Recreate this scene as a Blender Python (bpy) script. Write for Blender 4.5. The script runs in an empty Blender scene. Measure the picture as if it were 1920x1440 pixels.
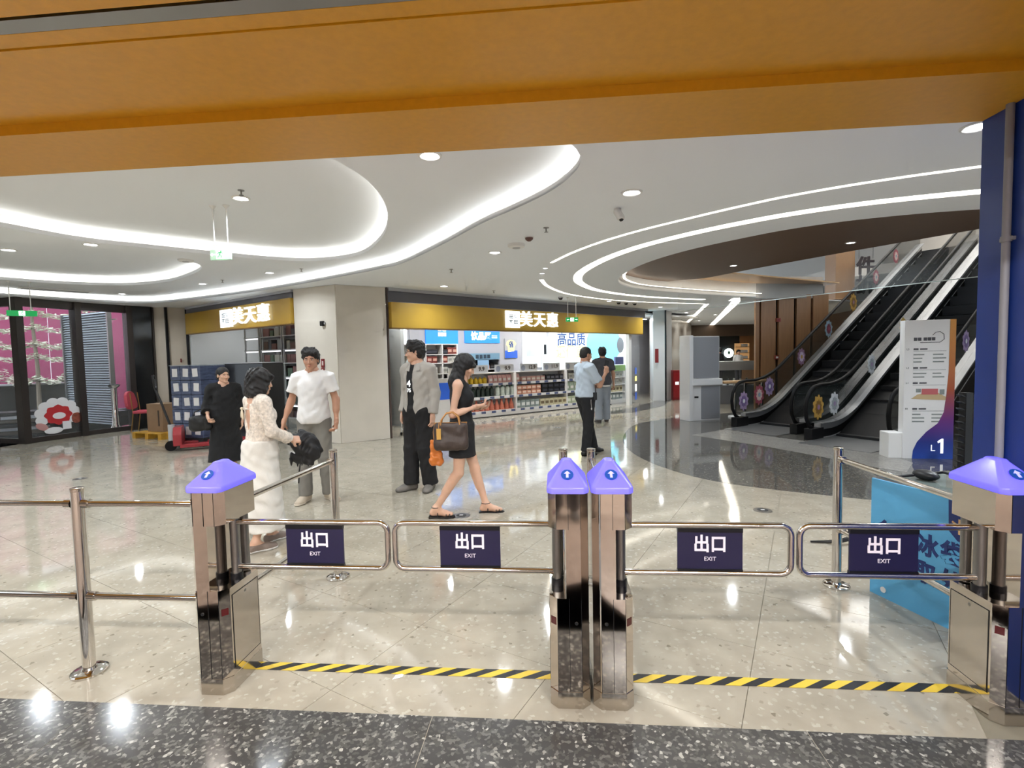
import bpy, bmesh, math, random
import numpy as np
from mathutils import Vector, Matrix

random.seed(7)
rng = np.random.default_rng(7)
SC = bpy.context.scene
COL = SC.collection

# ------------------------------------------------------------------ camera
FPX = 940.0                      # focal length in pixels of the 1920 x 1440 frame
CAM_H = 1.55
PITCH, ROLL = math.radians(3.17), math.radians(1.2)
_F = Vector((0, math.cos(PITCH), -math.sin(PITCH)))
_R0, _U0 = Vector((1, 0, 0)), Vector((0, math.sin(PITCH), math.cos(PITCH)))
_R = _R0 * math.cos(ROLL) - _U0 * math.sin(ROLL)
_U = _R0 * math.sin(ROLL) + _U0 * math.cos(ROLL)
CAM = Vector((0, 0, CAM_H))
cam_data = bpy.data.cameras.new('camera')
cam_data.sensor_fit = 'HORIZONTAL'
cam_data.sensor_width = 36.0
cam_data.lens = 36.0 * FPX / 1920.0
cam_data.clip_start, cam_data.clip_end = 0.05, 300
cam = bpy.data.objects.new('camera', cam_data)
COL.objects.link(cam)
cam.matrix_world = Matrix(((_R.x, _U.x, -_F.x, CAM.x), (_R.y, _U.y, -_F.y, CAM.y), (_R.z, _U.z, -_F.z, CAM.z), (0, 0, 0, 1)))
SC.camera = cam

# ------------------------------------------------------------------ world, exposure
w = bpy.data.worlds.new('world')
SC.world = w
w.use_nodes = True
w.node_tree.nodes['Background'].inputs[0].default_value = (0.80, 0.90, 1.0, 1)
w.node_tree.nodes['Background'].inputs[1].default_value = 1.5
SC.view_settings.view_transform = 'Standard'
SC.view_settings.look = 'None'
SC.view_settings.gamma = 1.0
SC.view_settings.use_curve_mapping = False
SC.view_settings.exposure = 0.61
SC.cycles.max_bounces = 6
SC.cycles.diffuse_bounces = 3
SC.cycles.glossy_bounces = 3
SC.cycles.transmission_bounces = 8
SC.cycles.transparent_max_bounces = 8
SC.cycles.sample_clamp_indirect = 4.0
SC.cycles.use_adaptive_sampling = True
SC.cycles.adaptive_threshold = 0.11
SC.cycles.adaptive_min_samples = 14
SC.cycles.caustics_reflective = False
SC.cycles.caustics_refractive = False


def lamp(name, kind, loc, power, size=0.1, size_y=None, rot=(0, 0, 0), color=(1, 1, 1), parent=None, spot=None, spread=None):
    d = bpy.data.lights.new(name, kind)
    d.energy = power
    d.color = color
    if kind == 'AREA':
        d.shape = 'RECTANGLE' if size_y else 'DISK'
        d.size = size
        if size_y:
            d.size_y = size_y
        if spread:
            d.spread = math.radians(spread)
    elif kind == 'SPOT':
        d.shadow_soft_size = size
        d.spot_size = math.radians(spot or 120)
        d.spot_blend = 0.6
    else:
        d.shadow_soft_size = size
    o = bpy.data.objects.new(name, d)
    COL.objects.link(o)
    o.location = loc
    o.rotation_euler = rot
    if parent:
        o.parent = parent
    return o


# ------------------------------------------------------------------ measuring: where a sight line meets a known plane of the place
def ray(px, py):
    return _F + _R * ((px - 960) / FPX) + _U * ((720 - py) / FPX)


def atz(px, py, z=0.0):
    d = ray(px, py)
    return CAM + d * ((z - CAM.z) / d.z)


def aty(px, py, y):
    d = ray(px, py)
    return CAM + d * (y / d.y)


def onv(px, py, P, n):
    d = ray(px, py)
    n = Vector((n[0], n[1], 0))
    return CAM + d * ((Vector(P) - CAM).dot(n) / d.dot(n))


# ------------------------------------------------------------------ mesh collecting
def rotmat(rot):
    if rot is None:
        return None
    if isinstance(rot, (int, float)):
        return Matrix.Rotation(rot, 3, 'Z')
    if isinstance(rot, Matrix):
        return rot
    from mathutils import Euler
    return Euler(rot).to_matrix()


class MB:
    def __init__(s):
        s.v, s.f = [], []

    def add(s, vs, fs):
        o = len(s.v)
        s.v.extend([tuple(v) for v in vs])
        s.f.extend([tuple(i + o for i in f) for f in fs])
        return s

    def box(s, c, size, rot=None):
        c = Vector(c)
        h = [q / 2 for q in size]
        R = rotmat(rot)
        vs = []
        for z in (-1, 1):
            for x, y in ((-1, -1), (1, -1), (1, 1), (-1, 1)):
                p = Vector((x * h[0], y * h[1], z * h[2]))
                vs.append(c + (R @ p if R else p))
        return s.add(vs, [(3, 2, 1, 0), (4, 5, 6, 7), (0, 1, 5, 4), (1, 2, 6, 5), (2, 3, 7, 6), (3, 0, 4, 7)])

    def bbox(s, x0, x1, y0, y1, z0, z1):
        return s.box(((x0 + x1) / 2, (y0 + y1) / 2, (z0 + z1) / 2), (x1 - x0, y1 - y0, z1 - z0))

    def prism(s, poly, z0, z1):
        n = len(poly)
        a = sum(poly[i][0] * poly[(i + 1) % n][1] - poly[(i + 1) % n][0] * poly[i][1] for i in range(n))
        if a < 0:
            poly = poly[::-1]
        vs = [(p[0], p[1], z0) for p in poly] + [(p[0], p[1], z1) for p in poly]
        fs = [tuple(range(n - 1, -1, -1)), tuple(range(n, 2 * n))]
        fs += [(i, (i + 1) % n, n + (i + 1) % n, n + i) for i in range(n)]
        return s.add(vs, fs)

    def xprism(s, poly, y0, y1):
        """polygon in the xz plane swept along y"""
        n = len(poly)
        a = sum(poly[i][0] * poly[(i + 1) % n][1] - poly[(i + 1) % n][0] * poly[i][1] for i in range(n))
        if a < 0:
            poly = poly[::-1]
        vs = [(p[0], y0, p[1]) for p in poly] + [(p[0], y1, p[1]) for p in poly]
        fs = [tuple(range(n)), tuple(range(2 * n - 1, n - 1, -1))]
        fs += [((i + 1) % n, i, n + i, n + (i + 1) % n) for i in range(n)]
        return s.add(vs, fs)

    def cyl(s, a, b, r, r2=None, n=12, caps=True):
        a, b = Vector(a), Vector(b)
        r2 = r if r2 is None else r2
        d = (b - a).normalized()
        u = d.orthogonal().normalized()
        w_ = d.cross(u)
        vs = []
        for c, rr in ((a, r), (b, r2)):
            for i in range(n):
                t = 2 * math.pi * i / n
                vs.append(c + (u * math.cos(t) + w_ * math.sin(t)) * rr)
        fs = [(i, (i + 1) % n, n + (i + 1) % n, n + i) for i in range(n)]
        if caps:
            fs += [tuple(range(n - 1, -1, -1)), tuple(range(n, 2 * n))]
        return s.add(vs, fs)

    def tube(s, path, r, n=8, closed=False, flat=None):
        P = [Vector(p) for p in path]
        m = len(P)
        vs = []
        up = None
        for i in range(m):
            if closed:
                t = (P[(i + 1) % m] - P[i - 1]).normalized()
            else:
                t = (P[min(i + 1, m - 1)] - P[max(i - 1, 0)]).normalized()
            if up is None:
                up = t.orthogonal().normalized()
            up = (up - t * up.dot(t)).normalized()
            w_ = t.cross(up)
            rr = r[i] if isinstance(r, (list, tuple)) else r
            for k in range(n):
                a = 2 * math.pi * k / n
                vs.append(P[i] + (up * math.cos(a) + w_ * math.sin(a)) * rr)
        fs = []
        for i in range(m if closed else m - 1):
            j = (i + 1) % m
            for k in range(n):
                fs.append((i * n + k, i * n + (k + 1) % n, j * n + (k + 1) % n, j * n + k))
        if not closed:
            fs += [tuple(range(n - 1, -1, -1)), tuple((m - 1) * n + k for k in range(n))]
        return s.add(vs, fs)

    def lathe(s, prof, n=20, c=(0, 0, 0)):
        """prof: (r, z) from bottom to top, about z"""
        vs = []
        for r, z in prof:
            for k in range(n):
                a = 2 * math.pi * k / n
                vs.append((c[0] + r * math.cos(a), c[1] + r * math.sin(a), c[2] + z))
        fs = []
        m = len(prof)
        for i in range(m - 1):
            for k in range(n):
                fs.append((i * n + k, i * n + (k + 1) % n, (i + 1) * n + (k + 1) % n, (i + 1) * n + k))
        fs += [tuple(range(n - 1, -1, -1)), tuple((m - 1) * n + k for k in range(n))]
        return s.add(vs, fs)

    def ell(s, c, r, n=14, m=8, rot=None):
        R = rotmat(rot)
        vs, c = [], Vector(c)
        for i in range(m + 1):
            ph = math.pi * i / m
            for k in range(n):
                a = 2 * math.pi * k / n
                p = Vector((r[0] * math.sin(ph) * math.cos(a), r[1] * math.sin(ph) * math.sin(a), -r[2] * math.cos(ph)))
                vs.append(c + (R @ p if R else p))
        fs = []
        for i in range(m):
            for k in range(n):
                fs.append((i * n + k, i * n + (k + 1) % n, (i + 1) * n + (k + 1) % n, (i + 1) * n + k))
        return s.add(vs, fs)

    def sweep(s, path, prof, closed=False, side=None):
        """path: plan points (x, y); prof: closed (offset to the left of travel, z) loop"""
        P = [Vector((p[0], p[1])) for p in path]
        m, n = len(P), len(prof)
        vs = []
        for i in range(m):
            a = P[i - 1] if (closed or i > 0) else P[i]
            b = P[(i + 1) % m] if (closed or i < m - 1) else P[i]
            t = (b - a).normalized()
            nn = Vector((-t.y, t.x))
            for o, z in prof:
                q = P[i] + nn * o
                vs.append((q.x, q.y, z))
        fs = []
        for i in range(m if closed else m - 1):
            j = (i + 1) % m
            for k in range(n):
                fs.append((i * n + k, j * n + k, j * n + (k + 1) % n, i * n + (k + 1) % n))
        if not closed:
            fs += [tuple(range(n)), tuple((m - 1) * n + k for k in range(n - 1, -1, -1))]
        return s.add(vs, fs)

    def mesh(s, name, smooth=False, bevel=0, angle=40):
        me = bpy.data.meshes.new(name)
        me.from_pydata(s.v, [], s.f)
        bm = bmesh.new()
        bm.from_mesh(me)
        bmesh.ops.recalc_face_normals(bm, faces=bm.faces)
        if bevel:
            es = [e for e in bm.edges if len(e.link_faces) == 2 and e.calc_face_angle(0) > math.radians(35)]
            bmesh.ops.bevel(bm, geom=es, offset=bevel, segments=2, profile=0.5, affect='EDGES', clamp_overlap=True)
        bm.to_mesh(me)
        bm.free()
        if smooth:
            me.polygons.foreach_set('use_smooth', [True] * len(me.polygons))
            try:
                me.set_sharp_from_angle(angle=math.radians(angle))
            except Exception:
                pass
        return me

    def build(s, name, m, parent=None, loc=None, rot=None, smooth=False, bevel=0, angle=40):
        return put(name, s.mesh(name, smooth, bevel, angle), m, parent, loc, rot)


def put(name, me, m, parent=None, loc=None, rot=None):
    o = bpy.data.objects.new(name, me)
    COL.objects.link(o)
    if m is not None:
        me.materials.clear()
        me.materials.append(m)
    if parent:
        o.parent = parent
    if loc is not None:
        o.location = loc
    if rot is not None:
        o.rotation_euler = (0, 0, rot) if isinstance(rot, (int, float)) else rot
    return o


def tag(o, label=None, cat=None, group=None, kind=None):
    if label:
        o['label'] = label
    if cat:
        o['category'] = cat
    if group:
        o['group'] = group
    if kind:
        o['kind'] = kind
    return o


def thing(name, label, cat, loc=(0, 0, 0), rot=0.0, group=None, scale=1.0):
    o = bpy.data.objects.new(name, None)
    o.empty_display_size = 0.1
    COL.objects.link(o)
    o.location = loc
    o.rotation_euler = (0, 0, rot)
    o.scale = (scale,) * 3
    return tag(o, label, cat, group)


def dup(root, loc, rot=0.0, label=None, group=None, cat=None):
    r = root.copy()
    COL.objects.link(r)
    r.location = loc
    r.rotation_euler = (0, 0, rot) if isinstance(rot, (int, float)) else rot
    tag(r, label, cat, group)
    for ch in list(root.children):
        c = ch.copy()
        COL.objects.link(c)
        c.parent = r
        for g in list(ch.children):
            d = g.copy()
            COL.objects.link(d)
            d.parent = c
    return r


def spline(pts, per=8, closed=False):
    """Catmull-Rom through plan points"""
    P = [np.array(p, float) for p in pts]
    n = len(P)
    out = []
    for i in range(n if closed else n - 1):
        if closed:
            p0, p1, p2, p3 = P[i - 1], P[i], P[(i + 1) % n], P[(i + 2) % n]
        else:
            p0, p1, p2, p3 = P[max(i - 1, 0)], P[i], P[i + 1], P[min(i + 2, n - 1)]
        for k in range(per):
            t = k / per
            out.append(0.5 * ((2 * p1) + (-p0 + p2) * t + (2 * p0 - 5 * p1 + 4 * p2 - p3) * t * t + (-p0 + 3 * p1 - 3 * p2 + p3) * t ** 3))
    if not closed:
        out.append(P[-1])
    return [tuple(q) for q in out]


# ------------------------------------------------------------------ materials
def lin(c):
    if isinstance(c, str):
        c = tuple(int(c[i:i + 2], 16) / 255 for i in (0, 2, 4))
    return tuple(x / 12.92 if x <= 0.04045 else ((x + 0.055) / 1.055) ** 2.4 for x in c)


MATS = {}


def mat(name, color, rough=0.5, metal=0.0, var=0.0, vscale=6.0, bump=0.0, bscale=60.0, emit=None, estr=0.0, alpha=1.0, trans=0.0,
        ior=1.5, coat=0.0, spec=None, stretch=None):
    """color: sRGB hex; var: how far a noise pulls the colour darker and lighter; bump: fine relief"""
    if name in MATS:
        return MATS[name]
    m = bpy.data.materials.new(name)
    m.use_nodes = True
    nt = m.node_tree
    b = nt.nodes['Principled BSDF']
    c = lin(color)
    b.inputs['Base Color'].default_value = (*c, 1)
    b.inputs['Roughness'].default_value = rough
    b.inputs['Metallic'].default_value = metal
    b.inputs['IOR'].default_value = ior
    if spec is not None:
        b.inputs['Specular IOR Level'].default_value = spec
    if coat:
        b.inputs['Coat Weight'].default_value = coat
        b.inputs['Coat Roughness'].default_value = 0.05
    if trans:
        b.inputs['Transmission Weight'].default_value = trans
    if alpha < 1:
        b.inputs['Alpha'].default_value = alpha
    if emit:
        b.inputs['Emission Color'].default_value = (*lin(emit), 1)
        b.inputs['Emission Strength'].default_value = estr
        if estr < 1.0:
            m.cycles.emission_sampling = 'NONE'
    if var or bump:
        tc = nt.nodes.new('ShaderNodeTexCoord')
        src = tc.outputs['Object']
        if stretch:
            mp = nt.nodes.new('ShaderNodeMapping')
            mp.inputs['Scale'].default_value = stretch
            nt.links.new(src, mp.inputs[0])
            src = mp.outputs[0]
    if var:
        nz = nt.nodes.new('ShaderNodeTexNoise')
        nz.inputs['Scale'].default_value = vscale
        nz.inputs['Detail'].default_value = 4
        nt.links.new(src, nz.inputs['Vector'])
        rp = nt.nodes.new('ShaderNodeValToRGB')
        rp.color_ramp.elements[0].position = 0.3
        rp.color_ramp.elements[1].position = 0.7
        rp.color_ramp.elements[0].color = (*[x * (1 - var) for x in c], 1)
        rp.color_ramp.elements[1].color = (*[min(1, x * (1 + var)) for x in c], 1)
        nt.links.new(nz.outputs[0], rp.inputs[0])
        nt.links.new(rp.outputs[0], b.inputs['Base Color'])
    if bump:
        nb = nt.nodes.new('ShaderNodeTexNoise')
        nb.inputs['Scale'].default_value = bscale
        nb.inputs['Detail'].default_value = 3
        nt.links.new(src, nb.inputs['Vector'])
        bp = nt.nodes.new('ShaderNodeBump')
        bp.inputs['Strength'].default_value = bump
        bp.inputs['Distance'].default_value = 0.01
        nt.links.new(nb.outputs[0], bp.inputs['Height'])
        nt.links.new(bp.outputs[0], b.inputs['Normal'])
    MATS[name] = m
    return m


def stone(name, base, chips, scale, rough, chipcut=0.42, ior=1.5):
    """terrazzo: a tinted ground with angular chips of several tones"""
    m = bpy.data.materials.new(name)
    m.use_nodes = True
    nt = m.node_tree
    L, N = nt.links, nt.nodes
    b = N['Principled BSDF']
    geo = N.new('ShaderNodeNewGeometry')
    vo = N.new('ShaderNodeTexVoronoi')
    vo.inputs['Scale'].default_value = scale
    vo.inputs['Randomness'].default_value = 1.0
    wn = N.new('ShaderNodeTexNoise')
    wn.inputs['Scale'].default_value = scale * 0.9
    wn.inputs['Detail'].default_value = 2
    L.new(geo.outputs['Position'], wn.inputs['Vector'])
    va = N.new('ShaderNodeVectorMath')
    va.operation = 'MULTIPLY_ADD'
    va.inputs[1].default_value = (0.6 / scale,) * 3
    L.new(wn.outputs['Color'], va.inputs[0])
    L.new(geo.outputs['Position'], va.inputs[2])
    L.new(va.outputs[0], vo.inputs['Vector'])
    sep = N.new('ShaderNodeSeparateColor')
    L.new(vo.outputs['Color'], sep.inputs[0])
    ramp = N.new('ShaderNodeValToRGB')
    ramp.color_ramp.interpolation = 'CONSTANT'
    els = ramp.color_ramp.elements
    els[0].position, els[0].color = 0.0, (*lin(base), 1)
    els[1].position, els[1].color = chips[0][0], (*lin(chips[0][1]), 1)
    for p, c in chips[1:]:
        e = els.new(p)
        e.color = (*lin(c), 1)
    L.new(sep.outputs[0], ramp.inputs[0])
    mth = N.new('ShaderNodeMath')
    mth.operation = 'GREATER_THAN'
    mth.inputs[1].default_value = chips[0][0]
    L.new(sep.outputs[0], mth.inputs[0])
    nz = N.new('ShaderNodeTexNoise')
    nz.inputs['Scale'].default_value = 5.0
    nz.inputs['Detail'].default_value = 6
    L.new(geo.outputs['Position'], nz.inputs['Vector'])
    r2 = N.new('ShaderNodeValToRGB')
    bl = lin(base)
    r2.color_ramp.elements[0].color = (*[x * 0.90 for x in bl], 1)
    r2.color_ramp.elements[1].color = (*[min(1, x * 1.08) for x in bl], 1)
    r2.color_ramp.elements[0].position = 0.35
    r2.color_ramp.elements[1].position = 0.65
    L.new(nz.outputs[0], r2.inputs[0])
    mix = N.new('ShaderNodeMix')
    mix.data_type = 'RGBA'
    L.new(mth.outputs[0], mix.inputs[0])
    L.new(r2.outputs[0], mix.inputs[6])
    L.new(ramp.outputs[0], mix.inputs[7])
    L.new(mix.outputs[2], b.inputs['Base Color'])
    b.inputs['Roughness'].default_value = rough
    b.inputs['IOR'].default_value = ior
    MATS[name] = m
    return m


def hazard(name):
    """yellow and black slanted bands of floor tape"""
    m = bpy.data.materials.new(name)
    m.use_nodes = True
    nt = m.node_tree
    L, N = nt.links, nt.nodes
    b = N['Principled BSDF']
    tc = N.new('ShaderNodeTexCoord')
    sp = N.new('ShaderNodeSeparateXYZ')
    L.new(tc.outputs['Object'], sp.inputs[0])
    a = N.new('ShaderNodeMath'); a.operation = 'MULTIPLY_ADD'
    a.inputs[1].default_value = -1.7
    L.new(sp.outputs[1], a.inputs[0]); L.new(sp.outputs[0], a.inputs[2])
    d = N.new('ShaderNodeMath'); d.operation = 'DIVIDE'; d.inputs[1].default_value = 0.142
    L.new(a.outputs[0], d.inputs[0])
    fr = N.new('ShaderNodeMath'); fr.operation = 'FRACT'
    L.new(d.outputs[0], fr.inputs[0])
    g = N.new('ShaderNodeMath'); g.operation = 'GREATER_THAN'; g.inputs[1].default_value = 0.5
    L.new(fr.outputs[0], g.inputs[0])
    mx = N.new('ShaderNodeMix'); mx.data_type = 'RGBA'
    mx.inputs[6].default_value = (*lin('15151a'), 1)
    mx.inputs[7].default_value = (*lin('d8b838'), 1)
    L.new(g.outputs[0], mx.inputs[0])
    L.new(mx.outputs[2], b.inputs['Base Color'])
    b.inputs['Roughness'].default_value = 0.45
    return m


def ramp_mat(name, stops, axis=2, lo=0.0, hi=1.0, rough=0.4, wob=None, estr=0):
    """printed colour that runs along a local axis (sign graphics)"""
    m = bpy.data.materials.new(name)
    m.use_nodes = True
    nt = m.node_tree
    L, N = nt.links, nt.nodes
    b = N['Principled BSDF']
    tc = N.new('ShaderNodeTexCoord')
    sp = N.new('ShaderNodeSeparateXYZ')
    L.new(tc.outputs['Object'], sp.inputs[0])
    mr = N.new('ShaderNodeMapRange')
    mr.inputs[1].default_value, mr.inputs[2].default_value = lo, hi
    L.new(sp.outputs[axis], mr.inputs[0])
    rp = N.new('ShaderNodeValToRGB')
    els = rp.color_ramp.elements
    els[0].position, els[0].color = stops[0][0], (*lin(stops[0][1]), 1)
    els[1].position, els[1].color = stops[-1][0], (*lin(stops[-1][1]), 1)
    for p, c in stops[1:-1]:
        els.new(p).color = (*lin(c), 1)
    L.new(mr.outputs[0], rp.inputs[0])
    L.new(rp.outputs[0], b.inputs['Base Color'])
    b.inputs['Roughness'].default_value = rough
    return m


SHOP_W = 80.0
DL_W = 13.0
INNER_W = 19.0

# polished steel, chrome and paints
STEEL = mat('polished_steel', 'c9c2ba', 0.13, 1.0, var=0.06, vscale=3)
CHROME = mat('chrome_tube', 'd6d2cd', 0.09, 1.0)
SATIN = mat('satin_steel', '8f8d8b', 0.32, 1.0)
DARKMETAL = mat('dark_metal', '26262a', 0.35, 0.7)
BLACKP = mat('black_plastic', '121214', 0.4)
BLACKR = mat('black_rubber', '0a0a0b', 0.6, spec=0.2)
WHITEP = mat('white_paint', 'e9e9e7', 0.5)
CEILW = mat('ceiling_paint', 'f4f8fd', 0.75)
COVEW = mat('cove_paint', 'f2efe8', 0.8)
GOLD = mat('gold_panel', 'd69d22', 0.34, 0.0, var=0.05, vscale=30, bump=0.05, bscale=220)
GOLDF = mat('fascia_gold', 'b8943a', 0.3, 0.0, var=0.03, vscale=3)
NAVY = mat('navy_panel', '16337f', 0.35, 0.0, bump=0.04, bscale=200)
GREYP = mat('grey_paint', '85858c', 0.5)
LGREYP = mat('light_grey_paint', 'b4b5ba', 0.5)
BEIGEW = mat('beige_wall_panel', 'd6cfc3', 0.08, var=0.03, vscale=3)
BEIGEM = mat('beige_matt_wall', 'bdb3a3', 0.5, var=0.03, vscale=3)
FLOORM = stone('terrazzo_beige', 'aaa292', [(0.90, 'b3ac9d'), (0.955, 'bbb5a7'), (0.975, '9d9586'), (0.993, '877f70')], 62, 0.065, ior=1.62)
DARKST = stone('terrazzo_dark', '474645', [(0.55, '545350'), (0.76, '6b6a66'), (0.92, '8f8d87'), (0.975, 'b3b0a8')], 78, 0.14)
DARKST2 = stone('terrazzo_charcoal', '55534f', [(0.45, '5f5d58'), (0.75, '6b6861'), (0.94, '868278')], 70, 0.055)
PINKST = stone('terrazzo_pink', '7d6e64', [(0.4, '8f8076'), (0.7, '665a52'), (0.9, 'a8998d')], 80, 0.2)
GREYST = stone('terrazzo_grey', '8e8b85', [(0.7, '9a9791'), (0.85, '827f79')], 60, 0.2)
GROUT = mat('grout', '8a8372', 0.7)
GLASS = mat('clear_glass', 'eef4f2', 0.02, alpha=0.05, spec=0.5)
GLASSD = mat('tinted_glass', '2b3231', 0.03, alpha=0.42, spec=0.6)
LEDW = mat('led_warm', 'ffffff', 0.5, emit='fcfbf6', estr=18.0)
LEDC = mat('led_white', 'ffffff', 0.5, emit='ffffff', estr=14.0)
LEDC.cycles.emission_sampling = 'NONE'
LEDS = mat('led_strip', 'ffffff', 0.5, emit='fff7e6', estr=2.6)
WOODB = mat('brown_wood_panel', '9a7350', 0.4, var=0.10, vscale=3, stretch=(8, 8, 0.6))
WOODL = mat('light_wood', 'c9a274', 0.4, var=0.1, vscale=6)
BROWNC = mat('brown_ceiling', '6f5848', 0.5)
# ------------------------------------------------------------------ frames of reference
GA = -math.radians(4.9)                      # the gate line runs a little towards the viewer on the right
GX, GY = Vector((math.cos(GA), math.sin(GA), 0)), Vector((-math.sin(GA), math.cos(GA), 0))


def G(x, y, z=0.0):
    return GX * x + GY * y + Vector((0, 0, z))


ZC = 2.92                                    # main ceiling
ZC1, ZC2 = 3.07, 3.24                        # first and second recess

# ------------------------------------------------------------------ floor
floor = MB().bbox(-16, 16, -9, 40, -0.2, -0.004).build('floor', GROUT)
tag(floor, 'polished beige terrazzo floor of the mall', kind='structure')
TA = -math.radians(30.3)
TW, TH = 0.85, 0.65
ax, bx_ = Vector((math.cos(TA), math.sin(TA), 0)), Vector((-math.sin(TA), math.cos(TA), 0))
tile_me = MB().box((0, 0, -0.004), (TW - 0.003, TH - 0.003, 0.008)).mesh('floor_tile')
tile_me.materials.append(FLOORM)
cells = []
for i in range(-40, 40):
    for j in range(-40, 60):
        c = ax * (-2.76 + (i + 0.5) * TW) + bx_ * (1.52 + (j + 0.5) * TH)
        if not (-13.5 < c.x < 15.5 and 0.7 < c.y < 30):
            continue
        d = c - CAM
        dep = d.dot(_F)
        if dep < 0.8:
            continue
        px = 960 + FPX * d.dot(_R) / dep
        if -260 < px < 2180 and (c.dot(GY) > 1.2):
            cells.append((dep, c))
cells.sort(key=lambda q: q[0])
for k, (dep, c) in enumerate(cells[:280]):
    o = put('floor_tile', tile_me, None, floor, c, TA)
far = MB()
for dep, c in cells[280:]:
    far.box((c.x, c.y, -0.004), (TW - 0.003, TH - 0.003, 0.008), TA)
tag(far.build('far_floor_tiles', FLOORM, floor), kind='stuff')
# supermarket floor behind the viewer
tag(MB().prism([tuple(G(x, y))[:2] for x, y in ((-9, -8), (9, -8), (9, 1.5), (-9, 1.5))], -0.004, 0.0).build('shop_floor_slab', PINKST, floor), kind='structure')
# dark terrazzo strip at the threshold, laid in slabs
for k in range(7):
    x0 = -5.2 + k * 1.55
    MB().prism([tuple(G(x, y))[:2] for x, y in ((x0, 1.503), (x0 + 1.547, 1.503), (x0 + 1.547, 2.05), (x0, 2.05))], -0.004, 0.0012).build('dark_threshold_slab', DARKST, floor)
# curved dark inlay round the escalator hall
inlay = spline([(4.3, 12.2), (3.32, 11.54), (2.65, 10.83), (2.13, 9.56), (1.89, 8.4), (1.89, 7.41), (2.09, 6.55), (2.41, 5.95), (2.9, 5.53), (3.37, 5.24), (3.69, 5.06), (4.33, 4.79), (5.6, 4.4), (8.5, 3.9)], 6)
inlay = inlay + [(9.0, 3.9), (11, 9), (9, 14), (5.5, 12.6)]
MB().prism(inlay, -0.004, 0.0015).build('dark_inlay', DARKST2, floor)
MB().prism([(2.3, 13.2), (3.4, 14.3), (4.9, 16.6), (5.2, 16.4), (4.4, 14.6), (3.2, 13.2), (2.6, 12.9)], -0.004, 0.0015).build('dark_inlay_band', DARKST2, floor)
# pale landing in front of the escalators
land = [atz(*q) for q in ((1296, 816), (1362, 805), (1440, 818), (1560, 834), (1655, 848), (1712, 868), (1700, 886), (1640, 876), (1570, 862), (1440, 838))]
MB().prism([(p.x, p.y) for p in land], -0.004, 0.003).build('escalator_landing', GREYST, floor)

# ------------------------------------------------------------------ ceiling with nested light coves
curve_c = spline([(-12.6, 8.2), (-10.6, 8.9), (-9.79, 9.72), (-9.3, 10.53), (-8.7, 11.25), (-8.1, 11.45), (-6.95, 10.97), (-5.04, 9.93), (-3.34, 8.77), (-1.97, 7.72), (-1.5, 7.25), (-0.8, 6.15), (-0.3, 5.28), (0.1, 4.7), (0.31, 4.36), (0.43, 4.10), (0.50, 3.86), (0.52, 3.68), (0.49, 3.5), (0.4, 3.32), (0.2, 3.12), (-0.2, 3.0), (-0.9, 2.95), (-12.6, 3.2)], 6)
curve_a = spline([(-5.6, 5.0), (-5.45, 5.7), (-5.2, 6.27), (-4.75, 6.68), (-4.2, 7.15), (-3.56, 7.62), (-2.96, 7.78), (-2.2, 7.42), (-1.65, 6.51), (-1.33, 5.62), (-1.19, 4.81), (-1.22, 4.22), (-1.4, 3.8), (-1.9, 3.5), (-3.0, 3.4), (-4.4, 3.5), (-5.3, 4.1)], 6, True)
curve_b = spline([(-9.6, 7.6), (-8.95, 8.7), (-8.35, 9.4), (-7.44, 9.76), (-6.4, 9.45), (-5.5, 8.75), (-4.98, 8.2), (-4.8, 7.78), (-4.88, 7.4), (-5.1, 6.95), (-5.5, 6.5), (-6.2, 6.2), (-7.4, 6.0), (-8.9, 6.4)], 6, True)
curve_v = spline([(6.2, 4.95), (4.73, 5.10), (3.82, 5.36), (3.21, 5.74), (2.80, 6.21), (2.38, 6.85), (2.08, 7.67), (1.96, 8.61), (2.0, 9.34), (2.27, 10.15), (2.97, 10.98), (4.62, 12.02), (6.37, 12.92)], 6)
void_poly = curve_v + [(10.0, 14.6), (13.0, 12.0), (13.0, 5.6), (9.0, 4.9)]


def holed(outer, holes, z, name, m, parent=None, thick=0.0):
    """flat sheet with holes, triangulated; faces both ways"""
    bm = bmesh.new()
    edges = []
    for loop in [outer] + holes:
        vs = [bm.verts.new((p[0], p[1], z)) for p in loop]
        for i in range(len(vs)):
            edges.append(bm.edges.new((vs[i], vs[(i + 1) % len(vs)])))
    bmesh.ops.triangle_fill(bm, edges=edges, use_beauty=True, use_dissolve=False)
    bmesh.ops.recalc_face_normals(bm, faces=bm.faces)
    if thick:
        ext = bmesh.ops.extrude_face_region(bm, geom=bm.faces[:])
        for v in ext['geom']:
            if isinstance(v, bmesh.types.BMVert):
                v.co.z += thick
        bmesh.ops.recalc_face_normals(bm, faces=bm.faces)
    me = bpy.data.meshes.new(name)
    bm.to_mesh(me)
    bm.free()
    return put(name, me, m, parent)


def offset(loop, d, closed=True):
    P = [Vector(p) for p in loop]
    n = len(P)
    out = []
    for i in range(n):
        a = P[i - 1] if (closed or i) else P[i]
        b = P[(i + 1) % n] if (closed or i < n - 1) else P[i]
        t = (b - a)
        t = t / max(t.length, 1e-6)
        out.append((P[i].x - t.y * d, P[i].y + t.x * d))
    return out


def area(loop):
    return sum(loop[i][0] * loop[(i + 1) % len(loop)][1] - loop[(i + 1) % len(loop)][0] * loop[i][1] for i in range(len(loop)))


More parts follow.
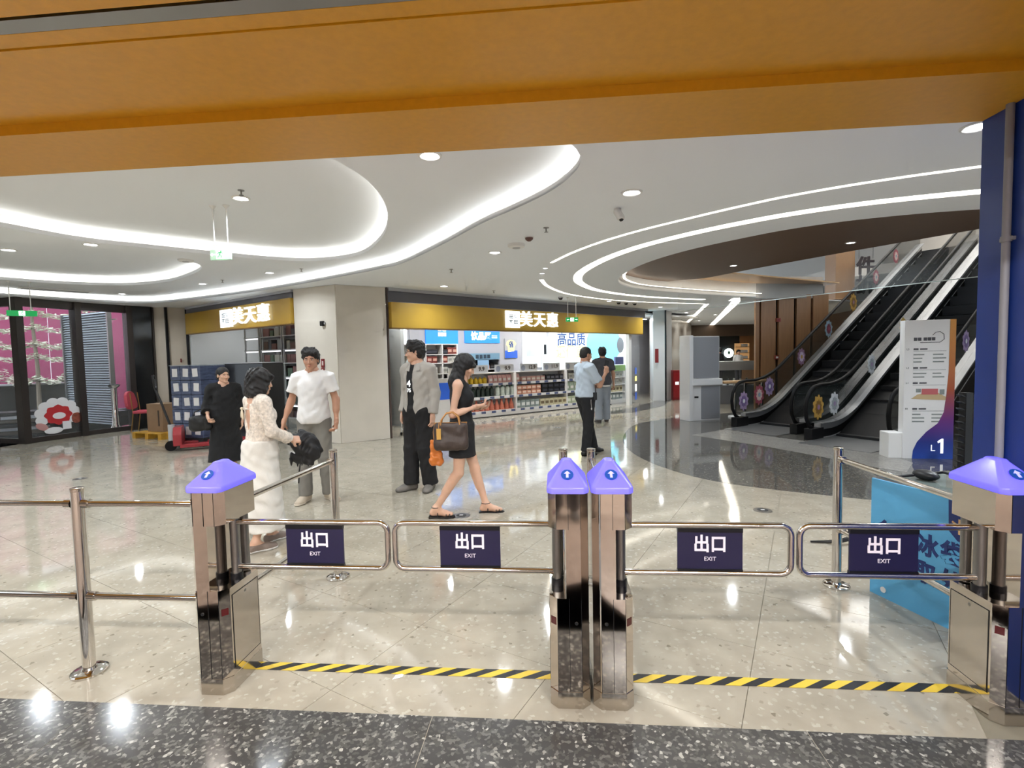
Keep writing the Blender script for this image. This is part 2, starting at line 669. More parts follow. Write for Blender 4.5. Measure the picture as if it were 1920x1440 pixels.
outer = [(-14, 2.62 + 14 * 0.0857), (0, 2.62), (14, 2.62 - 14 * 0.0857), (16, 12), (16, 40), (-8.6, 40), (-8.6, 13.1), (-9.0, 12.1), (-9.5, 11.0), (-9.85, 10.1), (-12.6, 10.85), (-14, 11.2)]
ceiling = holed(outer, [curve_c[::1], void_poly], ZC, 'ceiling', CEILW, thick=0.02)
tag(ceiling, 'white plaster ceiling with curved recessed coves', kind='structure')


def cove(loop, z0, z1, back, name, hole=None, lip=0.05, m_in=CEILW, glow=LEDW, z_top=None):
    """a recess: lip at the edge, trough with a light strip behind it, raised sheet above"""
    s = 1 if area(loop) > 0 else -1
    # seen from inside the loop: the lip stands on the edge, the trough runs outward behind it
    out = lambda d: offset(loop, -d * s)
    def ring(a, za, b, zb, nm, m):
        n = len(a)
        mb = MB()
        vs = [(p[0], p[1], za) for p in a] + [(p[0], p[1], zb) for p in b]
        mb.add(vs, [(i, (i + 1) % n, n + (i + 1) % n, n + i) for i in range(n)])
        return mb.build(nm, m, ceiling, smooth=True, angle=60)
    ring(loop, z0, loop, z0 + lip, name + '_lip', CEILW)
    ring(loop, z0 + lip, out(0.02), z0 + lip, name + '_lip_top', CEILW)
    ring(out(0.02), z0 + lip, out(0.02), z0 + 0.012, name + '_trough_front', COVEW)
    ring(out(0.02), z0 + 0.012, out(back), z0 + 0.012, name + '_trough', COVEW)
    ring(out(back), z0 + 0.012, out(back), z1, name + '_back', COVEW)
    ring(out(back - 0.035), z0 + 0.03, out(back - 0.012), z0 + 0.03, name + '_light_strip', glow)
    return out(back)


rc = cove(curve_c, ZC, ZC1, 0.13, 'outer_cove')
holed(rc, [curve_a, curve_b], ZC1, 'recessed_ceiling', CEILW, ceiling)
ra = cove(curve_a, ZC1, ZC2, 0.14, 'round_cove')
holed(ra, [], ZC2, 'round_recess_sheet', CEILW, ceiling)
rb = cove(curve_b, ZC1, ZC2, 0.14, 'oval_cove')
holed(rb, [], ZC2, 'oval_recess_sheet', CEILW, ceiling)


def strip(pts, w0, nm, m=LEDS, depth=0.004, per=8, taper=None):
    p = spline(pts, per)
    n = len(p)
    mb = MB()
    a, b = offset(p, w0 / 2, False), offset(p, -w0 / 2, False)
    z0, z1 = ZC - depth, ZC + 0.001
    vs = [(q[0], q[1], z0) for q in a] + [(q[0], q[1], z0) for q in b] + [(q[0], q[1], z1) for q in a] + [(q[0], q[1], z1) for q in b]
    fs = [(i, i + 1, n + i + 1, n + i) for i in range(n - 1)] + [(i, i + 1, 2 * n + i + 1, 2 * n + i) for i in range(n - 1)] + [(n + i, n + i + 1, 3 * n + i + 1, 3 * n + i) for i in range(n - 1)]
    mb.add(vs, fs)
    return mb.build(nm, m)


s1 = strip([(5.4, 3.2), (4.4, 3.57), (3.59, 3.91), (2.99, 4.2), (2.52, 4.51), (2.2, 4.81), (1.84, 5.21), (1.43, 5.71), (1.09, 6.26), (0.83, 6.85), (0.62, 7.51)], 0.045, 'strip_light')
tag(s1, 'thin curved ceiling light strip outermost round the escalator opening', 'light strip')
s2 = strip([(6.4, 4.1), (5.2, 4.28), (4.16, 4.53), (3.41, 4.79), (2.87, 5.1), (2.46, 5.46), (2.05, 5.93), (1.66, 6.54), (1.38, 7.29), (1.21, 8.2), (1.2, 8.93), (1.37, 9.75), (1.85, 10.77), (2.72, 11.75), (3.74, 12.5), (5.03, 13.15)], 0.15, 'strip_light')
tag(s2, 'broad curved ceiling light strip looping round the brown escalator opening', 'light strip')
s3 = strip([(0.57, 9.15), (0.75, 10.02), (1.17, 11.11), (1.75, 11.95), (2.54, 12.75), (3.64, 13.5), (5.49, 14.3)], 0.07, 'strip_light')
tag(s3, 'short curved ceiling light strip over the gold sign fascia', 'light strip')
s4 = strip([(5.6, 14.4), (10.2, 30.5)], 0.12, 'strip_light', per=2)
tag(s4, 'narrow straight light strip running down the cafe corridor ceiling', 'light strip')
s5 = strip([(6.0, 13.6), (6.35, 14.3), (11.9, 30.5)], 0.22, 'strip_light', per=2)
tag(s5, 'wide straight light strip running down the cafe corridor ceiling', 'light strip')

# escalator opening: white rim, brown recessed soffit up to a straight edge, warm glow along the far side
ZB = 3.15
rim = MB()
n = len(curve_v)
rim.add([(p[0], p[1], ZC) for p in curve_v] + [(p[0], p[1], ZB + 0.25) for p in curve_v], [(i, i + 1, n + i + 1, n + i) for i in range(n - 1)])
rim.build('opening_rim', WHITEP, ceiling)
be0, be1 = Vector((3.86, 11.62)), Vector((6.9, 6.1))
edge_dir = (be1 - be0).normalized()
soff = [p for p in curve_v if (Vector(p) - be0).cross(edge_dir) > -0.02 or p[1] < 9] if False else None
brown = [(p[0] - 0.0, p[1]) for p in spline([(7.6, 4.9), (6.2, 4.95), (4.73, 5.10), (3.82, 5.36), (3.21, 5.74), (2.80, 6.21), (2.38, 6.85), (2.08, 7.67), (1.96, 8.61), (2.0, 9.34), (2.27, 10.15), (2.97, 10.98), (3.55, 11.35)], 6)] + [(4.2, 10.99), (4.78, 9.74), (5.55, 8.34), (6.42, 6.9), (7.6, 5.6)]
holed(brown, [], ZB, 'brown_soffit', BROWNC, ceiling, thick=0.03)
MB().sweep([(4.2, 10.99), (4.78, 9.74), (5.55, 8.34), (6.42, 6.9), (7.6, 5.6)], [(0, ZB), (0.02, ZB), (0.02, ZB + 0.5), (0, ZB + 0.5)]).build('soffit_edge', BROWNC, ceiling)
glow = strip([(2.06, 8.6), (2.1, 9.3), (2.36, 10.1), (3.02, 10.9), (4.64, 11.93), (6.37, 12.83)], 0.05, 'strip_light', per=6)
glow.location.z = 0.09
tag(glow, 'warm cove light strip inside the rim of the brown opening', 'light strip')
gsof = holed([(2.9, 10.9), (4.4, 10.9), (6.2, 11.9), (8.6, 13.2), (8.4, 13.9), (6.37, 12.95), (4.62, 12.06), (2.97, 11.0)], [], ZB + 0.12, 'cove_soffit', WOODL, ceiling, thick=0.03)

# ------------------------------------------------------------------ portal of the supermarket exit (gold lintel, navy jamb)
lint = MB()
lint.prism([tuple(G(x, y))[:2] for x, y in ((-5, 2.14), (2.01, 2.14), (2.01, 2.585), (-5, 2.585))], 2.60, 3.3)
lintel = lint.build('trim_1', GOLD)
tag(lintel, 'broad gold metal lintel over the exit gates', kind='structure')
MB().prism([tuple(G(x, y))[:2] for x, y in ((-5, 1.652), (5, 1.652), (5, 2.14), (-5, 2.14))], 2.645, 3.3).build('soffit_panel', GOLD, lintel)
MB().prism([tuple(G(x, y))[:2] for x, y in ((-5, 1.58), (5, 1.58), (5, 1.648), (-5, 1.648))], 2.650, 3.3).build('soffit_panel', GOLD, lintel)
MB().prism([tuple(G(x, y))[:2] for x, y in ((-5, 1.517), (5, 1.517), (5, 1.578), (-5, 1.578))], 2.650, 3.3).build('shutter_bottom_bar', SATIN, lintel)
MB().prism([tuple(G(x, y))[:2] for x, y in ((-5, 0.55), (5, 0.55), (5, 1.49), (-5, 1.49))], 2.640, 3.3).build('soffit_panel', GOLD, lintel)
jamb = MB().prism([tuple(G(x, y))[:2] for x, y in ((2.01, 1.9), (3.6, 1.9), (3.6, 2.585), (2.01, 2.585))], 0, 3.3).build('trim_2', NAVY)
tag(jamb, 'navy blue jamb panel beside the exit gates', kind='structure')
MB().prism([tuple(G(x, y))[:2] for x, y in ((2.03, 0.6), (3.6, 0.6), (3.6, 1.88), (2.03, 1.88))], 0, 3.3).build('jamb_panel', NAVY, jamb)
pipe = thing('conduit', 'grey vertical conduit fixed to the navy jamb', 'conduit', G(1.993, 2.42))
MB().cyl((0, 0, 0.0), (0, 0, 2.6), 0.016, n=10).build('tube', GREYP, pipe, smooth=True)
for z in (0.97, 2.02):
    MB().cyl((0, 0, z - 0.012), (0, 0, z + 0.012), 0.021, n=10).build('coupling', GREYP, pipe, smooth=True)
    MB().box((0.008, 0, z), (0.018, 0.06, 0.016)).build('clip', GREYP, pipe)

# ------------------------------------------------------------------ supermarket behind the viewer (reflected in the steel)
back = MB().prism([tuple(G(x, y))[:2] for x, y in ((-9, -8.2), (9, -8.2), (9, -8.0), (-9, -8.0))], 0, 3.4).build('wall_back', mat('shop_back_wall', '8a8178', 0.6))
tag(back, kind='structure')
for nm, x in (('wall_left', -9.0), ('wall_right', 9.0)):
    tag(MB().prism([tuple(G(x + a, y))[:2] for a, y in ((-0.1, -8), (0.1, -8), (0.1, 0.5), (-0.1, 0.5))], 0, 3.4).build(nm, MATS['shop_back_wall']), kind='structure')
tag(MB().prism([tuple(G(x, y))[:2] for x, y in ((-9, -8.2), (9, -8.2), (9, 0.55), (-9, 0.55))], 3.3, 3.4).build('ceiling_shop', mat('shop_ceiling', '9c9890', 0.7)), kind='structure')
# ceiling tube lamps of the supermarket
for j, y in enumerate((-0.9, -3.3, -5.7)):
    for i, x in enumerate((-4.2, -1.4, 1.4, 4.2)):
        t = thing('tube_lamp', 'white tube lamp on the supermarket ceiling, row %s the gates' % ('nearest', 'second from', 'farthest from')[j], 'lamp', G(x, y, 3.3), GA, 'supermarket tube lamps')
        MB().bbox(-0.75, 0.75, -0.06, 0.06, -0.07, 0.0).build('housing', WHITEP, t)
        MB().bbox(-0.72, 0.72, -0.04, 0.04, -0.085, -0.07).build('tube', LEDC, t)
        lamp('tube_light', 'AREA', (0, 0, -0.095), SHOP_W, 1.4, 0.08, parent=t, color=(1.0, 0.98, 0.95))

tag(MB().bbox(-13.6, -13.5, 3.0, 11.2, 0, 3.4).build('wall_hall_left', mat('hall_wall', 'bdb6ab', 0.5)), kind='structure')
tag(MB().bbox(13.4, 13.5, 1.0, 40, 0, 6.8).build('wall_hall_right', MATS['hall_wall']), kind='structure')
tag(MB().bbox(-8.6, 16, 39.9, 40, 0, 3.4).build('wall_hall_end', MATS['hall_wall']), kind='structure')
# ------------------------------------------------------------------ text and small helpers
def text_mesh(s, size, extrude=0.002, bold=0.0, align='CENTER'):
    cu = bpy.data.curves.new('lettering', 'FONT')
    cu.body = s
    cu.size = size
    cu.extrude = extrude
    cu.offset = bold
    cu.align_x = align
    cu.align_y = 'CENTER'
    cu.resolution_u = 3
    tmp = bpy.data.objects.new('lettering', cu)
    me = bpy.data.meshes.new_from_object(tmp)
    bpy.data.objects.remove(tmp)
    bpy.data.curves.remove(cu)
    return me


def text(s, size, m, parent, loc, rot=(math.pi / 2, 0, 0), name='lettering', extrude=0.002, bold=0.0, align='CENTER', sx=1.0, sy=1.0):
    me = text_mesh(s, size, extrude, bold, align)
    if sx != 1 or sy != 1:
        me.transform(Matrix.Diagonal((sx, sy, 1, 1)))
    return put(name, me, m, parent, loc, rot)


# ------------------------------------------------------------------ downlights
ring_me = MB().lathe([(0.058, -0.001), (0.075, -0.012), (0.088, -0.008), (0.09, 0.0)], 20).mesh('trim_ring', True)
ring_me.materials.append(WHITEP)
lens_me = MB().lathe([(0.0, -0.006), (0.062, -0.006), (0.062, -0.001)], 20).mesh('lens', True)
lens_me.materials.append(LEDC)


def downlight(x, y, z, label, power=None, s=1.0, spread=150):
    t = thing('downlight', label, 'downlight', (x, y, z), 0, 'ceiling downlights', s)
    put('trim_ring', ring_me, None, t)
    put('lens', lens_me, None, t)
    p = DL_W if power is None else power
    if p:
        lamp('downlight_beam', 'AREA', (0, 0, -0.012), p, 0.11, parent=t, spread=spread, color=(0.87, 0.94, 1.0))
    return t


_p = atz(806, 291, ZC1)
downlight(_p.x, _p.y, ZC1, 'downlight peeking out just below the gold lintel near its middle')
downlight(2.93, 3.2, ZC, 'downlight at the top of the navy jamb')
downlight(1.05, 4.34, ZC, 'bright downlight beside the white ceiling camera')
downlight(-0.19, 6.68, ZC, 'downlight next to the round flat smoke alarm')
downlight(-1.26, 9.68, ZC, 'downlight above the beige column corner at the gold fascia')
downlight(-2.76, 5.28, ZC2, 'downlight inside the round ceiling recess')
downlight(-5.27, 6.41, ZC1, 'downlight on the ceiling band above the oval recess')
downlight(-6.51, 6.61, ZC1, 'downlight at the far end of the oval recess band')
downlight(-5.92, 9.76, ZC1, 'downlight between the oval recess and the gold shop sign', s=0.9)
downlight(-8.36, 10.9, ZC1, 'downlight close to the glass entrance doors', s=0.9)
downlight(-4.12, 8.7, ZC1, 'downlight on the band between the round recess and the column', s=0.9)
downlight(2.54, 13.0, ZC, 'downlight over the hanging two-way exit sign', s=0.9)
downlight(4.46, 15.0, ZC, 'downlight over the bent end of the gold fascia', s=0.9)
for i, (x, y) in enumerate(((0.56, 7.95), (0.54, 8.45))):
    downlight(x, y, ZC, ('first', 'second')[i] + ' tiny downlight in the gap of the outer light strip', 8, 0.55)
for i, (px, py) in enumerate(((1287, 586), (1293, 592), (1300, 595), (1311, 601))):
    p = atz(px, py, ZC)
    downlight(p.x, p.y, ZC, ('first', 'second', 'third', 'last')[i] + ' downlight of the corridor row past the white pillar', 14)
for i, (px, py, wq) in enumerate(((1595, 455, 16), (1375, 498, 16))):
    p = atz(px, py, ZB)
    downlight(p.x, p.y, ZB, 'downlight in the brown soffit ' + ('above the escalator steps' if i == 0 else 'near its narrow end'), wq, 0.8)
downlight(4.7, 4.3, ZC, 'added unseen downlight between the light strips behind the navy jamb', 26)  # unseen lamp, added to brighten the floor guide and the ceiling round it
downlight(4.2, 2.9, ZC, 'added unseen downlight in front of the escalator hall behind the navy jamb', 26)  # second lamp added out of sight to lift the escalator side
downlight(-3.4, 3.8, ZC2, 'added unseen downlight in the round recess hidden above the gold lintel', 26)  # added where the lintel hides it, to brighten the left floor
# corridor and side light further out of view; last added to brighten floor
for i, (x, y) in enumerate(((7.5, 18.5), (9.2, 23.0), (-11.5, 5.5), (-8.5, 4.0), (-6.2, 4.5))):
    downlight(x, y, ZC if i < 2 else ZC1, ('downlight halfway down the cafe corridor', 'downlight near the cafe counter', 'downlight beyond the glass entrance', 'downlight over the open hall', 'added unseen downlight above the end of the rails')[i], 26)

# ------------------------------------------------------------------ ceiling fittings
def sprinkler(x, y, z, label, s=1.0):
    t = thing('sprinkler', label, 'sprinkler', (x, y, z), 0, 'ceiling sprinklers', s)
    MB().lathe([(0.0, -0.004), (0.03, -0.004), (0.032, 0.0)], 14).build('escutcheon', SATIN, t, smooth=True)
    MB().cyl((0, 0, -0.045), (0, 0, 0), 0.008, n=8).build('stem', SATIN, t)
    MB().cyl((0, 0, -0.05), (0, 0, -0.046), 0.022, n=10).build('deflector', SATIN, t)
    return t


for px, py, z, lb in ((1024, 427, ZC, 'sprinkler head beside the small dark detector'), (846, 505, ZC, 'sprinkler head above the middle of the gold fascia'), (926, 545, ZC, 'sprinkler head near the fascia edge'),
                      (452, 357, ZC2, 'sprinkler head in the round recess'), (565, 504, ZC1, 'sprinkler head over the beige column'), (417, 525, ZC1, 'sprinkler head near the end of the outer cove')):
    p = atz(px, py, z)
    sprinkler(p.x, p.y, z, lb)
p = atz(968, 458, ZC)
t = thing('smoke_alarm', 'round flat white smoke alarm on the ceiling', 'smoke alarm', (p.x, p.y, ZC))
MB().lathe([(0.07, -0.045), (0.1, -0.035), (0.105, -0.01), (0.105, 0)], 22).build('body', WHITEP, t, smooth=True)
MB().lathe([(0.045, -0.05), (0.05, -0.044)], 18).build('grille', LGREYP, t, smooth=True)
p = atz(992, 444, ZC)
t = thing('detector', 'small dark red detector beside the round smoke alarm', 'detector', (p.x, p.y, ZC))
MB().lathe([(0.02, -0.05), (0.045, -0.03), (0.05, 0)], 16).build('body', mat('detector_brown', '6b4a42', 0.5), t, smooth=True)
MB().lathe([(0.05, -0.012), (0.055, 0)], 16).build('base', WHITEP, t, smooth=True)
p = atz(348, 487, ZC1)
t = thing('smoke_alarm', 'white smoke alarm at the tip of the oval recess', 'smoke alarm', (p.x, p.y, ZC1))
MB().lathe([(0.08, -0.03), (0.1, -0.02), (0.105, 0)], 20).build('body', WHITEP, t, smooth=True)
MB().lathe([(0.04, -0.035), (0.045, -0.03)], 14).build('grille', LGREYP, t)
p = atz(1158, 392, ZC)
t = thing('ceiling_camera', 'white ceiling camera hanging beside the bright downlight', 'camera', (p.x, p.y, ZC))
MB().cyl((0, 0, 0), (0, 0, -0.03), 0.035, n=14).build('mount', WHITEP, t, smooth=True)
MB().cyl((-0.01, -0.01, -0.02), (0.02, -0.05, -0.095), 0.036, n=16).ell((0.02, -0.05, -0.095), (0.036, 0.036, 0.02)).build('body', WHITEP, t, smooth=True)
MB().cyl((0.018, -0.05, -0.1), (0.024, -0.06, -0.118), 0.02, n=12).build('lens', BLACKP, t)
# dome cameras and spot fittings near the fascia
for i, (px, py) in enumerate(((1051, 557), (1160, 566), (1174, 567), (1190, 568))):
    p = atz(px, py, ZC)
    t = thing('dome_camera', ('dark dome camera left of the hanging exit sign', 'first dark dome camera right of the hanging exit sign', 'middle dark dome camera right of the hanging exit sign', 'last dark dome camera right of the hanging exit sign')[i], 'camera', (p.x, p.y, ZC), 0, 'dome cameras along the fascia')
    MB().lathe([(0.0, -0.07), (0.035, -0.06), (0.05, -0.035), (0.055, -0.02)], 14).build('dome', BLACKP, t, smooth=True)
    MB().lathe([(0.055, -0.025), (0.065, -0.01), (0.065, 0)], 14).build('base', LGREYP, t, smooth=True)
p = atz(105, 543, ZC1)
t = thing('air_vent', 'white rectangular air vent above the glass doors', 'vent', (p.x, p.y, ZC1 - 0.005), math.radians(50))
MB().bbox(-0.55, 0.55, -0.12, 0.12, -0.012, 0.005).build('frame', WHITEP, t)
for k in range(5):
    MB().box((0, -0.08 + k * 0.04, -0.016), (1.0, 0.012, 0.01), (0.5, 0, 0)).build('slat', LGREYP, t)

# hanging exit signs
EXITG = mat('exit_green', '0f6a35', 0.4, emit='1aa857', estr=0.5)
EXITW = mat('exit_mark', 'd8ffe2', 0.4, emit='c8ffd8', estr=1.8)


def running_man(parent, cx, cz, s, y):
    m = MB()
    m.ell((cx + 0.12 * s, y, cz + 0.38 * s), (0.1 * s, 0.002, 0.1 * s), 10, 6)
    for a, b in (((0.08, 0.26), (-0.08, -0.02)), ((0.08, 0.26), (0.3, 0.12)), ((0.06, 0.24), (-0.2, 0.2)), ((-0.2, 0.2), (-0.28, 0.04)), ((-0.08, -0.02), (0.14, -0.16)), ((0.14, -0.16), (0.08, -0.42)), ((-0.08, -0.02), (-0.2, -0.28)), ((-0.2, -0.28), (-0.42, -0.3))):
        m.cyl((cx + a[0] * s, y, cz + a[1] * s), (cx + b[0] * s, y, cz + b[1] * s), 0.05 * s, n=6)
    return m.build('running_figure', EXITG, parent)


def arrow(parent, cx, cz, s, y, d, m=EXITW):
    return MB().xprism([(cx + d * s, cz), (cx + d * 0.3 * s, cz + 0.55 * s), (cx + d * 0.3 * s, cz + 0.2 * s), (cx - d * s, cz + 0.2 * s), (cx - d * s, cz - 0.2 * s), (cx + d * 0.3 * s, cz - 0.2 * s), (cx + d * 0.3 * s, cz - 0.55 * s)], y - 0.002, y).build('arrow', m, parent)


def exit_sign(loc, rot, wd, hh, ztop, rods, label, arrows, body=EXITG):
    t = thing('exit_sign', label, 'exit sign', loc, rot)
    MB().bbox(-wd / 2, wd / 2, -0.012, 0.012, 0, hh).build('panel', body, t, bevel=0.004)
    a = hh * 0.42
    MB().bbox(-a, a, -0.016, -0.012, hh * 0.08, hh * 0.92).build('doorway_mark', EXITW, t)
    running_man(t, 0, hh / 2, hh * 0.8, -0.0175)
    for d in arrows:
        arrow(t, d * wd * 0.34, hh / 2, hh * 0.3, -0.013, d)
    for x in rods:
        MB().cyl((x, 0, hh), (x, 0, ztop), 0.007, n=8).build('rod', WHITEP, t)
        MB().lathe([(0.012, -0.03), (0.035, -0.004), (0.035, 0)], 12, (x, 0, ztop)).build('rose', WHITEP, t, smooth=True)
    return t


EXITCLEAR = mat('exit_clear', 'b9d2bd', 0.2, emit='bfe8c6', estr=0.15, alpha=0.8)
exit_sign((-3.13, 5.52, 2.66), -0.1, 0.24, 0.115, ZC2 - 2.66, (-0.07, 0.085), 'pale hanging exit sign with a green figure below the round recess', (-1,), EXITCLEAR)
MB_ = None
exit_sign((-8.75, 9.05, 2.45), math.radians(35), 0.40, 0.10, ZC1 - 2.45, (-0.15, 0.12), 'green hanging exit sign in front of the glass doors', (), EXITG)
exit_sign((1.46, 12.0, 2.34), math.radians(8), 0.30, 0.10, ZC - 2.34, (-0.1, 0.1), 'green hanging exit sign with arrows both ways in front of the gold fascia', (-1, 1), EXITG)

# ------------------------------------------------------------------ gate turnstiles
LAMPB = mat('lamp_cap_violet', '7a74e0', 0.25, emit='5a52ff', estr=0.42)
BADGE = mat('badge_blue', '1f4fa8', 0.4)
BADGEW = mat('badge_arrow', 'b9b4ff', 0.4, emit='8c88ff', estr=0.5)
SIGNN = mat('sign_navy', '1a1738', 0.35)
SIGNP = mat('sign_print', 'e4dbe6', 0.5)
MIRROR = mat('mirror_steel', 'd4cbc2', 0.07, 1.0)


def chamf(x0, x1, y0, y1, c):
    return [(x0 + c, y0), (x1 - c, y0), (x1, y0 + c), (x1, y1 - c), (x1 - c, y1), (x0 + c, y1), (x0, y1 - c), (x0, y0 + c)]


def turnstile(x, side, label, cap_label=None):
    """side: +1 when the lane lies towards +x"""
    t = thing('turnstile', label, 'turnstile', G(x, 2.275), GA, 'exit gate turnstiles')
    W, D = 0.086, 0.145
    fl = lambda poly: [(p[0] * side, p[1]) for p in poly]
    MB().prism(fl(chamf(-W, W, -D, D, 0.034)), 0.075, 0.495).build('lower_housing', MIRROR, t)
    MB().prism(fl(chamf(-W - 0.002, W + 0.002, -D - 0.002, D + 0.002, 0.034)), 0.0, 0.075).build('plinth', STEEL, t)
    # spine beside the lane notch
    MB().prism(fl([(-W, -D + 0.034), (-W + 0.034, -D), (0.012, -D), (0.012, D), (-W + 0.034, D), (-W, D - 0.034)]), 0.495, 0.80).build('spine', MIRROR, t)
    MB().prism(fl(chamf(-W, W, -D, D, 0.034)), 0.80, 0.955).build('head', MIRROR, t)
    # thin seams between folded sheets
    for sx in (-W + 0.034, 0.0, W - 0.034):
        MB().box((sx * side, -D - 0.0006, 0.285), (0.0016, 0.002, 0.42)).build('seam', DARKMETAL, t)
        MB().box((sx * side, -D - 0.0006, 0.877), (0.0016, 0.002, 0.155)).build('seam', DARKMETAL, t)
    # door in the lane side
    MB().bbox(W * side - 0.0015, W * side + 0.0015, -D + 0.05, D - 0.045, 0.11, 0.455).build('service_door', STEEL, t)
    for a0, a1, b0, b1 in ((-D + 0.045, D - 0.04, 0.455, 0.459), (-D + 0.045, D - 0.04, 0.106, 0.110), (-D + 0.045, -D + 0.049, 0.106, 0.459), (D - 0.044, D - 0.04, 0.106, 0.459)):
        MB().bbox(W * side - 0.001, W * side + 0.001, a0, a1, b0, b1).build('door_gap', DARKMETAL, t)
    MB().cyl((W * side, 0.0, 0.435), (W * side * 1.02, 0.0, 0.435), 0.008, n=10).build('lock', SATIN, t)
    MB().cyl((-0.03 * side, -D - 0.002, 0.385), (-0.03 * side, -D + 0.002, 0.385), 0.0075, n=12).build('sensor_eye', BLACKP, t)
    a = math.radians(45) * side
    MB().box(((W - 0.017) * side, -D + 0.017, 0.39), (0.03, 0.003, 0.032), a).build('indicator_window', mat('indicator_red', '4a1214', 0.2), t)
    # lamp cap: hip roof with soft edges
    k = MB()
    w1, d1, w2, d2 = W + 0.004, D + 0.006, 0.026, 0.045
    base = chamf(-w1, w1, -d1, d1, 0.02)
    z = (0.955, 0.982, 1.068, 1.078)
    ring0 = [(p[0], p[1], z[0]) for p in base]
    ring1 = [(p[0], p[1], z[1]) for p in base]
    top = chamf(-w2, w2, -d2, d2, 0.012)
    ring2 = [(p[0], p[1], z[2]) for p in top]
    top3 = chamf(-w2 + 0.008, w2 - 0.008, -d2 + 0.008, d2 - 0.008, 0.008)
    ring3 = [(p[0], p[1], z[3]) for p in top3]
    vs = ring0 + ring1 + ring2 + ring3
    fs = [tuple(range(7, -1, -1)), tuple(range(24, 32))]
    for r in range(3):
        fs += [(r * 8 + i, r * 8 + (i + 1) % 8, r * 8 + 8 + (i + 1) % 8, r * 8 + 8 + i) for i in range(8)]
    k.add(vs, fs)
    cap = k.build('lamp_cap', LAMPB, t, bevel=0.006, smooth=True, angle=25)
    # arrow badge on the front slope
    sl = math.atan2(z[2] - z[1], (d1 - d2))
    cy, cz = -(d1 + d2) / 2 - 0.003, (z[1] + z[2]) / 2
    R = Matrix.Rotation(sl, 3, 'X')
    bd = MB()
    bd.lathe([(0.027, 0.0), (0.027, 0.003)], 24)
    o = bd.build('arrow_badge', BADGE, cap, loc=(0, cy, cz + 0.003), rot=(sl, 0, 0))
    MB().prism([(0, 0.019), (0.0145, 0.004), (0.0055, 0.004), (0.0055, -0.017), (-0.0055, -0.017), (-0.0055, 0.004), (-0.0145, 0.004)], 0.003, 0.0045).build('arrow', BADGEW, o)
    # shaft and swing arm
    sx = (W - 0.036) * side
    MB().cyl((sx, 0.0, 0.47), (sx, 0.0, 0.82), 0.0225, n=18).build('shaft', SATIN, t, smooth=True)
    MB().cyl((sx, 0.0, 0.495), (sx, 0.0, 0.525), 0.028, n=18).build('shaft_collar', DARKMETAL, t, smooth=True)
    MB().cyl((sx - 0.01 * side, D * 0.62, 0.5), (sx - 0.01 * side, D * 0.62, 0.8), 0.02, n=14).build('rear_shaft', SATIN, t, smooth=True)
    return t, sx


def swing_arm(x, sx, side, length, label):
    a = thing('swing_gate', label, 'gate', G(x + sx, 2.275), GA, 'swinging exit gate arms')
    z0, z1, r, c = 0.555, 0.775, 0.0145, 0.045
    L_ = length
    path = [(0.01, z1), (L_ - c, z1)]
    for k in range(1, 7):
        q = math.pi / 2 * k / 6
        path.append((L_ - c + c * math.sin(q), z1 - c + c * math.cos(q)))
    path.append((L_, z0 + c))
    for k in range(1, 7):
        q = math.pi / 2 * k / 6
        path.append((L_ - c + c * math.cos(q), z0 + c - c * math.sin(q)))
    path += [(0.01, z0)]
    MB().tube([(p[0] * side, 0, p[1]) for p in path], r, 12).build('tube_frame', CHROME, a, smooth=True)
    cx = (L_ * 0.53) * side
    MB().bbox(cx - 0.142, cx + 0.142, -0.004, 0.004, z0 + 0.008, z1 - 0.008).build('sign_panel', SIGNN, a)
    MB().bbox(cx - 0.142, cx + 0.142, -0.009, 0.009, z1 - 0.03, z1 - 0.008).build('upper_clamp', DARKMETAL, a)
    MB().bbox(cx - 0.142, cx + 0.142, -0.009, 0.009, z0 + 0.008, z0 + 0.022).build('lower_clamp', DARKMETAL, a)
    text('出口', 0.082, SIGNP, a, (cx, -0.0062, (z0 + z1) / 2 + 0.022), extrude=0.0008, bold=0.0022, sx=0.9)
    text('EXIT', 0.026, SIGNP, a, (cx, -0.0062, (z0 + z1) / 2 - 0.042), extrude=0.0008)
    return a


XL, XM, XN, XR = -1.615, 0.047, 0.236, 1.862
t1, sx1 = turnstile(XL, 1, 'steel turnstile with violet lamp cap at the foot of the short handrail')
t2, sx2 = turnstile(XM, -1, 'steel turnstile of the middle pair with its lane on the tall post side')
t3, sx3 = turnstile(XN, 1, 'steel turnstile of the middle pair next to the blue poster side')
t4, sx4 = turnstile(XR, -1, 'steel turnstile standing against the navy jamb')
t2['label'] = 'left-hand steel turnstile of the middle pair with violet cap'
t3['label'] = 'right-hand steel turnstile of the middle pair with violet cap'
lane1 = (XM + sx2) - (XL + sx1)
lane2 = (XR + sx4) - (XN + sx3)
swing_arm(XL, sx1, 1, lane1 / 2 - 0.018, 'swinging gate arm with exit panel hinged on the turnstile by the short handrail')
swing_arm(XM, sx2, -1, lane1 / 2 - 0.018, 'swinging gate arm with exit panel hinged left of the middle pair')
swing_arm(XN, sx3, 1, lane2 / 2 - 0.018, 'swinging gate arm with exit panel hinged right of the middle pair')
swing_arm(XR, sx4, -1, lane2 / 2 - 0.018, 'swinging gate arm with exit panel in front of the blue poster')

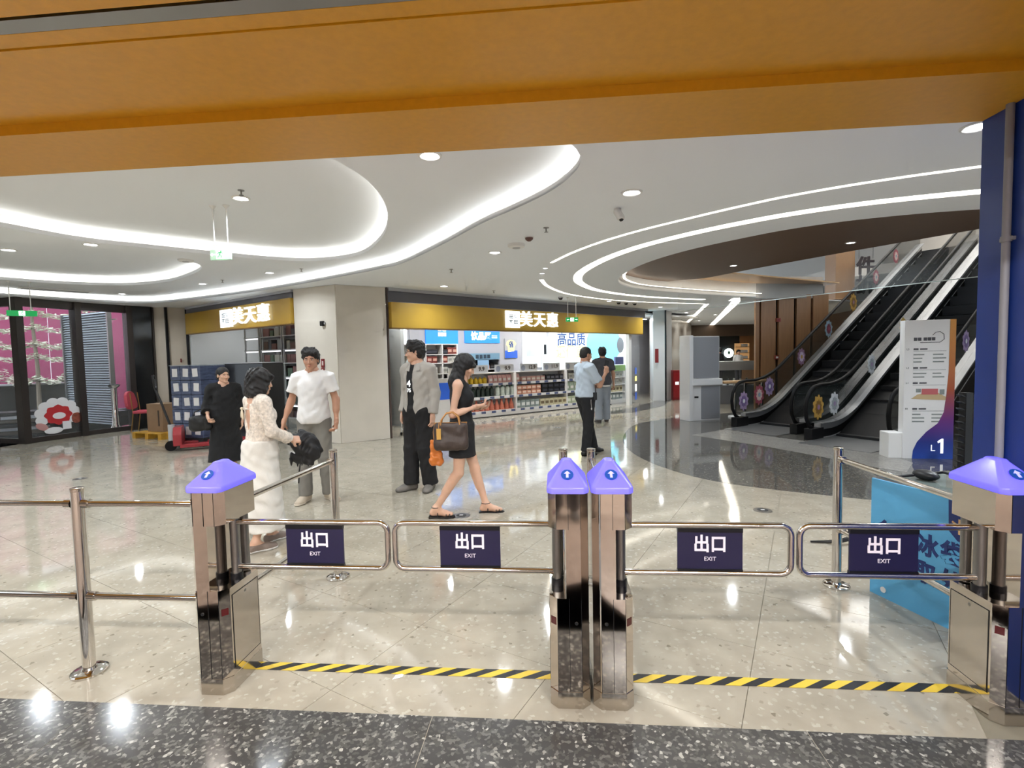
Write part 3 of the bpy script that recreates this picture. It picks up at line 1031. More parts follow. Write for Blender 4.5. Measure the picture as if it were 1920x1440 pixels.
# hazard tape on the floor
HZ = hazard('hazard_tape')
for i, (x0, x1) in enumerate(((XL + 0.06, XM - 0.086), (XN + 0.086, XR - 0.07))):
    o = MB().bbox(0, x1 - x0, -0.031, 0.031, 0.0013, 0.0024).build('floor_tape', HZ, None, G(x0, 2.355), GA)
    tag(o, 'yellow and black striped floor tape across the ' + ('lane left of the middle pair' if i == 0 else 'lane right of the middle pair'), 'tape')
o = MB().add([(0, 0, 0.0015), (0.05, 0.004, 0.0015), (0.06, 0.03, 0.0015), (0.02, 0.026, 0.003), (0, 0, 0.002), (0.05, 0.004, 0.0022), (0.06, 0.03, 0.0021), (0.02, 0.026, 0.0045)], [(3, 2, 1, 0), (4, 5, 6, 7), (0, 1, 5, 4), (1, 2, 6, 5), (2, 3, 7, 6), (3, 0, 4, 7)]).build('paper_scrap', WHITEP, None, atz(735, 1275), 0.3)
tag(o, 'tiny white paper scrap on the floor beside the striped tape', 'paper')

# ------------------------------------------------------------------ posts and rails
def rail_post(x, y, label, h=0.93):
    t = thing('barrier_post', label, 'post', G(x, y), GA, 'steel barrier posts')
    MB().cyl((0, 0, 0.012), (0, 0, h - 0.015), 0.0285, n=22).build('tube', CHROME, t, smooth=True)
    MB().lathe([(0.078, 0.0), (0.078, 0.010), (0.07, 0.016), (0.034, 0.020), (0.03, 0.03)], 28).build('base_flange', CHROME, t, smooth=True)
    MB().lathe([(0.0285, h - 0.018), (0.030, h - 0.012), (0.030, h - 0.003), (0.026, h), (0.0, h)], 22).build('cap', STEEL, t, smooth=True)
    return t


def rail(p, q, label, r=0.0165, clip=True):
    p, q = Vector(p), Vector(q)
    t = thing('barrier_rail', label, 'rail', p, math.atan2(q.y - p.y, q.x - p.x), 'steel barrier rails')
    L_ = (q - p).length
    MB().cyl((0.0, 0, 0), (L_, 0, 0), r, n=16).build('tube', CHROME, t, smooth=True)
    MB().cyl((0.0, 0, 0), (0.035, 0, 0), r * 1.35, n=16).build('end_socket', STEEL, t, smooth=True)
    MB().cyl((L_ - 0.035, 0, 0), (L_, 0, 0), r * 1.35, n=16).build('end_socket', STEEL, t, smooth=True)
    return t


rail_post(-2.37, 2.262, 'steel post standing alone between two rail spans at the open hall side', 0.945)
for nm, z in (('upper', 0.865), ('lower', 0.395)):
    rail(G(-2.3415, 2.262, z), G(XL - 0.088, 2.262, z), nm + ' steel rail from the lone post to the turnstile')
    rail(G(-3.9, 2.262, z), G(-2.3985, 2.262, z), nm + ' steel rail running from the lone post out of the picture')
for x, nm in ((-1.566, 'behind the turnstile with the short handrail'), (0.047, 'left one of the close pair behind the middle turnstiles'), (0.236, 'right one of the close pair behind the middle turnstiles'), (1.82, 'in front of the blue ice bag poster')):
    rail_post(x, 3.38, 'steel post ' + nm, 0.92)
    tx = {-1.566: XL, 0.047: XM, 0.236: XN, 1.82: XR}[x]
    for lv, z in (('upper', 0.845), ('lower', 0.385)):
        rail(G(tx + (x - tx) * 0.1, 2.275 + 0.145, z), G(x, 3.38 - 0.028, z), lv + ' steel rail joining the post ' + nm)
# ------------------------------------------------------------------ beige clad column and shop fronts
FA = math.radians(42)
FU, FN = Vector((math.cos(FA), math.sin(FA), 0)), Vector((-math.sin(FA), math.cos(FA), 0))
F0 = Vector((-2.36, 9.72, 0))


def S(u, off=0.0, z=0.0):
    return F0 + FU * u + FN * off + Vector((0, 0, z))


def onf(px, py, off=0.0):
    """u, z of a sight line on the plane `off` behind the shop front"""
    p = onv(px, py, F0 + FN * off, (math.sin(FA), -math.cos(FA)))
    return (p - F0).dot(FU), p.z


colm = MB().prism([(-4.16, 9.72), (-3.18, 9.22), (-2.395, 9.70), (-2.8, 11.2), (-4.3, 11.3)], 0, ZC).build('column', BEIGEW)
tag(colm, 'polished beige clad column between the two shop openings', kind='structure')
# slabs of the cladding, with fine joints
def slab(a, b, z0, z1, parent, m, th=0.012, nm='cladding_panel'):
    a, b = Vector((*a, 0)), Vector((*b, 0))
    d = (b - a).normalized()
    nn = Vector((d.y, -d.x, 0))
    g = 0.003
    q = [a + d * g, b - d * g, b - d * g + nn * th, a + d * g + nn * th]
    return MB().prism([(p.x, p.y) for p in q], z0 + g, z1 - g).build(nm, m, parent)


slab((-4.16, 9.72), (-3.18, 9.22), 0, ZC, colm, BEIGEW)
slab((-3.18, 9.22), (-2.395, 9.70), 0, ZC, colm, BEIGEW)
tag(MB().box((-2.375, 9.72, ZC / 2), (0.03, 0.03, ZC), FA).build('trim_3', mat('dark_brown_trim', '4a3a34', 0.4)), 'thin dark trim at the column edge', kind='structure')

# fittings on the column
def oncol(px, py):
    return onv(px, py, (-4.16, 9.72, 0), (0.98 * 0.455, 0.98 * 0.89))


ca = math.atan2(9.22 - 9.72, 0.98)
SIGNRED = mat('sign_red', '7c1f22', 0.5)
p = oncol(604, 607)
t = thing('wall_camera', 'dark wall speaker box high on the beige column', 'speaker', p + Vector((0.03, -0.04, 0)), ca)
MB().box((0, -0.02, 0), (0.07, 0.06, 0.09)).build('body', BLACKP, t, bevel=0.01)
MB().box((0.045, 0.0, 0), (0.03, 0.03, 0.04)).build('bracket', LGREYP, t)
for (px, py, w_, h_, lb) in ((607, 681, 0.085, 0.16, 'small red fire notice on the beige column'), (607, 694, 0.085, 0.075, 'small dark red notice below the fire notice on the column')):
    p = oncol(px, py)
    t = thing('notice', lb, 'notice', p, ca)
    MB().bbox(-w_ / 2, w_ / 2, -0.026, -0.016, -h_ / 2, h_ / 2).build('plate', SIGNRED, t)
    MB().bbox(-w_ / 5, w_ / 5, -0.0275, -0.026, -h_ / 4, h_ / 4).build('print', mat('notice_print', 'd8cfc8', 0.5), t)

# -------- right shop: fascia, shutter box, logo and lettering
WHITEL = mat('sign_letter_lit', 'ffffff', 0.4, emit='e8f6ff', estr=0.9)
LOGOG = mat('logo_print', '8f9694', 0.5)
DKLINE = mat('shutter_grey', '6a6a72', 0.45, 0.2)
ZF0, ZF1 = 2.15, 2.635
front = thing('shop_fascia', 'long gold shop fascia right of the beige column', 'fascia', F0, FA)
Lf = 8.5
MB().bbox(0.02, Lf, -0.10, 0.05, ZF0, ZF1).build('gold_panel', GOLDF, front)
MB().prism([(Lf, -0.10), (Lf + 0.55, 0.28), (Lf + 0.55, 0.42), (Lf, 0.05)], ZF0, ZF1).build('gold_panel', GOLDF, front)
MB().bbox(0.02, Lf, -0.11, 0.06, ZF0 - 0.022, ZF0).build('bottom_edge', mat('bronze_edge', '8a6a3a', 0.35, 0.5), front)
MB().bbox(0.02, Lf + 0.3, 0.02, 0.3, ZF1, ZC - 0.06).build('shutter_box', DKLINE, front)
MB().bbox(0.02, Lf + 0.4, -0.02, 0.3, ZC - 0.06, ZC).build('ceiling_edge', LGREYP, front)
MB().bbox(0.02, Lf, 0.0, 0.02, ZF1 + 0.008, ZF1 + 0.02).build('upper_line', LGREYP, front)


def shop_sign(parent, u0, zc, h, width, depth_y):
    """white lit logo tile with two small marks, then three lit characters"""
    w_ = width * 0.235
    MB().bbox(u0, u0 + w_, depth_y - 0.05, depth_y, zc - h / 2, zc + h / 2).build('logo_tile', WHITEL, parent)
    y = depth_y - 0.052
    lg = MB()
    for k, (x0, x1, z0, z1) in enumerate(((.2, .5, .78, .74), (.2, .5, .68, .64), (.2, .5, .60, .56), (.6, .63, .82, .6), (.66, .74, .64, .6), (.2, .45, .46, .42), (.24, .4, .38, .34), (.3, .34, .42, .24), (.55, .85, .46, .42), (.55, .85, .37, .33), (.55, .85, .27, .23), (.55, .58, .46, .24))):
        lg.bbox(u0 + x0 * w_, u0 + x1 * w_, y, y + 0.004, zc - h / 2 + z1 * h, zc - h / 2 + z0 * h)
    lg.build('logo_mark', LOGOG, parent)
    pitch = width * 0.255
    for k, ch in enumerate('美天惠'):
        text(ch, h, WHITEL, parent, (u0 + w_ + pitch * (0.5 + k), depth_y - 0.03, zc - h * 0.01), name='character', extrude=0.02, bold=0.004, sx=pitch / h * 0.93, sy=1.0)


ua, _ = onf(947, 597, -0.1)
ub, _ = onf(1046, 597, -0.1)
shop_sign(front, ua, 2.405, 0.385, ub - ua, -0.10)

# -------- left shop: fascia and sign
L0, L1 = Vector((-8.05, 12.55, 0)), Vector((-4.19, 9.74, 0))
LA = math.atan2(L1.y - L0.y, L1.x - L0.x)
LU = (L1 - L0).normalized()
LN = Vector((-LU.y, LU.x, 0))
left = thing('shop_fascia', 'short gold shop fascia left of the beige column', 'fascia', L0, LA)
LL = (L1 - L0).length
MB().bbox(0.05, LL, -0.06, 0.05, 2.27, 2.76).build('gold_panel', GOLDF, left)
MB().bbox(0.05, LL, -0.065, 0.06, 2.25, 2.27).build('bottom_edge', MATS['bronze_edge'], left)
MB().bbox(0.0, LL, -0.01, 0.3, 2.765, 2.875).build('shutter_box', DKLINE, left)
MB().bbox(0.0, LL, -0.04, 0.3, 2.875, ZC).build('ceiling_edge', LGREYP, left)


def onl(px, py, off=0.0):
    p = onv(px, py, L0 + LN * off, (LN.x, LN.y))
    return (p - L0).dot(LU), p.z


ua, za = onl(417, 605, -0.06)
ub, zb = onl(510, 600, -0.06)
shop_sign(left, ua, 2.515, 0.385, ub - ua, -0.06)
# white frame posts beside the left shop, and the beige wall towards the doors
wl = MB().prism([(-8.95, 12.25), (-8.45, 12.35), (-8.3, 12.45), (-8.05, 12.6), (-8.1, 13.2), (-9.0, 13.1)], 0, ZC).build('wall_far_left', BEIGEM)
tag(wl, 'narrow beige wall pier between the doors and the left shop', kind='structure')
MB().box((-8.42, 12.33, ZC / 2), (0.05, 0.05, ZC), LA).build('corner_strip', DARKMETAL, wl)
MB().box((-8.07, 12.56, ZC / 2), (0.03, 0.05, ZC), LA).build('corner_strip', DARKMETAL, wl)
p = onv(340, 676, (-8.2, 12.5, 0), (LN.x, LN.y))
o = MB().box((0, -0.02, 0), (0.13, 0.012, 0.09)).build('notice', SIGNRED, None, p, LA)
tag(o, 'small dark red notice on the pier above the wrapped pallet', 'notice')

# -------- shop interior shell
shell = MB()
inn = mat('shop_inner_wall', 'b9b8be', 0.5)
lw = MB().prism([(-8.05, 12.6), (-8.0, 12.6), (-6.9, 14.6), (-6.95, 14.6)], 0, ZC).build('wall_shop_side', mat('shop_side_wall', 'cfd3d4', 0.45))
tag(lw, kind='structure')
BW = 2.2                                     # back wall of the right shop
bw = thing('wall_shop_back', 'grey inner back wall of the shop', None, S(0, BW), FA)
bw['kind'] = 'structure'
MB().bbox(-0.6, 13.0, 0.0, 0.1, 0, ZC).build('wall_sheet', inn, bw)
tag(MB().prism([tuple((L0 + LU * a + LN * b))[:2] for a, b in ((0.0, 2.3), (5.2, 2.3), (5.2, 2.4), (0, 2.4))], 0, ZC).build('wall_shop_rear', mat('left_shop_wall', 'aeb3b4', 0.5)), kind='structure')
tag(MB().prism([tuple(S(a, b))[:2] for a, b in ((-0.45, 0.35), (12.8, 0.35), (12.8, BW), (-0.45, BW))], 2.80, 2.86).build('ceiling_inner', WHITEP), kind='structure')
tag(MB().prism([tuple((L0 + LU * a + LN * b))[:2] for a, b in ((0.0, 0.35), (4.6, 0.35), (4.6, 2.4), (0, 2.4))], 2.86, 2.9).build('ceiling_inner_left', WHITEP), kind='structure')
for k in range(5):
    t = thing('shop_lamp', 'white linear lamp inside the bright shop', 'lamp', S(1.0 + 2.2 * k, 1.15, 2.79), FA, 'linear lamps in the bright shop')
    MB().bbox(-0.8, 0.8, -0.04, 0.04, -0.05, 0.0).build('housing', WHITEP, t)
    MB().bbox(-0.78, 0.78, -0.03, 0.03, -0.06, -0.05).build('diffuser', LEDC, t)
    lamp('shop_light', 'AREA', (0, 0, -0.07), INNER_W, 1.6, 0.08, parent=t)
for k in range(2):
    t = thing('shop_lamp', 'white linear lamp inside the shop left of the column', 'lamp', L0 + LU * (1.4 + 1.9 * k) + LN * 1.2 + Vector((0, 0, 2.855)), LA, 'linear lamps in the left shop')
    MB().bbox(-0.7, 0.7, -0.04, 0.04, -0.05, 0.0).build('housing', WHITEP, t)
    MB().bbox(-0.68, 0.68, -0.03, 0.03, -0.06, -0.05).build('diffuser', LEDC, t)
    lamp('shop_light', 'AREA', (0, 0, -0.07), INNER_W * 0.55, 1.4, 0.08, parent=t)

# -------- things on the right shop's back wall
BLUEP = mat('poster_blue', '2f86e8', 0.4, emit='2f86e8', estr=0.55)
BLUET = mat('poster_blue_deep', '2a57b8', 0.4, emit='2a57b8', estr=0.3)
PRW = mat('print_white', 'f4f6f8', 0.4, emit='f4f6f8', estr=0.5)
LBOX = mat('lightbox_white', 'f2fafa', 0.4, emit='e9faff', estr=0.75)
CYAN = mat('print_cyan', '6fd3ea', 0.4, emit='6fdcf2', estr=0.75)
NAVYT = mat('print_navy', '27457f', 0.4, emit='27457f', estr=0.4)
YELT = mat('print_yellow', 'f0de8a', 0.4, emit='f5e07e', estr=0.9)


def wallpanel(px0, py0, px1, py1, name, label, cat, m, th=0.03, off=BW):
    u0, za = onf(px0, py0, off)
    u1, zb = onf(px1, py1, off)
    zb2 = onf(px0, py1, off)[1]
    z0, z1 = min(zb2, zb), za
    t = thing(name, label, cat, S((u0 + u1) / 2, off, 0), FA)
    MB().bbox(-(u1 - u0) / 2, (u1 - u0) / 2, -th, -0.002, z0, z1).build('panel', m, t)
    return t, (u1 - u0), z0, z1


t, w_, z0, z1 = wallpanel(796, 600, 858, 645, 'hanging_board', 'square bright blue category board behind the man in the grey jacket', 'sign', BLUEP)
bm_ = MB()
for k in range(2):
    bm_.bbox(-0.13 + 0.14 * k, -0.02 + 0.14 * k, -0.036, -0.032, z0 + 0.33, z0 + 0.47)
for k in range(3):
    bm_.bbox(-0.13 + 0.088 * k, -0.055 + 0.088 * k, -0.036, -0.032, z0 + 0.2, z0 + 0.3)
bm_.build('small_print', PRW, t)
t, w_, z0, z1 = wallpanel(870, 616, 936, 643, 'hanging_board', 'wide bright blue drinks category board above the walking woman', 'sign', BLUEP)
text('饮品区', 0.235, PRW, t, (-0.06, -0.034, (z0 + z1) / 2 - 0.02), bold=0.012)
o = MB()
for k in range(2):
    o.bbox(0.32, 0.52, -0.036, -0.032, (z0 + z1) / 2 - 0.06 + k * 0.05, (z0 + z1) / 2 - 0.03 + k * 0.05)
o.build('small_print', PRW, t)
t, w_, z0, z1 = wallpanel(728, 600, 762, 645, 'advert_poster', 'white advert poster with a blue corner beside the column edge', 'poster', LBOX)
MB().xprism([(-w_ / 2, z0), (w_ / 2 - 0.1, z0), (w_ / 2 - 0.16, z0 + 0.12), (0, z0 + 0.2), (-w_ / 2, z0 + 0.1)], -0.034, -0.031).build('blue_shape', BLUEP, t)
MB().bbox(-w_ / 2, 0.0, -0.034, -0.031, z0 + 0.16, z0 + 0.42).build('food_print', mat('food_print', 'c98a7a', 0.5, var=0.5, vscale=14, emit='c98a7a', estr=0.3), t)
t, w_, z0, z1 = wallpanel(766, 610, 786, 645, 'wall_board', 'blank pale grey board between the two blue boards', 'board', LGREYP)
t, w_, z0, z1 = wallpanel(945, 635, 969, 671, 'saving_poster', 'grey poster with a yellow speech mark over a blue base', 'poster', LGREYP)
MB().bbox(-w_ / 2, w_ / 2, -0.034, -0.031, z0, z0 + 0.22).build('blue_base', BLUET, t)
MB().xprism([(-.13, z0 + .18), (.11, z0 + .2), (.13, z0 + .34), (.2, z0 + .42), (.12, z0 + .5), (-.02, z0 + .53), (-.16, z0 + .49), (-.2, z0 + .4), (-.13, z0 + .33)], -0.037, -0.034).build('yellow_mark', YELT, t)
text('省', 0.2, NAVYT, t, (0, -0.039, z0 + 0.385), bold=0.01)
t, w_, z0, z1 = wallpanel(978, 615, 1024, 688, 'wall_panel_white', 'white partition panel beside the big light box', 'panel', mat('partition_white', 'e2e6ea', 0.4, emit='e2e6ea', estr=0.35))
MB().bbox(-0.35, -0.02, -0.036, -0.031, z0 + 0.35, z1 - 0.3).build('poster_sheet', mat('pale_poster', 'c9cfe0', 0.5), t)
MB().bbox(0.28, 0.62, -0.05, -0.03, z0 - 1.1, z0 + 0.95).build('door_leaf', mat('door_white', 'dfe3e6', 0.4), t)
MB().bbox(0.38, 0.48, -0.056, -0.05, z0 + 0.4, z0 + 0.7).build('door_window', DARKMETAL, t)
# big light box
t, w_, z0, z1 = wallpanel(1029, 616, 1181, 690, 'light_box', 'large glowing white and cyan light box poster at the end of the shop', 'light box', LBOX, 0.06, 1.35)
zb = -0.064
hh = z1 - z0
def lb(px, py):
    u, z = onf(px, py, 1.35 - 0.064)
    u0, _ = onf(1029, 640, 1.35)
    u1, _ = onf(1181, 640, 1.35)
    return u - (u0 + u1) / 2, z
gx0, gz0 = lb(1072, 638)
gx1, _ = lb(1098, 638)
text('高品质', 0.42, NAVYT, t, (gx0, zb, gz0), bold=0.007, sx=(gx1 - gx0) * 2 / 1.26 * 1.0)
gx0, gz0 = lb(1070, 661)
text('还便宜', 0.42, YELT, t, (gx0, zb, gz0), bold=0.009, sx=(gx1 - lb(1072, 638)[0]) * 2 / 1.26)
bl = [lb(*q) for q in ((1102, 628), (1118, 616.5), (1150, 616.5), (1162, 632), (1165, 650), (1158, 668), (1146, 678), (1130, 682), (1112, 676), (1101, 655))]
MB().xprism(spline(bl, 4, True), zb - 0.004, zb).build('cyan_shape', CYAN, t)
c = lb(1163, 647)
MB().ell((c[0], zb - 0.006, c[1]), (0.2, 0.006, 0.26), 20, 10).build('grey_disc', mat('print_grey', '6b7178', 0.5), t)
MB().bbox(-w_ / 2 - 0.05, w_ / 2 + 0.05, -0.02, 0.05, 0.0, 0.16).build('plinth', inn, t)
MB().bbox(-w_ / 2, w_ / 2, -0.02, 0.05, 0.16, z0).build('support_panel', inn, t)
lamp('lightbox_glow', 'AREA', (0, -0.1, (z0 + z1) / 2), 9, w_, hh, rot=(math.pi / 2, 0, 0), parent=t, color=(0.9, 0.98, 1.0))
# end frame and glass wing
u0, _ = onf(1180, 700, 0.0)
tr = MB().bbox(u0, u0 + 0.12, 0.0, 0.12, 0, ZF0).build('trim_4', WHITEP, None, F0, FA)
tag(tr, 'white end frame of the bright shop', kind='structure')
gl = MB().prism([tuple(S(u0 + 0.15, 0.05))[:2], tuple(S(Lf + 0.55, 0.4))[:2], tuple(S(Lf + 0.54, 0.42))[:2], tuple(S(u0 + 0.15, 0.07))[:2]], 0.03, ZF0).build('window_1', GLASS)
tag(gl, 'glass end window of the bright shop with blue stickers', kind='structure')
uu = S(u0 + 0.55, 0.15)
for k, (z, h_, c_) in enumerate(((1.02, 0.2, BLUET), (0.78, 0.14, YELT), (0.5, 0.22, PRW), (0.24, 0.22, BLUET))):
    MB().box((uu.x, uu.y - 0.02, z), (0.2, 0.008, h_), FA + 0.35).build('window_sticker', c_, gl)
# white pillar and passage walls right of the shop
pil = MB().prism([(4.62, 16.35), (4.95, 16.2), (5.35, 16.75), (5.2, 17.4), (4.8, 17.4)], 0, ZC).build('wall_pillar', mat('pillar_white', 'c9cacb', 0.35))
tag(pil, 'white pillar at the end of the bright shop', kind='structure')
MB().box((4.97, 16.2, ZC / 2), (0.03, 0.06, ZC), FA).build('edge_strip', DARKMETAL, pil)
p = aty(1231, 667, 16.2)
o = MB().box((0, -0.02, 0), (0.11, 0.01, 0.45)).build('notice', SIGNRED, None, p + Vector((0, -0.02, 0)), FA - 0.9)
tag(o, 'tall narrow dark red notice on the white pillar', 'notice')
pg = MB().prism([(5.15, 17.2), (5.6, 17.9), (8.6, 24.0), (8.3, 24.2), (5.0, 18.2)], 0, ZC).build('wall_passage', mat('passage_wall', '8e8579', 0.25))
tag(pg, 'dark beige passage wall past the white pillar', kind='structure')
t = thing('hydrant_box', 'low red fire cabinet beside the white pillar', 'fire cabinet', (5.42, 16.55, 0), FA - 0.7)
MB().bbox(-0.13, 0.13, -0.1, 0.1, 0, 0.98).build('body', mat('fire_red', '8f1b1f', 0.35), t, bevel=0.01)
MB().bbox(-0.1, 0.1, -0.106, -0.1, 0.08, 0.9).build('door', mat('fire_red_door', 'a02226', 0.35), t)
MB().bbox(-0.06, 0.06, -0.11, -0.105, 0.5, 0.6).build('print', PRW, t)
o = MB().box((0, 0, 0), (0.07, 0.01, 0.75)).build('notice', mat('dark_sign', '2c2328', 0.4), None, aty(1251, 670, 16.9), FA)
tag(o, 'tall dark notice strip above the red fire cabinet', 'notice')
# ------------------------------------------------------------------ glass entrance on the left
DKF = mat('door_frame_dark', '3a3533', 0.35, 0.3)
DKP = mat('dark_glass_panel', '16181a', 0.12)
D0, D1, D2, D3 = Vector((-9.79, 10.0, 0)), Vector((-9.47, 10.98, 0)), Vector((-9.0, 11.85, 0)), Vector((-8.72, 12.2, 0))
ent = thing('door_1', 'dark framed glass entrance doors with stickers', None)
ent['kind'] = 'structure'


def bar(a, b, z0, z1, nm, m, parent, th=0.1):
    d = (b - a)
    return MB().box(((a.x + b.x) / 2, (a.y + b.y) / 2, (z0 + z1) / 2), (d.length, th, z1 - z0), math.atan2(d.y, d.x)).build(nm, m, parent)


def post(p, ang, nm, w_=0.13, d=0.14, m=DKF):
    return MB().box((p.x, p.y, ZC / 2), (w_, d, ZC), ang).build(nm, m, ent)


ang1 = math.atan2(D1.y - D0.y, D1.x - D0.x)
ang2 = math.atan2(D2.y - D1.y, D2.x - D1.x)
E0 = Vector((-12.6, 10.75, 0))
angE = math.atan2(D0.y - E0.y, D0.x - E0.x)
for p, a in ((D0, ang1), (D1, ang1), (D2, ang2)):
    post(p, a, 'frame_post', 0.12, 0.2)
for a, b in ((D0, D1), (D1, D2), (E0, D0)):
    bar(a, b, ZC - 0.17, ZC, 'frame_head', DKF, ent)
    bar(a, b, 0.0, 0.10, 'frame_sill', DKF, ent, 0.09)
    bar(a, b, 0.10, ZC - 0.17, 'glass_pane', GLASS, ent, 0.012)
# solid dark panel between the doors and the beige pier
bar(D2, D3, 0, ZC, 'dark_side_panel', DKP, ent, 0.12)
bar(D3, Vector((-8.9, 12.3, 0)) + (D3 - D2) * 0.4, 0, ZC, 'dark_side_return', DKF, ent, 0.1)

# stickers on the glass: flower of white petals with a red heart
t = thing('glass_sticker', 'red and white flower sticker low on the glass door', 'sticker', (D0 + (D1 - D0) * 0.56 + Vector((0.02, -0.012, 0))), ang1)
R_ = mat('sticker_red', 'b3282e', 0.5)
SW = mat('sticker_white', 'dfe0e4', 0.5)
for k in range(8):
    a = math.radians(-20 + 220 * k / 7)
    MB().ell((0.31 * math.cos(a), -0.012, 0.52 + 0.27 * math.sin(a)), (0.115, 0.004, 0.10), 14, 8).build('petal', SW, t)
rh = []
for k in range(32):
    a = 2 * math.pi * k / 32
    rh.append((0.24 * math.cos(a) * (1 + 0.09 * math.cos(8 * a)), 0.52 + 0.2 * math.sin(a) * (1 + 0.09 * math.cos(8 * a))))
MB().xprism(rh, -0.02, -0.012).build('red_heart', R_, t)
MB().ell((0.01, -0.022, 0.50), (0.12, 0.003, 0.07), 20, 8).build('pale_centre', SW, t)
MB().bbox(0.06, 0.22, -0.024, -0.02, 0.2, 0.37).build('white_tag', SW, t)
MB().ell((-0.3, -0.014, 0.3), (0.12, 0.004, 0.07), 14, 6, rot=(0, 0.5, 0)).build('pink_blob', mat('sticker_pink', 'b98a8a', 0.5), t)
MB().ell((0.33, -0.014, 0.42), (0.10, 0.004, 0.12), 14, 6).build('brown_blob', mat('sticker_brown', '8a4a3a', 0.5, var=0.4, vscale=20), t)
MB().ell((-0.1, -0.014, 0.2), (0.17, 0.004, 0.07), 14, 6).build('white_blob', SW, t)

# outside the doors: ground, pink hoarding, pale tree, louvred shutter
og = MB().bbox(-30, -9.9, 9.5, 26, -0.03, 0.0).build('ground_outside', mat('outside_paving', '77787b', 0.6, var=0.1, vscale=2))
tag(og, kind='structure')
PINK = mat('hoarding_pink', 'a8446b', 0.5, var=0.06, vscale=1.5)
hd = thing('hoarding', 'tall pink hoarding behind the glass entrance', 'hoarding', (-17.0, 15.6, 0), math.radians(35))
for k in range(6):
    MB().bbox(-6 + k * 2.0, -6 + k * 2.0 + 1.985, -0.03, 0.03, 0.0, 5.2).build('panel', PINK, hd)
hd2 = thing('planter_wall', 'low black planter wall in front of the pink hoarding', 'planter', (-15.2, 13.6, 0), math.radians(35))
MB().bbox(-4.5, 2.75, -0.5, 0.1, 0, 1.02).build('body', mat('planter_black', '0f1012', 0.4), hd2, bevel=0.02)
MB().bbox(-4.5, 2.78, -0.54, 0.12, 1.02, 1.06).build('coping', mat('planter_coping', 'b7b7ba', 0.4), hd2)
# pale tree: trunk and drooping tiers of fine sprays
tree = thing('pale_tree', 'pale leaved tree with drooping tiers in front of the hoarding', 'tree', (-13.3, 14.05, 0.0), 0.3)
MB().tube([(0, 0, 0), (0.03, 0, 1.5), (-0.02, 0, 2.8), (0.02, 0, 4.2)], [0.06, 0.05, 0.04, 0.02], 8).build('trunk', mat('tree_bark', '8d8070', 0.8), tree, smooth=True)
LEAF = mat('pale_leaf', 'ecebd8', 0.6, var=0.2, vscale=9)
rt = random.Random(3)
for zt, span in ((0.32, 0.9), (0.95, 1.35), (1.3, 1.25), (1.75, 1.75), (2.15, 1.8), (2.6, 1.6), (3.0, 1.3)):
    m = MB()
    for side in (-1, 1):
        for b in range(3):
            ya = (b - 1) * 0.35
            for k in range(64):
                q = (k + rt.random()) / 64
                x = side * span * q
                z = zt + 0.9 - 0.10 * math.sin(q * 3.0) * 2 + 0.28 * q * q + rt.uniform(-0.07, 0.09) * (1 - 0.4 * q)
                y = ya * q + rt.uniform(-0.1, 0.1)
                a, e = rt.uniform(0, 6.28), rt.uniform(-0.5, 0.5)
                s_ = rt.uniform(0.05, 0.12)
                d = Vector((math.cos(a) * math.cos(e), math.sin(a) * math.cos(e), math.sin(e))) * s_
                n_ = Vector((-d.y, d.x, s_ * 0.4)) * 0.35
                c = Vector((x, y, z))
                m.add([c - d, c + n_, c + d, c - n_], [(0, 1, 2, 3)])
    tag(m.build('foliage_tier', LEAF, tree), kind='stuff')
# louvred shutter: every blade a part
lv = thing('louvre_shutter', 'grey louvred shutter wall outside the glass entrance', 'shutter', (-11.05, 13.1, 0), math.radians(-26))
MB().bbox(-1.15, -1.09, -0.05, 0.05, 0, 2.9).build('side_frame', SATIN, lv)
MB().bbox(1.09, 1.15, -0.05, 0.05, 0, 2.9).build('side_frame', SATIN, lv)
MB().bbox(-1.09, 1.09, 0.04, 0.06, 0, 2.9).build('backing', mat('louvre_back', '3c4248', 0.6), lv)
bl_me = MB().box((0, 0, 0), (2.18, 0.05, 0.012), (0.7, 0, 0)).mesh('blade')
bl_me.materials.append(mat('louvre_blade', 'a9b2bb', 0.45, 0.3))
for k in range(46):
    put('blade', bl_me, None, lv, (0, 0, 0.05 + k * 0.0625))
# street side building and small pots for depth
pb = thing('street_wall', 'dark street wall with a pale poster past the louvres', 'wall', (-9.75, 12.95, 0), math.radians(-20))
MB().bbox(-0.3, 0.6, 0.0, 0.1, 0, 2.9).build('sheet', mat('street_dark', '2a2c30', 0.5), pb)
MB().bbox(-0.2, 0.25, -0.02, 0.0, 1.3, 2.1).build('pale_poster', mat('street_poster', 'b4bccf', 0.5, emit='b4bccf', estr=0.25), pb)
MB().bbox(-0.2, 0.3, -0.02, 0.0, 2.3, 2.75).build('pink_poster', PINK, pb)
bol = thing('ashtray_stand', 'slim steel waste stand just outside the glass door', 'bin', (-9.62, 12.1, 0))
MB().lathe([(0.12, 0), (0.115, 0.03), (0.075, 0.1), (0.055, 0.6), (0.06, 0.98), (0.11, 1.02), (0.13, 1.06), (0.0, 1.06)], 18).build('body', CHROME, bol, smooth=True)
MB().lathe([(0.105, 1.06), (0.10, 1.075), (0.0, 1.08)], 18).build('sand_tray', DARKMETAL, bol, smooth=True)
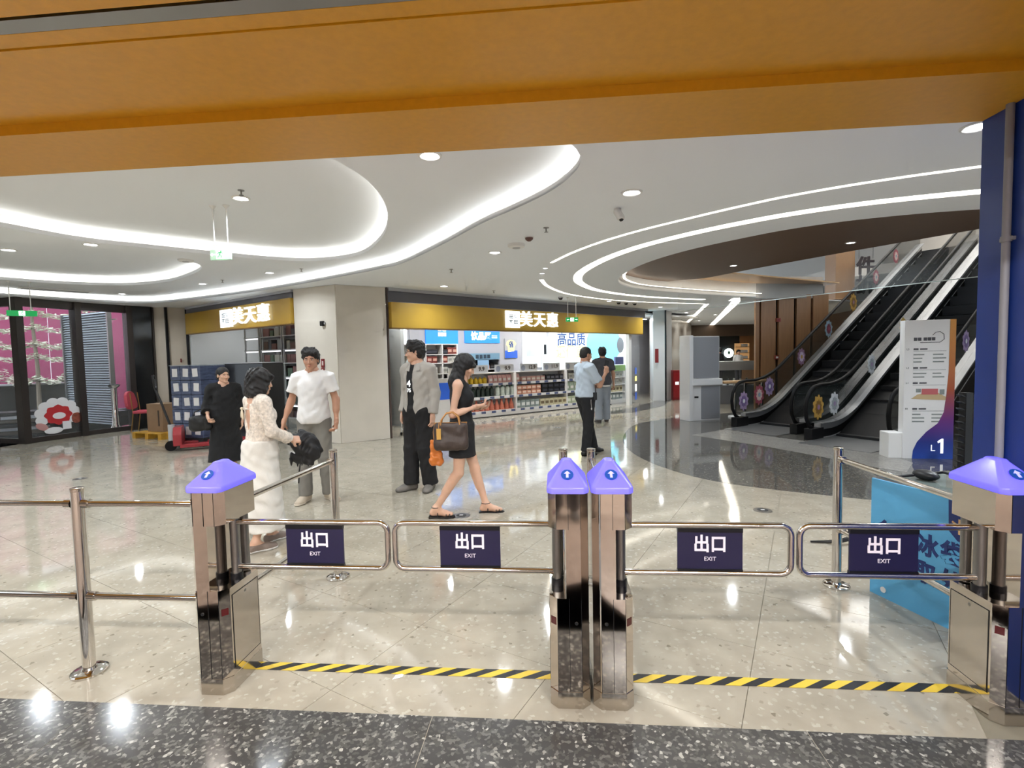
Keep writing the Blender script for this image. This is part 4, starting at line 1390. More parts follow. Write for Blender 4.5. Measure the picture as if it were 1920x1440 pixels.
# pile of flattened dark bundles behind the left pane
for k in range(7):
    o = MB().box((0, 0, 0), (0.85 - 0.06 * (k % 3), 0.55, 0.075)).build('flat_bundle', mat('bundle_%d' % (k % 3), ('22242a', '55504a', 'b9c0cc')[k % 3], 0.6), None, (-10.75 + 0.05 * (k % 2), 10.95 + 0.03 * (k % 3), 0.045 + k * 0.082), 0.5 + 0.06 * (k % 4), bevel=0.012)
    tag(o, ('bottom', 'second', 'third', 'fourth', 'fifth', 'sixth', 'topmost')[k] + ' flat bundle of the pile behind the side pane of the entrance', 'bundle', 'flat bundles outside the glass')
#lamp('street_daylight', 'AREA', (-13.6, 12.6, 4.9), 260, 5.0, 2.4, rot=(0.25, 0, 0.6), color=(0.95, 0.98, 1.0))

# ------------------------------------------------------------------ goods by the left shop
# red banquet chair
RED = mat('chair_red', 'b0414f', 0.7, bump=0.1, bscale=80)
t = thing('chair', 'red padded chair with brass legs beside the dark door panel', 'chair', (-8.42, 11.5, 0), math.radians(-75))
MB().box((0, 0, 0.46), (0.42, 0.42, 0.065)).build('seat', RED, t, bevel=0.025, smooth=True)
bk = MB().xprism(spline([(-0.2, 0.56), (0.2, 0.56), (0.21, 0.82), (0.1, 0.93), (-0.1, 0.93), (-0.21, 0.82)], 4, True), -0.03, 0.03).build('backrest', RED, t, loc=(0, -0.2, 0), rot=(0.15, 0, 0), bevel=0.01)
BR = mat('brass_tube', '9b7a4a', 0.35, 0.8)
for sx in (-0.18, 0.18):
    MB().tube([(sx, 0.19, 0.44), (sx, 0.2, 0.2), (sx, 0.21, 0.0)], 0.011, 8).build('leg', BR, t)
    MB().tube([(sx, -0.24, 0.9), (sx, -0.2, 0.44), (sx, -0.23, 0.2), (sx, -0.26, 0.0)], 0.011, 8).build('leg', BR, t)
# yellow pallet with a carton
t = thing('pallet', 'low yellow wooden pallet under the brown carton', 'pallet', (-7.42, 10.6, 0), math.radians(-22))
PY = mat('pallet_yellow', 'b98a2a', 0.6, var=0.2, vscale=8)
for k in range(5):
    MB().bbox(-0.45, 0.45, -0.36 + k * 0.155, -0.36 + k * 0.155 + 0.1, 0.11, 0.13).build('deck_board', PY, t)
for x in (-0.4, 0, 0.4):
    MB().bbox(x - 0.05, x + 0.05, -0.36, 0.36, 0.02, 0.11).build('bearer', PY, t)
    MB().bbox(x - 0.05, x + 0.05, -0.36, 0.36, 0.0, 0.02).build('runner', PY, t)
t = thing('carton', 'tall brown carton standing on the yellow pallet', 'carton', (-7.40, 10.6, 0.1305), math.radians(-20))
CB = mat('cardboard', '8d7156', 0.75, var=0.08, vscale=5)
MB().bbox(-0.23, 0.23, -0.2, 0.2, 0, 0.58).build('box', CB, t, bevel=0.004)
MB().bbox(-0.23, 0.23, -0.03, 0.03, 0.58, 0.583).build('tape', mat('parcel_tape', 'a89272', 0.3), t)
MB().bbox(0.1, 0.14, -0.203, -0.2, 0.12, 0.45).build('print', mat('carton_print', '3c3028', 0.7), t)
# wrapped pallet load: stacked blue cartons under stretch film, labels
WR = mat('film_blue', '4a546e', 0.22, var=0.35, vscale=7, bump=0.5, bscale=14, coat=0.4, stretch=(1, 1, 4))
wp = thing('wrapped_load', 'film wrapped load of blue cartons with white labels', 'pallet load', (-5.93, 9.62, 0), math.radians(-12))
for sx in (-0.26, 0.0, 0.26):
    MB().bbox(sx - 0.05, sx + 0.05, -0.40, 0.40, 0.0, 0.10).build('bearer', mat('pallet_dark', '2a2a2c', 0.6), wp)
MB().bbox(-0.33, 0.33, -0.40, 0.40, 0.13, 0.16).build('pallet_deck', MATS['pallet_dark'], wp)
for sx in (-0.26, 0.0, 0.26):
    MB().bbox(sx - 0.05, sx + 0.05, -0.40, 0.40, 0.10, 0.13).build('stringer', MATS['pallet_dark'], wp)
for zi in range(5):
    for xi in range(3):
        MB().bbox(-0.33 + xi * 0.22, -0.33 + xi * 0.22 + 0.217, -0.40, 0.40, 0.16 + zi * 0.268, 0.16 + zi * 0.268 + 0.265).build('wrapped_carton', WR, wp, bevel=0.012)
lb_me = MB().box((0, 0, 0), (0.115, 0.004, 0.15)).mesh('label_sheet')
lb_me.materials.append(mat('label_paper', 'd5d3d2', 0.6))
for zi in range(5):
    for xi in range(3):
        put('label_sheet', lb_me, None, wp, (-0.22 + xi * 0.22 + 0.015 * ((zi + xi) % 2), -0.406, 0.30 + zi * 0.268), (0.0, 0.06 * ((xi * 7 + zi) % 3 - 1), 0))
MB().bbox(-0.34, 0.34, -0.41, 0.41, 1.5, 1.512).build('top_film', mat('film_clear', 'aab4bd', 0.15, alpha=0.5), wp)
# black panelled cart behind
t = thing('black_crate', 'tall black wrapped crate with one white sheet behind the women', 'crate', (-5.06, 9.85, 0), math.radians(-8))
MB().bbox(-0.40, 0.40, -0.30, 0.35, 0.06, 1.52).build('body', mat('crate_black', '15161a', 0.3, coat=0.3, bump=0.3, bscale=10), t, bevel=0.01)
MB().bbox(-0.41, 0.41, -0.31, 0.31, 1.52, 1.54).build('rim', LGREYP, t)
MB().bbox(0.12, 0.33, -0.306, -0.30, 1.22, 1.42).build('white_sheet', MATS['label_paper'], t)
for sx in (-0.34, 0.34):
    MB().cyl((sx - 0.02, -0.26, 0.035), (sx + 0.02, -0.26, 0.035), 0.034, n=12).build('castor', BLACKR, t)
# pallet jack
JR = mat('jack_red', '8e2127', 0.4)
t = thing('pallet_jack', 'red pallet jack with a black pull handle', 'pallet jack', (-6.02, 8.95, 0), math.radians(-62))
for sx in (-0.2, 0.2):
    MB().bbox(sx - 0.08, sx + 0.08, 0.05, 1.1, 0.06, 0.12).build('fork', JR, t, bevel=0.008)
    MB().cyl((sx - 0.04, 1.0, 0.04), (sx + 0.04, 1.0, 0.04), 0.04, n=12).build('fork_roller', BLACKR, t)
MB().xprism([(-0.28, 0.1), (0.28, 0.1), (0.28, 0.3), (0.18, 0.42), (-0.18, 0.42), (-0.28, 0.3)], -0.05, 0.08).build('frame', JR, t, bevel=0.01)
MB().cyl((0, -0.09, 0.16), (0, -0.09, 0.46), 0.055, n=14).build('pump', mat('pump_white', 'a8aaab', 0.4), t, smooth=True)
for sx in (-0.09, 0.09):
    MB().cyl((sx - 0.03, -0.1, 0.09), (sx + 0.03, -0.1, 0.09), 0.09, n=18).build('steer_wheel', BLACKR, t, smooth=True)
MB().tube([(0, -0.1, 0.42), (-0.02, -0.22, 0.85), (-0.04, -0.3, 1.1)], 0.02, 10).build('draw_bar', BLACKP, t, smooth=True)
hp = [(-0.04, -0.3, 1.1), (-0.13, -0.3, 1.16), (-0.15, -0.31, 1.28), (-0.1, -0.32, 1.34), (0.02, -0.32, 1.34), (0.07, -0.31, 1.28), (0.05, -0.3, 1.16)]
MB().tube(hp, 0.017, 8, closed=True).build('loop_handle', BLACKP, t, smooth=True)

# shelving inside the left shop
shm = mat('shelf_metal', 'c9ccce', 0.35, 0.4)
def LS(a, b, z=0.0):
    return L0 + LU * a + LN * b + Vector((0, 0, z))
BOXC = [mat('stock_%d' % i, c, 0.6) for i, c in enumerate(('6b5850', '55474a', '5c7060', '9c9fa0', '77605a', 'b5b7b0', '48564e', '646873', '8a6664'))]
for r_, (a0, a1) in enumerate(((1.25, 1.95), (2.0, 2.95), (3.0, 3.75), (3.8, 4.35))):
    t = thing('stock_shelf', ('empty white shelving bay at the end of the left shop', 'steel shelving bay above the black crate', 'steel shelving bay behind the woman in lace', 'steel shelving bay next to the beige column')[r_], 'shelf', LS((a0 + a1) / 2, 1.0), LA)
    hw = (a1 - a0) / 2
    for sx in (-hw + 0.02, hw - 0.02):
        for sy in (-0.22, 0.22):
            MB().bbox(sx - 0.015, sx + 0.015, sy - 0.015, sy + 0.015, 0, 2.5).build('upright', shm, t)
    MB().bbox(-hw, hw, 0.225, 0.235, 0.3, 2.45).build('back_panel', mat('shelf_back', '9a9a97', 0.5), t)
    for k in range(8):
        z = 0.25 + k * 0.31
        MB().bbox(-hw, hw, -0.25, 0.22, z, z + 0.02).build('shelf_board', shm, t)
        if k % 2 == 1 or r_ == 0:
            MB().bbox(-hw + 0.08, hw - 0.08, -0.24, -0.215, z - 0.035, z - 0.005).build('shelf_lamp', mat('shelf_lamp', 'f4f4f0', 0.4, emit='f6f8ff', estr=0.8), t)
    if r_ == 0:
        continue
    rr = random.Random(20 + r_)
    for k in range(8):
        x = -hw + 0.05
        z = 0.25 + k * 0.31 + 0.0205
        while x < hw - 0.2:
            w_ = rr.choice((0.14, 0.2, 0.26))
            h_ = rr.choice((0.14, 0.19, 0.23))
            q = LS((a0 + a1) / 2 + x + w_ / 2, 1.0 - 0.02)
            ci = rr.randrange(9)
            cc = BOXC[ci]
            o = MB().bbox(-w_ / 2, w_ / 2, -0.16, 0.16, 0, h_).build('stock_box', cc, None, (q.x, q.y, z), LA, bevel=0.004)
            tag(o, '%s stock box on the %s steel shelf %s' % (('brown', 'plum', 'green', 'grey', 'russet', 'pale', 'olive', 'slate', 'rose')[ci], ('bottom', 'second', 'third', 'fourth', 'fifth', 'sixth', 'seventh', 'top')[k], ('', 'above the black crate', 'behind the woman in lace', 'next to the beige column')[r_]), 'box', 'stock boxes in the left shop')
            x += w_ + rr.choice((0.01, 0.02, 0.05))
t = thing('picture_frame', 'white framed dark screen leaning by the empty shelving', 'screen', LS(0.95, 1.5, 1.4), LA)
MB().bbox(-0.35, 0.35, -0.02, 0.02, 0, 0.42).build('frame', WHITEP, t, bevel=0.006)
MB().bbox(-0.3, 0.33, -0.024, -0.02, 0.05, 0.37).build('screen', mat('screen_maroon', '4a2f33', 0.2), t)
# ------------------------------------------------------------------ escalators
EA = math.radians(31)
EU, EV = Vector((math.cos(EA), math.sin(EA), 0)), Vector((math.sin(EA), -math.cos(EA), 0))   # up the ramp; across, towards the viewer
ESILV = mat('escalator_skirt', 'a9abad', 0.3, 0.7)
EBLK = mat('escalator_black', '08080a', 0.5, spec=0.3)
ESTEP = mat('escalator_step', '1c1d1f', 0.5, 0.3)
RISE = math.tan(math.radians(30))
XT = 8.6                                         # horizontal run


def ramp_z(x, x0=1.25, soft=0.55):
    """rise of the slope line with a rounded foot"""
    d = x - x0
    if d < -soft:
        return 0.0
    if d < soft:
        return RISE * (d + soft) ** 2 / (4 * soft)
    return RISE * d


def profile(z_off, x0, x1, n=26):
    return [(x0 + (x1 - x0) * i / n, z_off + ramp_z(x0 + (x1 - x0) * i / n)) for i in range(n + 1)]


def balustrade(parent, y, face, with_label=False):
    """one side panel in the plane y: skirt, deck, glass, hand rail"""
    xs = [0.42 + 0.1 * i for i in range(18)] + [2.4, 3.4, 4.8, 6.4, XT]
    # dark truss side below the deck
    lower = [(x, max(0.0, ramp_z(x) - 0.45)) for x in xs]
    upper = [(x, ramp_z(x) + 0.16) for x in xs]
    MB().xprism(upper + lower[::-1], y - 0.05, y + 0.05).build('skirt_panel', EBLK, parent)
    dk0 = [(x, ramp_z(x) + 0.16) for x in xs]
    dk1 = [(x, ramp_z(x) + 0.27) for x in xs]
    MB().xprism(dk1 + dk0[::-1], y - 0.055, y + 0.055).build('deck_band', ESILV, parent)
    MB().xprism([(x, z + 0.012) for x, z in dk1] + dk1[::-1], y - 0.10, y + 0.10).build('deck_top', mat('deck_pale', 'c3c4c4', 0.25, 0.6), parent)
    ln0 = [(x, ramp_z(x) + 0.005) for x in xs]
    for s_ in (-1, 1):
        MB().xprism([(x, z + 0.02) for x, z in ln0] + ln0[::-1], y + s_ * 0.052 - 0.004, y + s_ * 0.052 + 0.004).build('edge_line', mat('line_pale', 'b9babb', 0.3, 0.5), parent)
    MB().bbox(0.12, 0.5, y - 0.07, y + 0.07, 0.0, 0.2).build('newel_base', EBLK, parent, bevel=0.01)
    # glass in three panes
    cuts = [0.16, 1.35, 3.6, 6.0, XT]
    for a, b in zip(cuts[:-1], cuts[1:]):
        n_ = 8
        gx = [a + 0.006 + (b - a - 0.012) * i / n_ for i in range(n_ + 1)]
        top = [(x, ramp_z(x) + 0.9) for x in gx]
        bot = [(x, ramp_z(x) + 0.27) for x in gx]
        if a < 0.2:
            top = [(0.12, 0.5), (0.14, 0.66), (0.2, 0.8), (0.32, 0.88)] + [p for p in top if p[0] > 0.4]
            bot = [(0.16, 0.3)] + [p for p in bot if p[0] > 0.2]
        MB().xprism(top + bot[::-1], y - 0.006, y + 0.006).build('glass_pane', GLASSD, parent)
    # hand rail with its rounded newel
    pts = [(0.55, 0.13), (0.32, 0.16), (0.16, 0.24), (0.07, 0.38), (0.045, 0.54), (0.075, 0.70), (0.16, 0.83), (0.30, 0.915), (0.5, 0.94), (0.8, 0.94)]
    pts += [(x, ramp_z(x) + 0.94) for x in xs if x > 0.9]
    hr = MB().tube([(x, y, z) for x, z in pts], 0.032, 10)
    hr.build('hand_rail', BLACKR, parent, smooth=True)
    if with_label:
        MB().bbox(0.38, 0.45, y - 0.009, y - 0.006, 0.35, 0.72).build('notice_strip', mat('strip_white', 'd6d8d6', 0.5), parent)


ROSE = [mat('rosette_%d' % i, c, 0.6, var=0.15, vscale=14) for i, c in enumerate(('9a86a8', '8e3f4e', 'b58f43', 'd5d8da', '7d93a0', '8c6a86'))]
ROSE2 = [mat('rosette_mid_%d' % i, c, 0.6) for i, c in enumerate(('6d5a86', 'c9b0aa', '7a5a2a', '9fa6ab', '6b2f3a', 'cdbcd2'))]


def rosette(parent_loc, rot, s, kind, label):
    """round paper flower stuck to the glass"""
    t = thing('flower_sticker', label, 'sticker', parent_loc, rot, 'flower stickers on the escalator glass')
    n_ = 10
    loop = []
    for k in range(n_ * 4):
        a = 2 * math.pi * k / (n_ * 4)
        r = s * (1.0 if (k % 4) in (1, 2) else 0.84)
        loop.append((r * math.cos(a) * 0.8, r * math.sin(a)))
    MB().xprism(loop, -0.006, 0.0).build('petals', ROSE[kind], t)
    MB().xprism([(p[0] * 0.6, p[1] * 0.6) for p in loop], -0.010, -0.006).build('inner_petals', ROSE2[kind], t)
    MB().ell((0, -0.011, 0), (s * 0.2, 0.004, s * 0.22), 12, 6).build('centre', ROSE[(kind + 3) % 6], t)
    return t


N1 = Vector((4.44, 10.17, 0))
units = []
N2 = Vector((4.97, 8.50, 0))
for i, base in enumerate((N1, N2)):
    t = thing('escalator', ('dark escalator on the cafe side with flower stickers', 'dark escalator on the floor guide side with flower stickers')[i], 'escalator', base, EA)
    balustrade(t, 0.0, 1)
    balustrade(t, -1.22, -1, with_label=(i == 1))
    st_me = MB().bbox(-0.2, 0.2, -1.12, -0.1, -0.2, 0.0).mesh('step')
    st_me.materials.append(ESTEP)
    for k in range(20):
        x = 1.05 + 0.4 * k
        put('step', st_me, None, t, (x, 0, ramp_z(x) + 0.02))
    MB().bbox(-0.3, 1.0, -1.15, -0.07, 0.003, 0.012).build('comb_plate', mat('comb_plate', '8a8b8b', 0.35, 0.7), t)
    MB().xprism([(0.9, 0.0), (XT, ramp_z(XT) - 0.5), (XT, ramp_z(XT) - 0.18), (1.4, 0.0)], -1.14, -0.08).build('truss', EBLK, t)
    units.append(t)
    t.rotation_euler.z = EA
# local y of an escalator points away from the viewer; shift so that y = 0 is its far side
R1, R2 = random.Random(5), 0


def on_esc(u, x, y, z):
    b = (N1, N2)[u]
    return b + EU * x + EV * (-y) + Vector((0, 0, z))


spec = [(0, 0.0, 0.42, 0.52, 0.20, 0, 'lilac flower sticker at the far newel of the cafe side escalator'), (0, 0.0, 0.95, 0.62, 0.22, 1, 'dark red flower sticker second from the far newel'),
        (0, 0.0, 1.32, 0.78, 0.21, 0, 'lilac flower sticker where the cafe side glass starts to climb'), (0, 0.0, 2.55, 1.40, 0.2, 5, 'mauve flower sticker beside the timber pillars'),
        (0, 0.0, 3.7, 2.05, 0.21, 4, 'blue grey flower sticker halfway up the cafe side glass'), (0, 0.0, 4.85, 2.72, 0.22, 2, 'gold and red flower sticker just under the hanging characters'),
        (0, 0.0, 6.0, 3.42, 0.2, 1, 'dark flower sticker high on the cafe side glass'), (0, 0.0, 7.1, 4.05, 0.2, 1, 'topmost dark flower sticker on the cafe side glass'),
        (1, 0.0, 0.42, 0.55, 0.22, 2, 'gold flower sticker at the newel of the nearer escalator'), (1, -1.22, -0.0, 0.0, 0.2, 3, ''),
        (1, 0.0, 0.95, 0.58, 0.21, 3, 'white clock-like flower sticker beside the gold one'), (1, -1.22, 1.62, 0.95, 0.22, 1, 'pink and gold flower sticker low on the nearer glass'),
        (1, -1.22, 2.9, 1.65, 0.2, 0, 'lilac flower sticker above the floor guide'), (1, 0.0, 2.3, 1.25, 0.2, 3, 'pale ring sticker deep on the inner glass'),
        (1, 0.0, 3.6, 2.0, 0.18, 2, 'dim gold flower sticker on the inner glass'), (1, -1.22, 4.1, 2.35, 0.2, 1, 'dark red flower sticker high on the nearer glass')]
for u, y, x, z, s_, kd, lbq in spec:
    if not lbq:
        continue
    rosette(on_esc(u, x, y - 0.008, z), EA, s_, kd, lbq)

# side wall and glass of the stair beyond the floor guide
sw = thing('stair_wall', 'beige stair side wall with glass rail behind the floor guide', 'stair', on_esc(1, 0.3, -3.0, 0), EA)
MB().xprism([(0.0, 0.0), (6.5, 0.0), (6.5, 3.3), (0.9, 0.2), (0.0, 0.2)], -0.05, 0.05).build('side_wall', BEIGEM, sw)
MB().xprism([(0.9, 0.2), (6.5, 3.3), (6.5, 3.45), (0.9, 0.35)], -0.06, 0.06).build('skirt', WHITEP, sw)
MB().xprism([(0.9, 0.35), (6.5, 3.45), (6.5, 4.2), (0.9, 1.1)], -0.008, 0.008).build('glass_pane', GLASSD, sw)
MB().tube([(-0.6, 0, 0.93), (0.6, 0, 0.93)], 0.025, 8).build('wood_rail', WOODL, sw)
MB().tube([(0.6, 0, 0.98), (0.95, 0, 1.12), (6.5, 0, 4.22)], 0.03, 8).build('hand_rail', BLACKR, sw)

# ------------------------------------------------------------------ what shows of the upper floor through the opening
up = MB().bbox(-2, 30, 5.0, 34, 6.6, 6.7).build('ceiling_upper', mat('upper_ceiling', 'b9bcc0', 0.6))
tag(up, 'white ceiling of the upper floor seen through the opening', kind='structure')
tag(MB().prism([(12.3, 15.4), (13.4, 13.6), (13.4, 30), (9.5, 30), (10.6, 17.0)], 3.9, 4.2).build('floor_upper', mat('upper_slab', 'a9a49c', 0.5)), kind='structure')
sb = MB().prism([(5.8, 12.75), (6.6, 12.95), (8.2, 13.25), (8.3, 13.7), (6.2, 13.6)], ZC - 0.02, 3.45).build('trim_5', mat('bulkhead_pale', 'a8a49d', 0.5))
tag(sb, 'pale rounded bulkhead over the timber pillars', kind='structure')
for i, (a, b) in enumerate((((6.5, 9.0, 6.58), (12.0, 15.5, 6.58)), ((8.2, 9.0, 6.58), (14.0, 16.0, 6.58)), ((9.8, 9.5, 6.58), (15.5, 16.5, 6.58)))):
    o = MB().cyl(a, b, 0.05, n=6).build('strip_light', LEDS)
    tag(o, ('first', 'second', 'third')[i] + ' straight light strip on the upper floor ceiling', 'light strip')
lamp('upper_hall_light', 'AREA', (10.5, 13.5, 6.4), 190, 5, 4, color=(1, 0.97, 0.92))
uc = MB().prism([(9.4, 14.6), (9.95, 14.6), (9.95, 15.1), (9.4, 15.1)], 3.0, 6.6).build('column_upper', mat('column_brown', '8a6a4c', 0.5))
tag(uc, 'brown upper floor column', kind='structure')
bn = thing('hanging_characters', 'large dark hanging characters above the escalator', 'sign', aty(1623, 518, 14.4), 0)
KC = mat('hanging_char', '2a2024', 0.5)
text('件', 0.54, KC, bn, (0, 0, 0.26), extrude=0.02, bold=0.012)
text('折', 0.54, KC, bn, (0.0, 0, -0.27), extrude=0.02, bold=0.012)
for dx in (-0.2, 0.2):
    MB().cyl((dx, 0, 0.5), (dx, 0, 6.6 - bn.location.z), 0.006, n=6).build('wire', DARKMETAL, bn)
# glass smoke curtain hanging round the opening
gc = thing('smoke_curtain', 'frameless glass smoke curtain hanging under the brown soffit', 'glass screen', (0, 0, 0))
SMOKEG = mat('smoke_glass', 'e8eeec', 0.02, alpha=0.035, spec=0.4)
cp = [(3.9, 11.75), (4.25, 10.95), (4.82, 9.7), (5.6, 8.3), (6.45, 6.9)]
for a, b in zip(cp[:-1], cp[1:]):
    a_, b_ = Vector((*a, 0)), Vector((*b, 0))
    d = b_ - a_
    MB().box(((a_ + b_) / 2 + Vector((0, 0, 2.83)))[:], (d.length - 0.01, 0.010, 0.64), math.atan2(d.y, d.x)).build('glass_pane', SMOKEG, gc)
    MB().box(((a_ + b_) / 2 + Vector((0, 0, 2.505)))[:], (d.length - 0.01, 0.014, 0.012), math.atan2(d.y, d.x)).build('edge_strip', mat('glass_edge', 'b9c4c0', 0.2), gc)

# ------------------------------------------------------------------ timber pillars, kiosk, cafe end
wd = MB().prism([(6.42, 13.25), (8.3, 13.35), (8.4, 14.6), (7.15, 14.6)], 0, ZC + 0.1).build('wall_timber', mat('timber_core', '2b221c', 0.6))
tag(wd, 'timber panelled pillar block behind the escalator', kind='structure')
for k, (x0, x1) in enumerate(((6.40, 6.50), (6.54, 6.93), (7.00, 7.40), (7.47, 7.84), (7.9, 8.3))):
    MB().bbox(x0, x1, 13.16, 13.25, 0.02, ZC + 0.08).build('timber_panel', WOODB, wd, bevel=0.006)
for px, py, lbq in ((1459, 600, 'small red alarm plate high on a timber panel'), (1456, 670, 'small red and white alarm button on a timber panel')):
    p = aty(px, py, 13.12)
    t = thing('alarm_plate', lbq, 'alarm', p)
    MB().box((0, 0, 0), (0.11, 0.05, 0.1)).build('box', mat('alarm_red', '8c3a32', 0.5), t, bevel=0.006)
    MB().box((0, -0.028, 0), (0.06, 0.008, 0.05)).build('face', WHITEP if py > 650 else SIGNRED, t)
kp = atz(1292, 789)
kiosk = thing('kiosk', 'tall white kiosk with grey panels beside the cafe counter', 'kiosk', (kp.x + 0.32, kp.y + 0.15, 0), math.radians(14))
KW = mat('kiosk_white', 'd9dadb', 0.3)
KG = mat('kiosk_grey', '8b8d92', 0.35)
MB().bbox(-0.42, -0.32, -0.2, 0.2, 0.0, 1.93).build('side_panel', KW, kiosk, bevel=0.01)
MB().bbox(-0.32, 0.36, -0.18, 0.18, 0.95, 1.91).build('upper_body', KW, kiosk, bevel=0.01)
MB().bbox(-0.31, 0.34, -0.19, -0.18, 0.97, 1.89).build('screen', KG, kiosk)
MB().bbox(-0.32, 0.40, -0.16, 0.2, 0.0, 0.80).build('lower_body', KW, kiosk, bevel=0.01)
MB().bbox(-0.10, 0.38, -0.17, -0.16, 0.04, 0.78).build('lower_panel', KG, kiosk)
MB().bbox(-0.27, -0.17, -0.168, -0.16, 0.52, 0.56).build('slot', BLACKP, kiosk)
MB().bbox(-0.34, 0.42, -0.22, 0.22, 0.80, 0.95).build('shelf', KW, kiosk, bevel=0.015)
wt = thing('timber_counter', 'light timber counter top joined to the kiosk', 'counter', (kp.x + 1.36, kp.y + 0.40, 0), math.radians(10))
MB().bbox(-0.55, 0.75, -0.18, 0.18, 0.82, 0.87).build('top', WOODL, wt, bevel=0.01)
for x in (-0.15, 0.1, 0.55):
    MB().cyl((x, 0, 0), (x, 0, 0.82), 0.03, n=12).build('leg', CHROME, wt, smooth=True)
MB().lathe([(0.26, 0), (0.26, 0.03), (0.05, 0.05)], 20, (-0.02, 0, 0)).build('foot', KW, wt)
gcn = thing('glass_counter', 'glass fronted cafe counter with a pale top', 'counter', (6.2, 15.2, 0), math.radians(4))
MB().bbox(-0.9, 1.1, -0.35, 0.35, 0.0, 0.55).build('base', KG, gcn)
MB().bbox(-0.9, 1.1, -0.35, -0.33, 0.55, 1.0).build('glass_front', GLASS, gcn)
MB().bbox(-0.95, 1.15, -0.38, 0.38, 1.0, 1.26).build('top_fascia', mat('counter_grey', 'b3b3b3', 0.35), gcn)
for k in range(9):
    o = MB().lathe([(0.035, 0), (0.04, 0.1), (0.028, 0.16), (0.03, 0.2), (0.0, 0.2)], 10).build('cup', mat('cup_%d' % (k % 3), ('d8dbd8', '9aa09c', '5e6a66')[k % 3], 0.4), None, (5.55 + 0.19 * k, 15.08, 0.551))
    tag(o, '%s cup behind the cafe counter glass, %s from the kiosk' % (('white', 'grey', 'dark')[k % 3], ('first', 'second', 'third', 'fourth', 'fifth', 'sixth', 'seventh', 'eighth', 'last')[k]), 'cup', 'cups in the cafe counter')
cw = thing('wall_cafe', 'dark cafe wall with a round white emblem at the corridor end', None, (9.4, 26.0, 0))
cw['kind'] = 'structure'
MB().bbox(-3.2, 4.5, 0.0, 0.1, 0, ZC).build('wall_sheet', mat('cafe_dark', '23282a', 0.5), cw)
MB().bbox(-3.2, 4.5, -0.4, 0.0, 2.35, ZC).build('bulkhead', mat('cafe_bulkhead', '5b4a3c', 0.5), cw)
MB().bbox(2.4, 4.5, -0.1, 0.0, 0, 2.35).build('timber_side', WOODB, cw)
em = thing('cafe_emblem', 'round white lit emblem on the dark cafe wall', 'emblem', aty(1366, 662, 25.85), 0)
EMW = mat('emblem_white', 'e8f4ee', 0.4, emit='e8f6f0', estr=1.6)
EMG = mat('emblem_green', '1d5a44', 0.5)
MB().cyl((0, 0, 0), (0, -0.05, 0), 0.24, n=28).build('disc', EMW, em)
mm = MB()
mm.ell((0, -0.055, 0.02), (0.06, 0.006, 0.09), 12, 8)
for s_ in (-1, 1):
    for k in range(3):
        mm.tube([(s_ * (0.07 + 0.045 * k), -0.054, 0.12 - 0.02 * k), (s_ * (0.09 + 0.05 * k), -0.054, 0.0), (s_ * (0.06 + 0.05 * k), -0.054, -0.13 + 0.03 * k)], 0.009, 6)
mm.xprism([(0.0, 0.2), (0.03, 0.13), (-0.03, 0.13)], -0.056, -0.05)
mm.build('emblem_figure', EMG, em)
pcs = thing('menu_shelf', 'lit timber cafe shelf beside the round emblem', 'shelf', aty(1391, 662, 25.7), 0)
MB().bbox(-0.36, 0.36, -0.05, 0.05, -0.45, 0.5).build('back', mat('shelf_amber', 'b88a5c', 0.5, emit='c89a66', estr=0.35), pcs)
for k, z in enumerate((-0.3, 0.0, 0.3)):
    MB().bbox(-0.36, 0.36, -0.25, -0.05, z, z + 0.03).build('board', WOODB, pcs)
    MB().bbox(-0.3 + 0.1 * k, 0.2, -0.2, -0.08, z + 0.03, z + 0.16).build('menu_card', WHITEP, pcs)
tag(MB().prism([(11.2, 14.6), (11.6, 14.6), (14.5, 26), (14.2, 26)], 0, ZC).build('wall_corridor', WOODB), kind='structure')

# ------------------------------------------------------------------ floor guide sign
gp = atz(1690, 852)
gq = atz(1780, 860)
guide = thing('floor_guide', 'tall white floor guide board with a violet wave and L1', 'sign board', (5.78, 6.98, 0), math.radians(-10))
hb = 1.93
wq = 0.62
MB().bbox(-wq / 2, wq / 2, -0.06, 0.06, 0.0, hb).build('board', mat('guide_white', 'f0f0f0', 0.35), guide, bevel=0.004)
WAVE = ramp_mat('guide_wave', [(0.0, '2a4fae'), (0.12, '23378f'), (0.28, '6a2a80'), (0.5, 'a8502f'), (1.0, 'd8953a')], 2, 0.0, hb, 0.35)
wv = [(wq / 2, 0.0), (-wq / 2 + 0.12, 0.0), (-wq / 2 + 0.13, 0.12), (-wq / 2 + 0.18, 0.24), (-0.02, 0.38), (0.12, 0.5), (0.19, 0.66), (0.215, 0.9), (0.235, 1.2), (0.24, hb), (wq / 2, hb)]
MB().xprism(wv, -0.066, -0.061).build('colour_wave', WAVE, guide)
GT = mat('guide_print', '55565c', 0.6)
text('L', 0.13, PRW, guide, (0.06, -0.0685, 0.15), extrude=0.001)
MB().xprism([(0.155, 0.08), (0.19, 0.08), (0.19, 0.285), (0.163, 0.285), (0.115, 0.245), (0.125, 0.222), (0.155, 0.24)], -0.0695, -0.0675).build('numeral', PRW, guide)
lgm = MB()
for x in (-0.2, -0.15, -0.08, -0.03, 0.02):
    lgm.bbox(x, x + 0.042, -0.063, -0.0605, 1.645, 1.69)
lgm.build('logo_print', GT, guide)
cl = MB()
cl.tube([(-0.12, -0.063, 1.62), (0.12, -0.063, 1.62), (0.17, -0.063, 1.66), (0.165, -0.063, 1.73), (0.12, -0.063, 1.765), (0.07, -0.063, 1.76), (0.03, -0.063, 1.72)], 0.004, 5)
cl.build('cloud_outline', GT, guide)
rg = random.Random(9)
